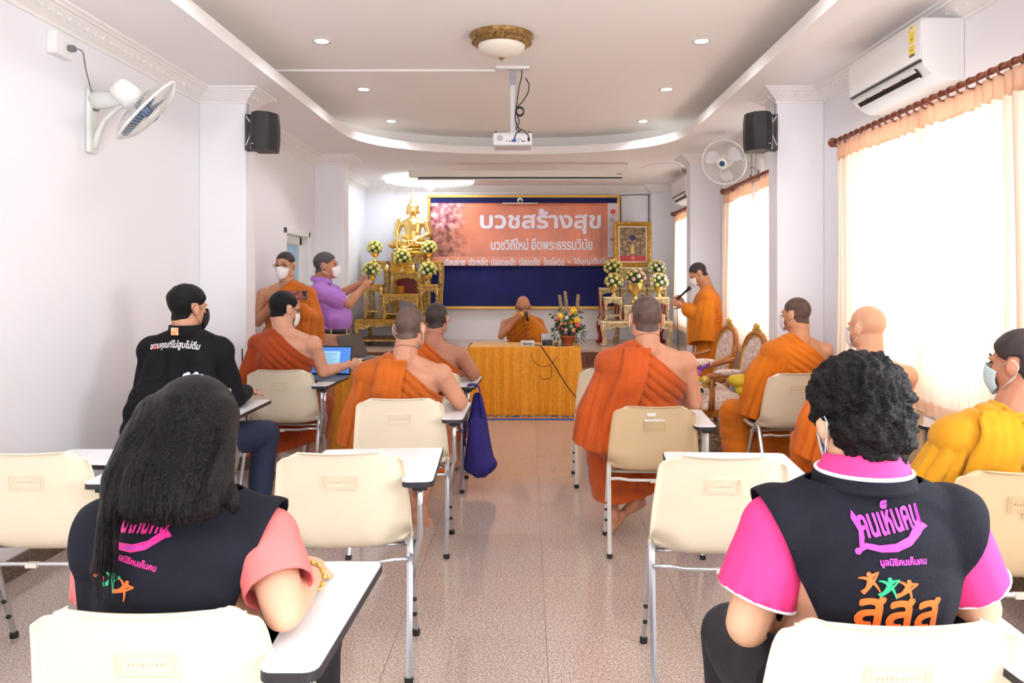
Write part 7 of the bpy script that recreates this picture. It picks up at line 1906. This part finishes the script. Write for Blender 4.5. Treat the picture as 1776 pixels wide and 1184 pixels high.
# --- man in the purple polo shirt
F = Fig(top=1.672, seated=False, sw=0.20, bulk=1.12, armr=1.08, head=(0, 2, 0), hs=1.06, voxel=0.006, pz=0.92, dec=0.35, belly=0.125, hoff=(0, 0.03), jaw=1.12,
        EL=(-0.30, 0.10, 1.27), WL=(-0.30, 0.30, 1.375), ER=(0.02, 0.24, 1.19), WR=(-0.16, 0.345, 1.345), handL=((0.2, 0.75, 0.6), (0.9, 0, 0.1), 1.0), handR=((-0.4, 0.6, 0.7), (-0.8, 0.2, -0.3), 1.1))
XP, YP = ax(560, 7.0), 7.0
F.build(XP, YP, -84, 'man in purple polo shirt and white mask photographing the altar with a phone', (196, 136, 104)); F.hair(mat('greying_hair', (74, 72, 76), 0.6, bump=0.3, bscale=300), 'crop'); F.mask(M_mask); F.eyes()
M_pur = mat('purple_polo', (172, 118, 204), 0.75, bump=0.12, bscale=200)
m = MB(); F.torso(m, 0.020); m.ell((0, 0.085, 1.06), (0.20, 0.175, 0.15)); m.cone((0, 0.02, 0.98), 0.165, (0, 0.02, 1.10), 0.165)
for S, E in ((F.SL, F.EL), (F.SR, F.ER)): m.cone(S, 0.085, S.lerp(E, 0.5), 0.085)
fo = lambda V: crease((V[:,2]+V[:,1]*0.5)*2*PI/0.13+wob(V, 7, 2)*3)*0.7+0.5*wob(V, 12, 1)
cloth(F, m, 'polo_shirt', [M_pur], 0.008, 8, 0.005, [(F.N+Vector((0, 0, 0.0)), Vector((0, 0, 1))), (Vector((0, 0, 0.955)), Vector((0, 0, -1)))], fo)
sleeve(F, F.SL, F.EL, 0.090, 0.082, 0.72, [M_pur]); sleeve(F, F.SR, F.ER, 0.090, 0.082, 0.72, [M_pur])
MB().grid(lambda u, v: F.N+Vector(((0.088+0.014*(1-v))*math.cos(2*PI*u), (0.086+0.014*(1-v))*math.sin(2*PI*u)-0.012, -0.015+0.046*v-0.015*math.sin(2*PI*u))), 36, 5, closed_u=True).build('polo_collar', M_pur, F.root, smooth=True, solid=0.006)
m = MB(); m.ell((0, 0.04, 0.90), (0.20, 0.175, 0.12), 20, 12)
for k in (-1, 1): m.cone((k*0.085, 0.03, 0.86), 0.125, (k*0.10, 0.02, 0.50), 0.095); m.cone((k*0.10, 0.02, 0.50), 0.095, (k*0.10, 0, 0.10), 0.075)
fo = lambda V: crease(V[:,0]*2*PI/0.12+wob(V, 6, 2)*2)*0.8
cloth(F, m, 'trousers', [mat('tan_trousers', (206, 160, 136), 0.8)], 0.010, 6, 0.005, [(Vector((0, 0, 0.965)), Vector((0, 0, 1))), (Vector((0, 0, 0.08)), Vector((0, 0, -1)))], fo)
MB().grid(lambda u, v: Vector((0.190*math.cos(2*PI*u), 0.192*math.sin(2*PI*u)+0.045, 0.930+0.040*v-0.010*math.sin(2*PI*u))), 44, 3, closed_u=True).build('belt', mat('black_leather_belt', (18, 16, 18), 0.4), F.root, smooth=True, solid=0.008)
for k in range(7):
    a = 2*PI*k/7+0.3; MB().obox((0.196*math.cos(a), 0.198*math.sin(a)+0.045, 0.950-0.010*math.sin(a)), (0.006, 0.014, 0.052), rotm('Z', math.degrees(a))).build('belt_loop', MATS['tan_trousers'], F.root)
RP_ = Matrix.Rotation(math.radians(-84), 3, 'Z')
t = empty('phone', toW(RP_, (-0.23, 0.395, 1.42), XP, YP), math.radians(-84+180), 'phone held upright towards the altar by the man in purple', 'phone')
MB().box((-0.036, -0.0045, -0.072), (0.036, 0.0045, 0.072)).build('case', M_dark, t, bevel=0.004)
MB().box((-0.033, 0.0045, -0.068), (0.033, 0.0055, 0.068)).build('screen', mat('phone_screen', (150, 170, 200), 0.2, emit=0.4), t)
# ================================================================ small things
def fabric_obj(mb, name, m, label, cat, voxel=0.008, sm=8, amp=0.006, fold=None, seed=1.0, off=(0,0,0), group=None):
    me = organic(mb, voxel, sm, 0.6, name, [m]); V = getv(me); N_ = getn(me)
    d = fold(V) if fold else wob(V, 16, seed)+0.6*wob(V, 34, seed)
    setv(me, V+N_*(amp*d)[:,None]); o = link(name, me); o.location = off; return tag(o, label, cat, group)
# laptop on the tablet
t = empty('laptop', (-1.485, 5.42, 0.705), math.radians(-6), 'open laptop with a document on its blue screen before the dark-robed monk', 'laptop')
MB().box((-0.165, -0.115, 0), (0.165, 0.115, 0.016)).build('keyboard_base', mat('laptop_silver', (120, 122, 130), 0.4, 0.4), t, bevel=0.004)
ls = empty('lid', (0, 0.115, 0.016), parent=t); ls.rotation_euler = (math.radians(-14), 0, 0)
MB().box((-0.165, 0, 0), (0.165, 0.008, 0.215)).build('bezel', M_dark, ls, bevel=0.003)
MB().box((-0.154, -0.001, 0.012), (0.154, 0, 0.204)).build('screen', mat('screen_blue', (70, 122, 200), 0.2, emit=0.75), ls)
MB().box((-0.07, -0.0015, 0.03), (0.075, -0.001, 0.175)).build('document', mat('document_blue', (140, 190, 222), 0.3, emit=0.75), ls)
m = MB()
for k in range(9): m.box((-0.05, -0.002, 0.045+k*0.014), (0.02+0.035*((k*7) % 3)/2, -0.0015, 0.048+k*0.014))
o = m.build('text_lines', mat('document_ink', (90, 120, 150), 0.5), ls); o['kind'] = 'stuff'
# blue bag
bx, by = CO['behind'].location.x+0.315, CO['behind'].location.y
m = MB(); m.cone((0.03, 0.10, 0.62), 0.035, (0.04, 0.12, 0.20), 0.10); m.cone((0.02, 0.06, 0.45), 0.05, (0.05, 0.03, 0.17), 0.085); m.ell((0.045, 0.10, 0.16), (0.12, 0.10, 0.075)); m.ell((0.06, 0.02, 0.18), (0.10, 0.06, 0.07))
bag = empty('cloth_bag', (bx, by, 0.0), 0, 'royal blue cloth shoulder bag hanging from a tablet left of the aisle', 'bag')
M_bag = mat('royal_blue_cloth', (44, 36, 128), 0.8, rgb2=(34, 28, 104), vscale=6, bump=0.2, bscale=150)
me = organic(m, 0.008, 10, 0.6, 'bag_body', [M_bag]); V = getv(me); N_ = getn(me)
setv(me, V+N_*(0.008*crease(np.arctan2(V[:,1]-0.08, V[:,0]-0.04)*9+wob(V, 9, 1)*2.5)+0.003*wob(V, 14, 1))[:,None]); link('bag_body', me, bag)
def strap(pts, w, name, m, parent, th=0.006):
    P0 = [Vector(p) for p in pts]
    return MB().grid(lambda u, v: (lambda f: P0[min(int(f), len(P0)-2)].lerp(P0[min(int(f), len(P0)-2)+1], f-min(int(f), len(P0)-2)))(v*(len(P0)-1))+Vector((0, (u-0.5)*w, 0.004*math.sin(u*9))), 6, 20).build(name, m, parent, smooth=True, solid=th)
strap([(-0.055, 0.06, 0.30), (-0.06, 0.03, 0.50), (-0.055, 0.03, 0.66), (-0.03, 0.04, 0.712), (0.02, 0.05, 0.714), (0.045, 0.05, 0.69), (0.055, 0.07, 0.56), (0.09, 0.10, 0.30)], 0.06, 'strap', M_bag, bag)
# purple bag below the taped chair's tablet
bx, by = CO['aisleR'].location.x+0.30, CO['aisleR'].location.y+0.42
m = MB(); m.cone((-0.03, 0, 0.47), 0.03, (-0.02, 0, 0.20), 0.09); m.ell((0.02, 0, 0.14), (0.13, 0.10, 0.11)); m.ell((0.10, -0.01, 0.10), (0.10, 0.09, 0.085)); m.cone((-0.03, 0, 0.45), 0.03, (0.09, 0, 0.22), 0.06)
fabric_obj(m, 'cloth_bag', mat('purple_cloth', (92, 48, 160), 0.7, rgb2=(58, 30, 110), vscale=5), 'purple cloth bag slumped on the floor beside the taped chair', 'bag', seed=3, off=(bx, by, 0.012), amp=0.007)
# yellow cloth hanging at the monk by the armchairs
x0, y0 = sit('robeR', 0.06); m = MB(); m.ell((0, 0, 0.05), (0.075, 0.06, 0.045)); m.ell((0.05, 0.02, -0.02), (0.075, 0.055, 0.055)); m.cone((0.05, 0, -0.02), 0.06, (0.05, 0, -0.13), 0.02)
fabric_obj(m, 'folded_cloth', mat('lime_yellow_cloth', (216, 190, 50), 0.8, rgb2=(190, 160, 36), vscale=8), 'yellow folded cloth tucked under the arm beside the gilded armchairs', 'cloth', 0.006, 5, 0.006, seed=2, off=(x0-0.36, y0+0.02, 0.685))
# bouquet with a purple ribbon on the armchair seat
t = empty('bouquet', (1.45, 6.35, 0.49), 0, 'bouquet of yellow flowers with purple ribbon lying on the nearer gilded armchair', 'bouquet'); rr = random.Random(9)
f = MB(); leaf_blob(f, (0.0, 0, 0.05), (0.10, 0.10, 0.035), 70, rr, 0.05, 0.016); fo = f.build('foliage', M_leaf, t); fo['kind'] = 'stuff'
for (u, w, h_, k) in ((-0.08, -0.05, 0.06, 'yellow'), (-0.03, -0.06, 0.10, 'yellow'), (-0.06, -0.04, 0.13, 'yellow'), (0.0, -0.05, 0.07, 'white'), (-0.10, -0.03, 0.10, 'white'), (-0.01, -0.03, 0.14, 'mauve'), (0.04, -0.05, 0.05, 'yellow')):
    o = bpy.data.objects.new('bloom', fm[k]); COL.objects.link(o); o.parent = t; o.location = (u, w, h_); o.scale = (0.036,)*3; o.rotation_euler = (1.0, 0, rr.uniform(0, 6))
M_rib = mat('purple_ribbon', (130, 40, 180), 0.3)
for k, (a, b) in enumerate((((-0.12, -0.04, 0.10), (0.09, -0.03, 0.225)), ((-0.11, -0.05, 0.06), (0.02, -0.02, 0.20)), ((-0.13, -0.03, 0.03), (-0.02, -0.05, 0.16)))):
    a, b = Vector(a), Vector(b); MB().grid(lambda u, v: a.lerp(b, v)+Vector((0.006*math.sin(v*5), 0.010*math.sin(v*7+k), (u-0.5)*0.026)), 3, 12).build('ribbon', M_rib, t, smooth=True, solid=0.002)
# spray bottle on the jacket man's tablet
j = CO['jacket'].location; bp_ = (ax(398, 4.14), 4.14, 0.704)
t = empty('spray_bottle', bp_, 0, 'small white spray bottle on the tablet of the man in the black jacket', 'bottle')
MB().lathe([(0.0001, 0), (0.019, 0), (0.0205, 0.004), (0.0205, 0.078), (0.013, 0.090), (0.011, 0.094)], seg=24).build('bottle_body', mat('bottle_white', (232, 232, 234), 0.3), t, smooth=True)
MB().lathe([(0.012, 0.092), (0.0125, 0.118), (0.009, 0.122), (0.008, 0.136), (0.0001, 0.138)], seg=20).build('pump_cap', mat('cap_clear', (214, 218, 222), 0.2), t, smooth=True)
MB().lathe([(0.0207, 0.02), (0.0207, 0.062)], seg=24).build('bottle_label', mat('label_grey', (196, 200, 208), 0.5, rgb2=(236, 236, 238), vscale=90), t, smooth=True)
# phone-sized things on chairs and cables on the floor
cord([(-2.08, 5.45, 0.92), (-2.09, 5.50, 0.60), (-2.08, 5.55, 0.35), (-2.02, 5.50, 0.08), (-1.95, 5.45, 0.012), (-1.75, 5.55, 0.012), (-1.5, 5.62, 0.012), (-1.3, 5.9, 0.012)], 0.005, 'floor_cable', 'black cable coming down the blank-wall pilaster to the floor', M_cable_k)
cord([(-2.06, 5.56, 0.74), (-2.02, 5.52, 0.45), (-1.97, 5.4, 0.10), (-1.85, 5.35, 0.013), (-1.6, 5.45, 0.022)], 0.004, 'floor_cable', 'thinner black cable looping behind the dark-robed monk', M_cable_k)
k = MB()
for i in range(4): k.tube([(-1.58+0.10*math.cos(a)+0.012*i, 5.55+0.07*math.sin(a)-0.01*i, 0.012+0.009*i) for a in [2*PI*j_/18 for j_ in range(18)]], 0.004, 5, closed=True)
tag(k.build('cable_coil', M_cable_k, smooth=True), 'loose coil of black cable on the floor by the monk with the laptop', 'cable')
m = MB(); m.ell((0, 0, 0.06), (0.10, 0.07, 0.06)); m.ell((0.08, 0.03, 0.04), (0.07, 0.06, 0.04)); m.ell((-0.06, 0.05, 0.05), (0.06, 0.05, 0.05))
fabric_obj(m, 'cloth_bag', mat('black_cloth', (24, 22, 28), 0.8), 'crumpled black cloth bag on the floor near the window-side pilaster', 'bag', seed=5, off=(1.93, 5.28, 0.004), amp=0.008)
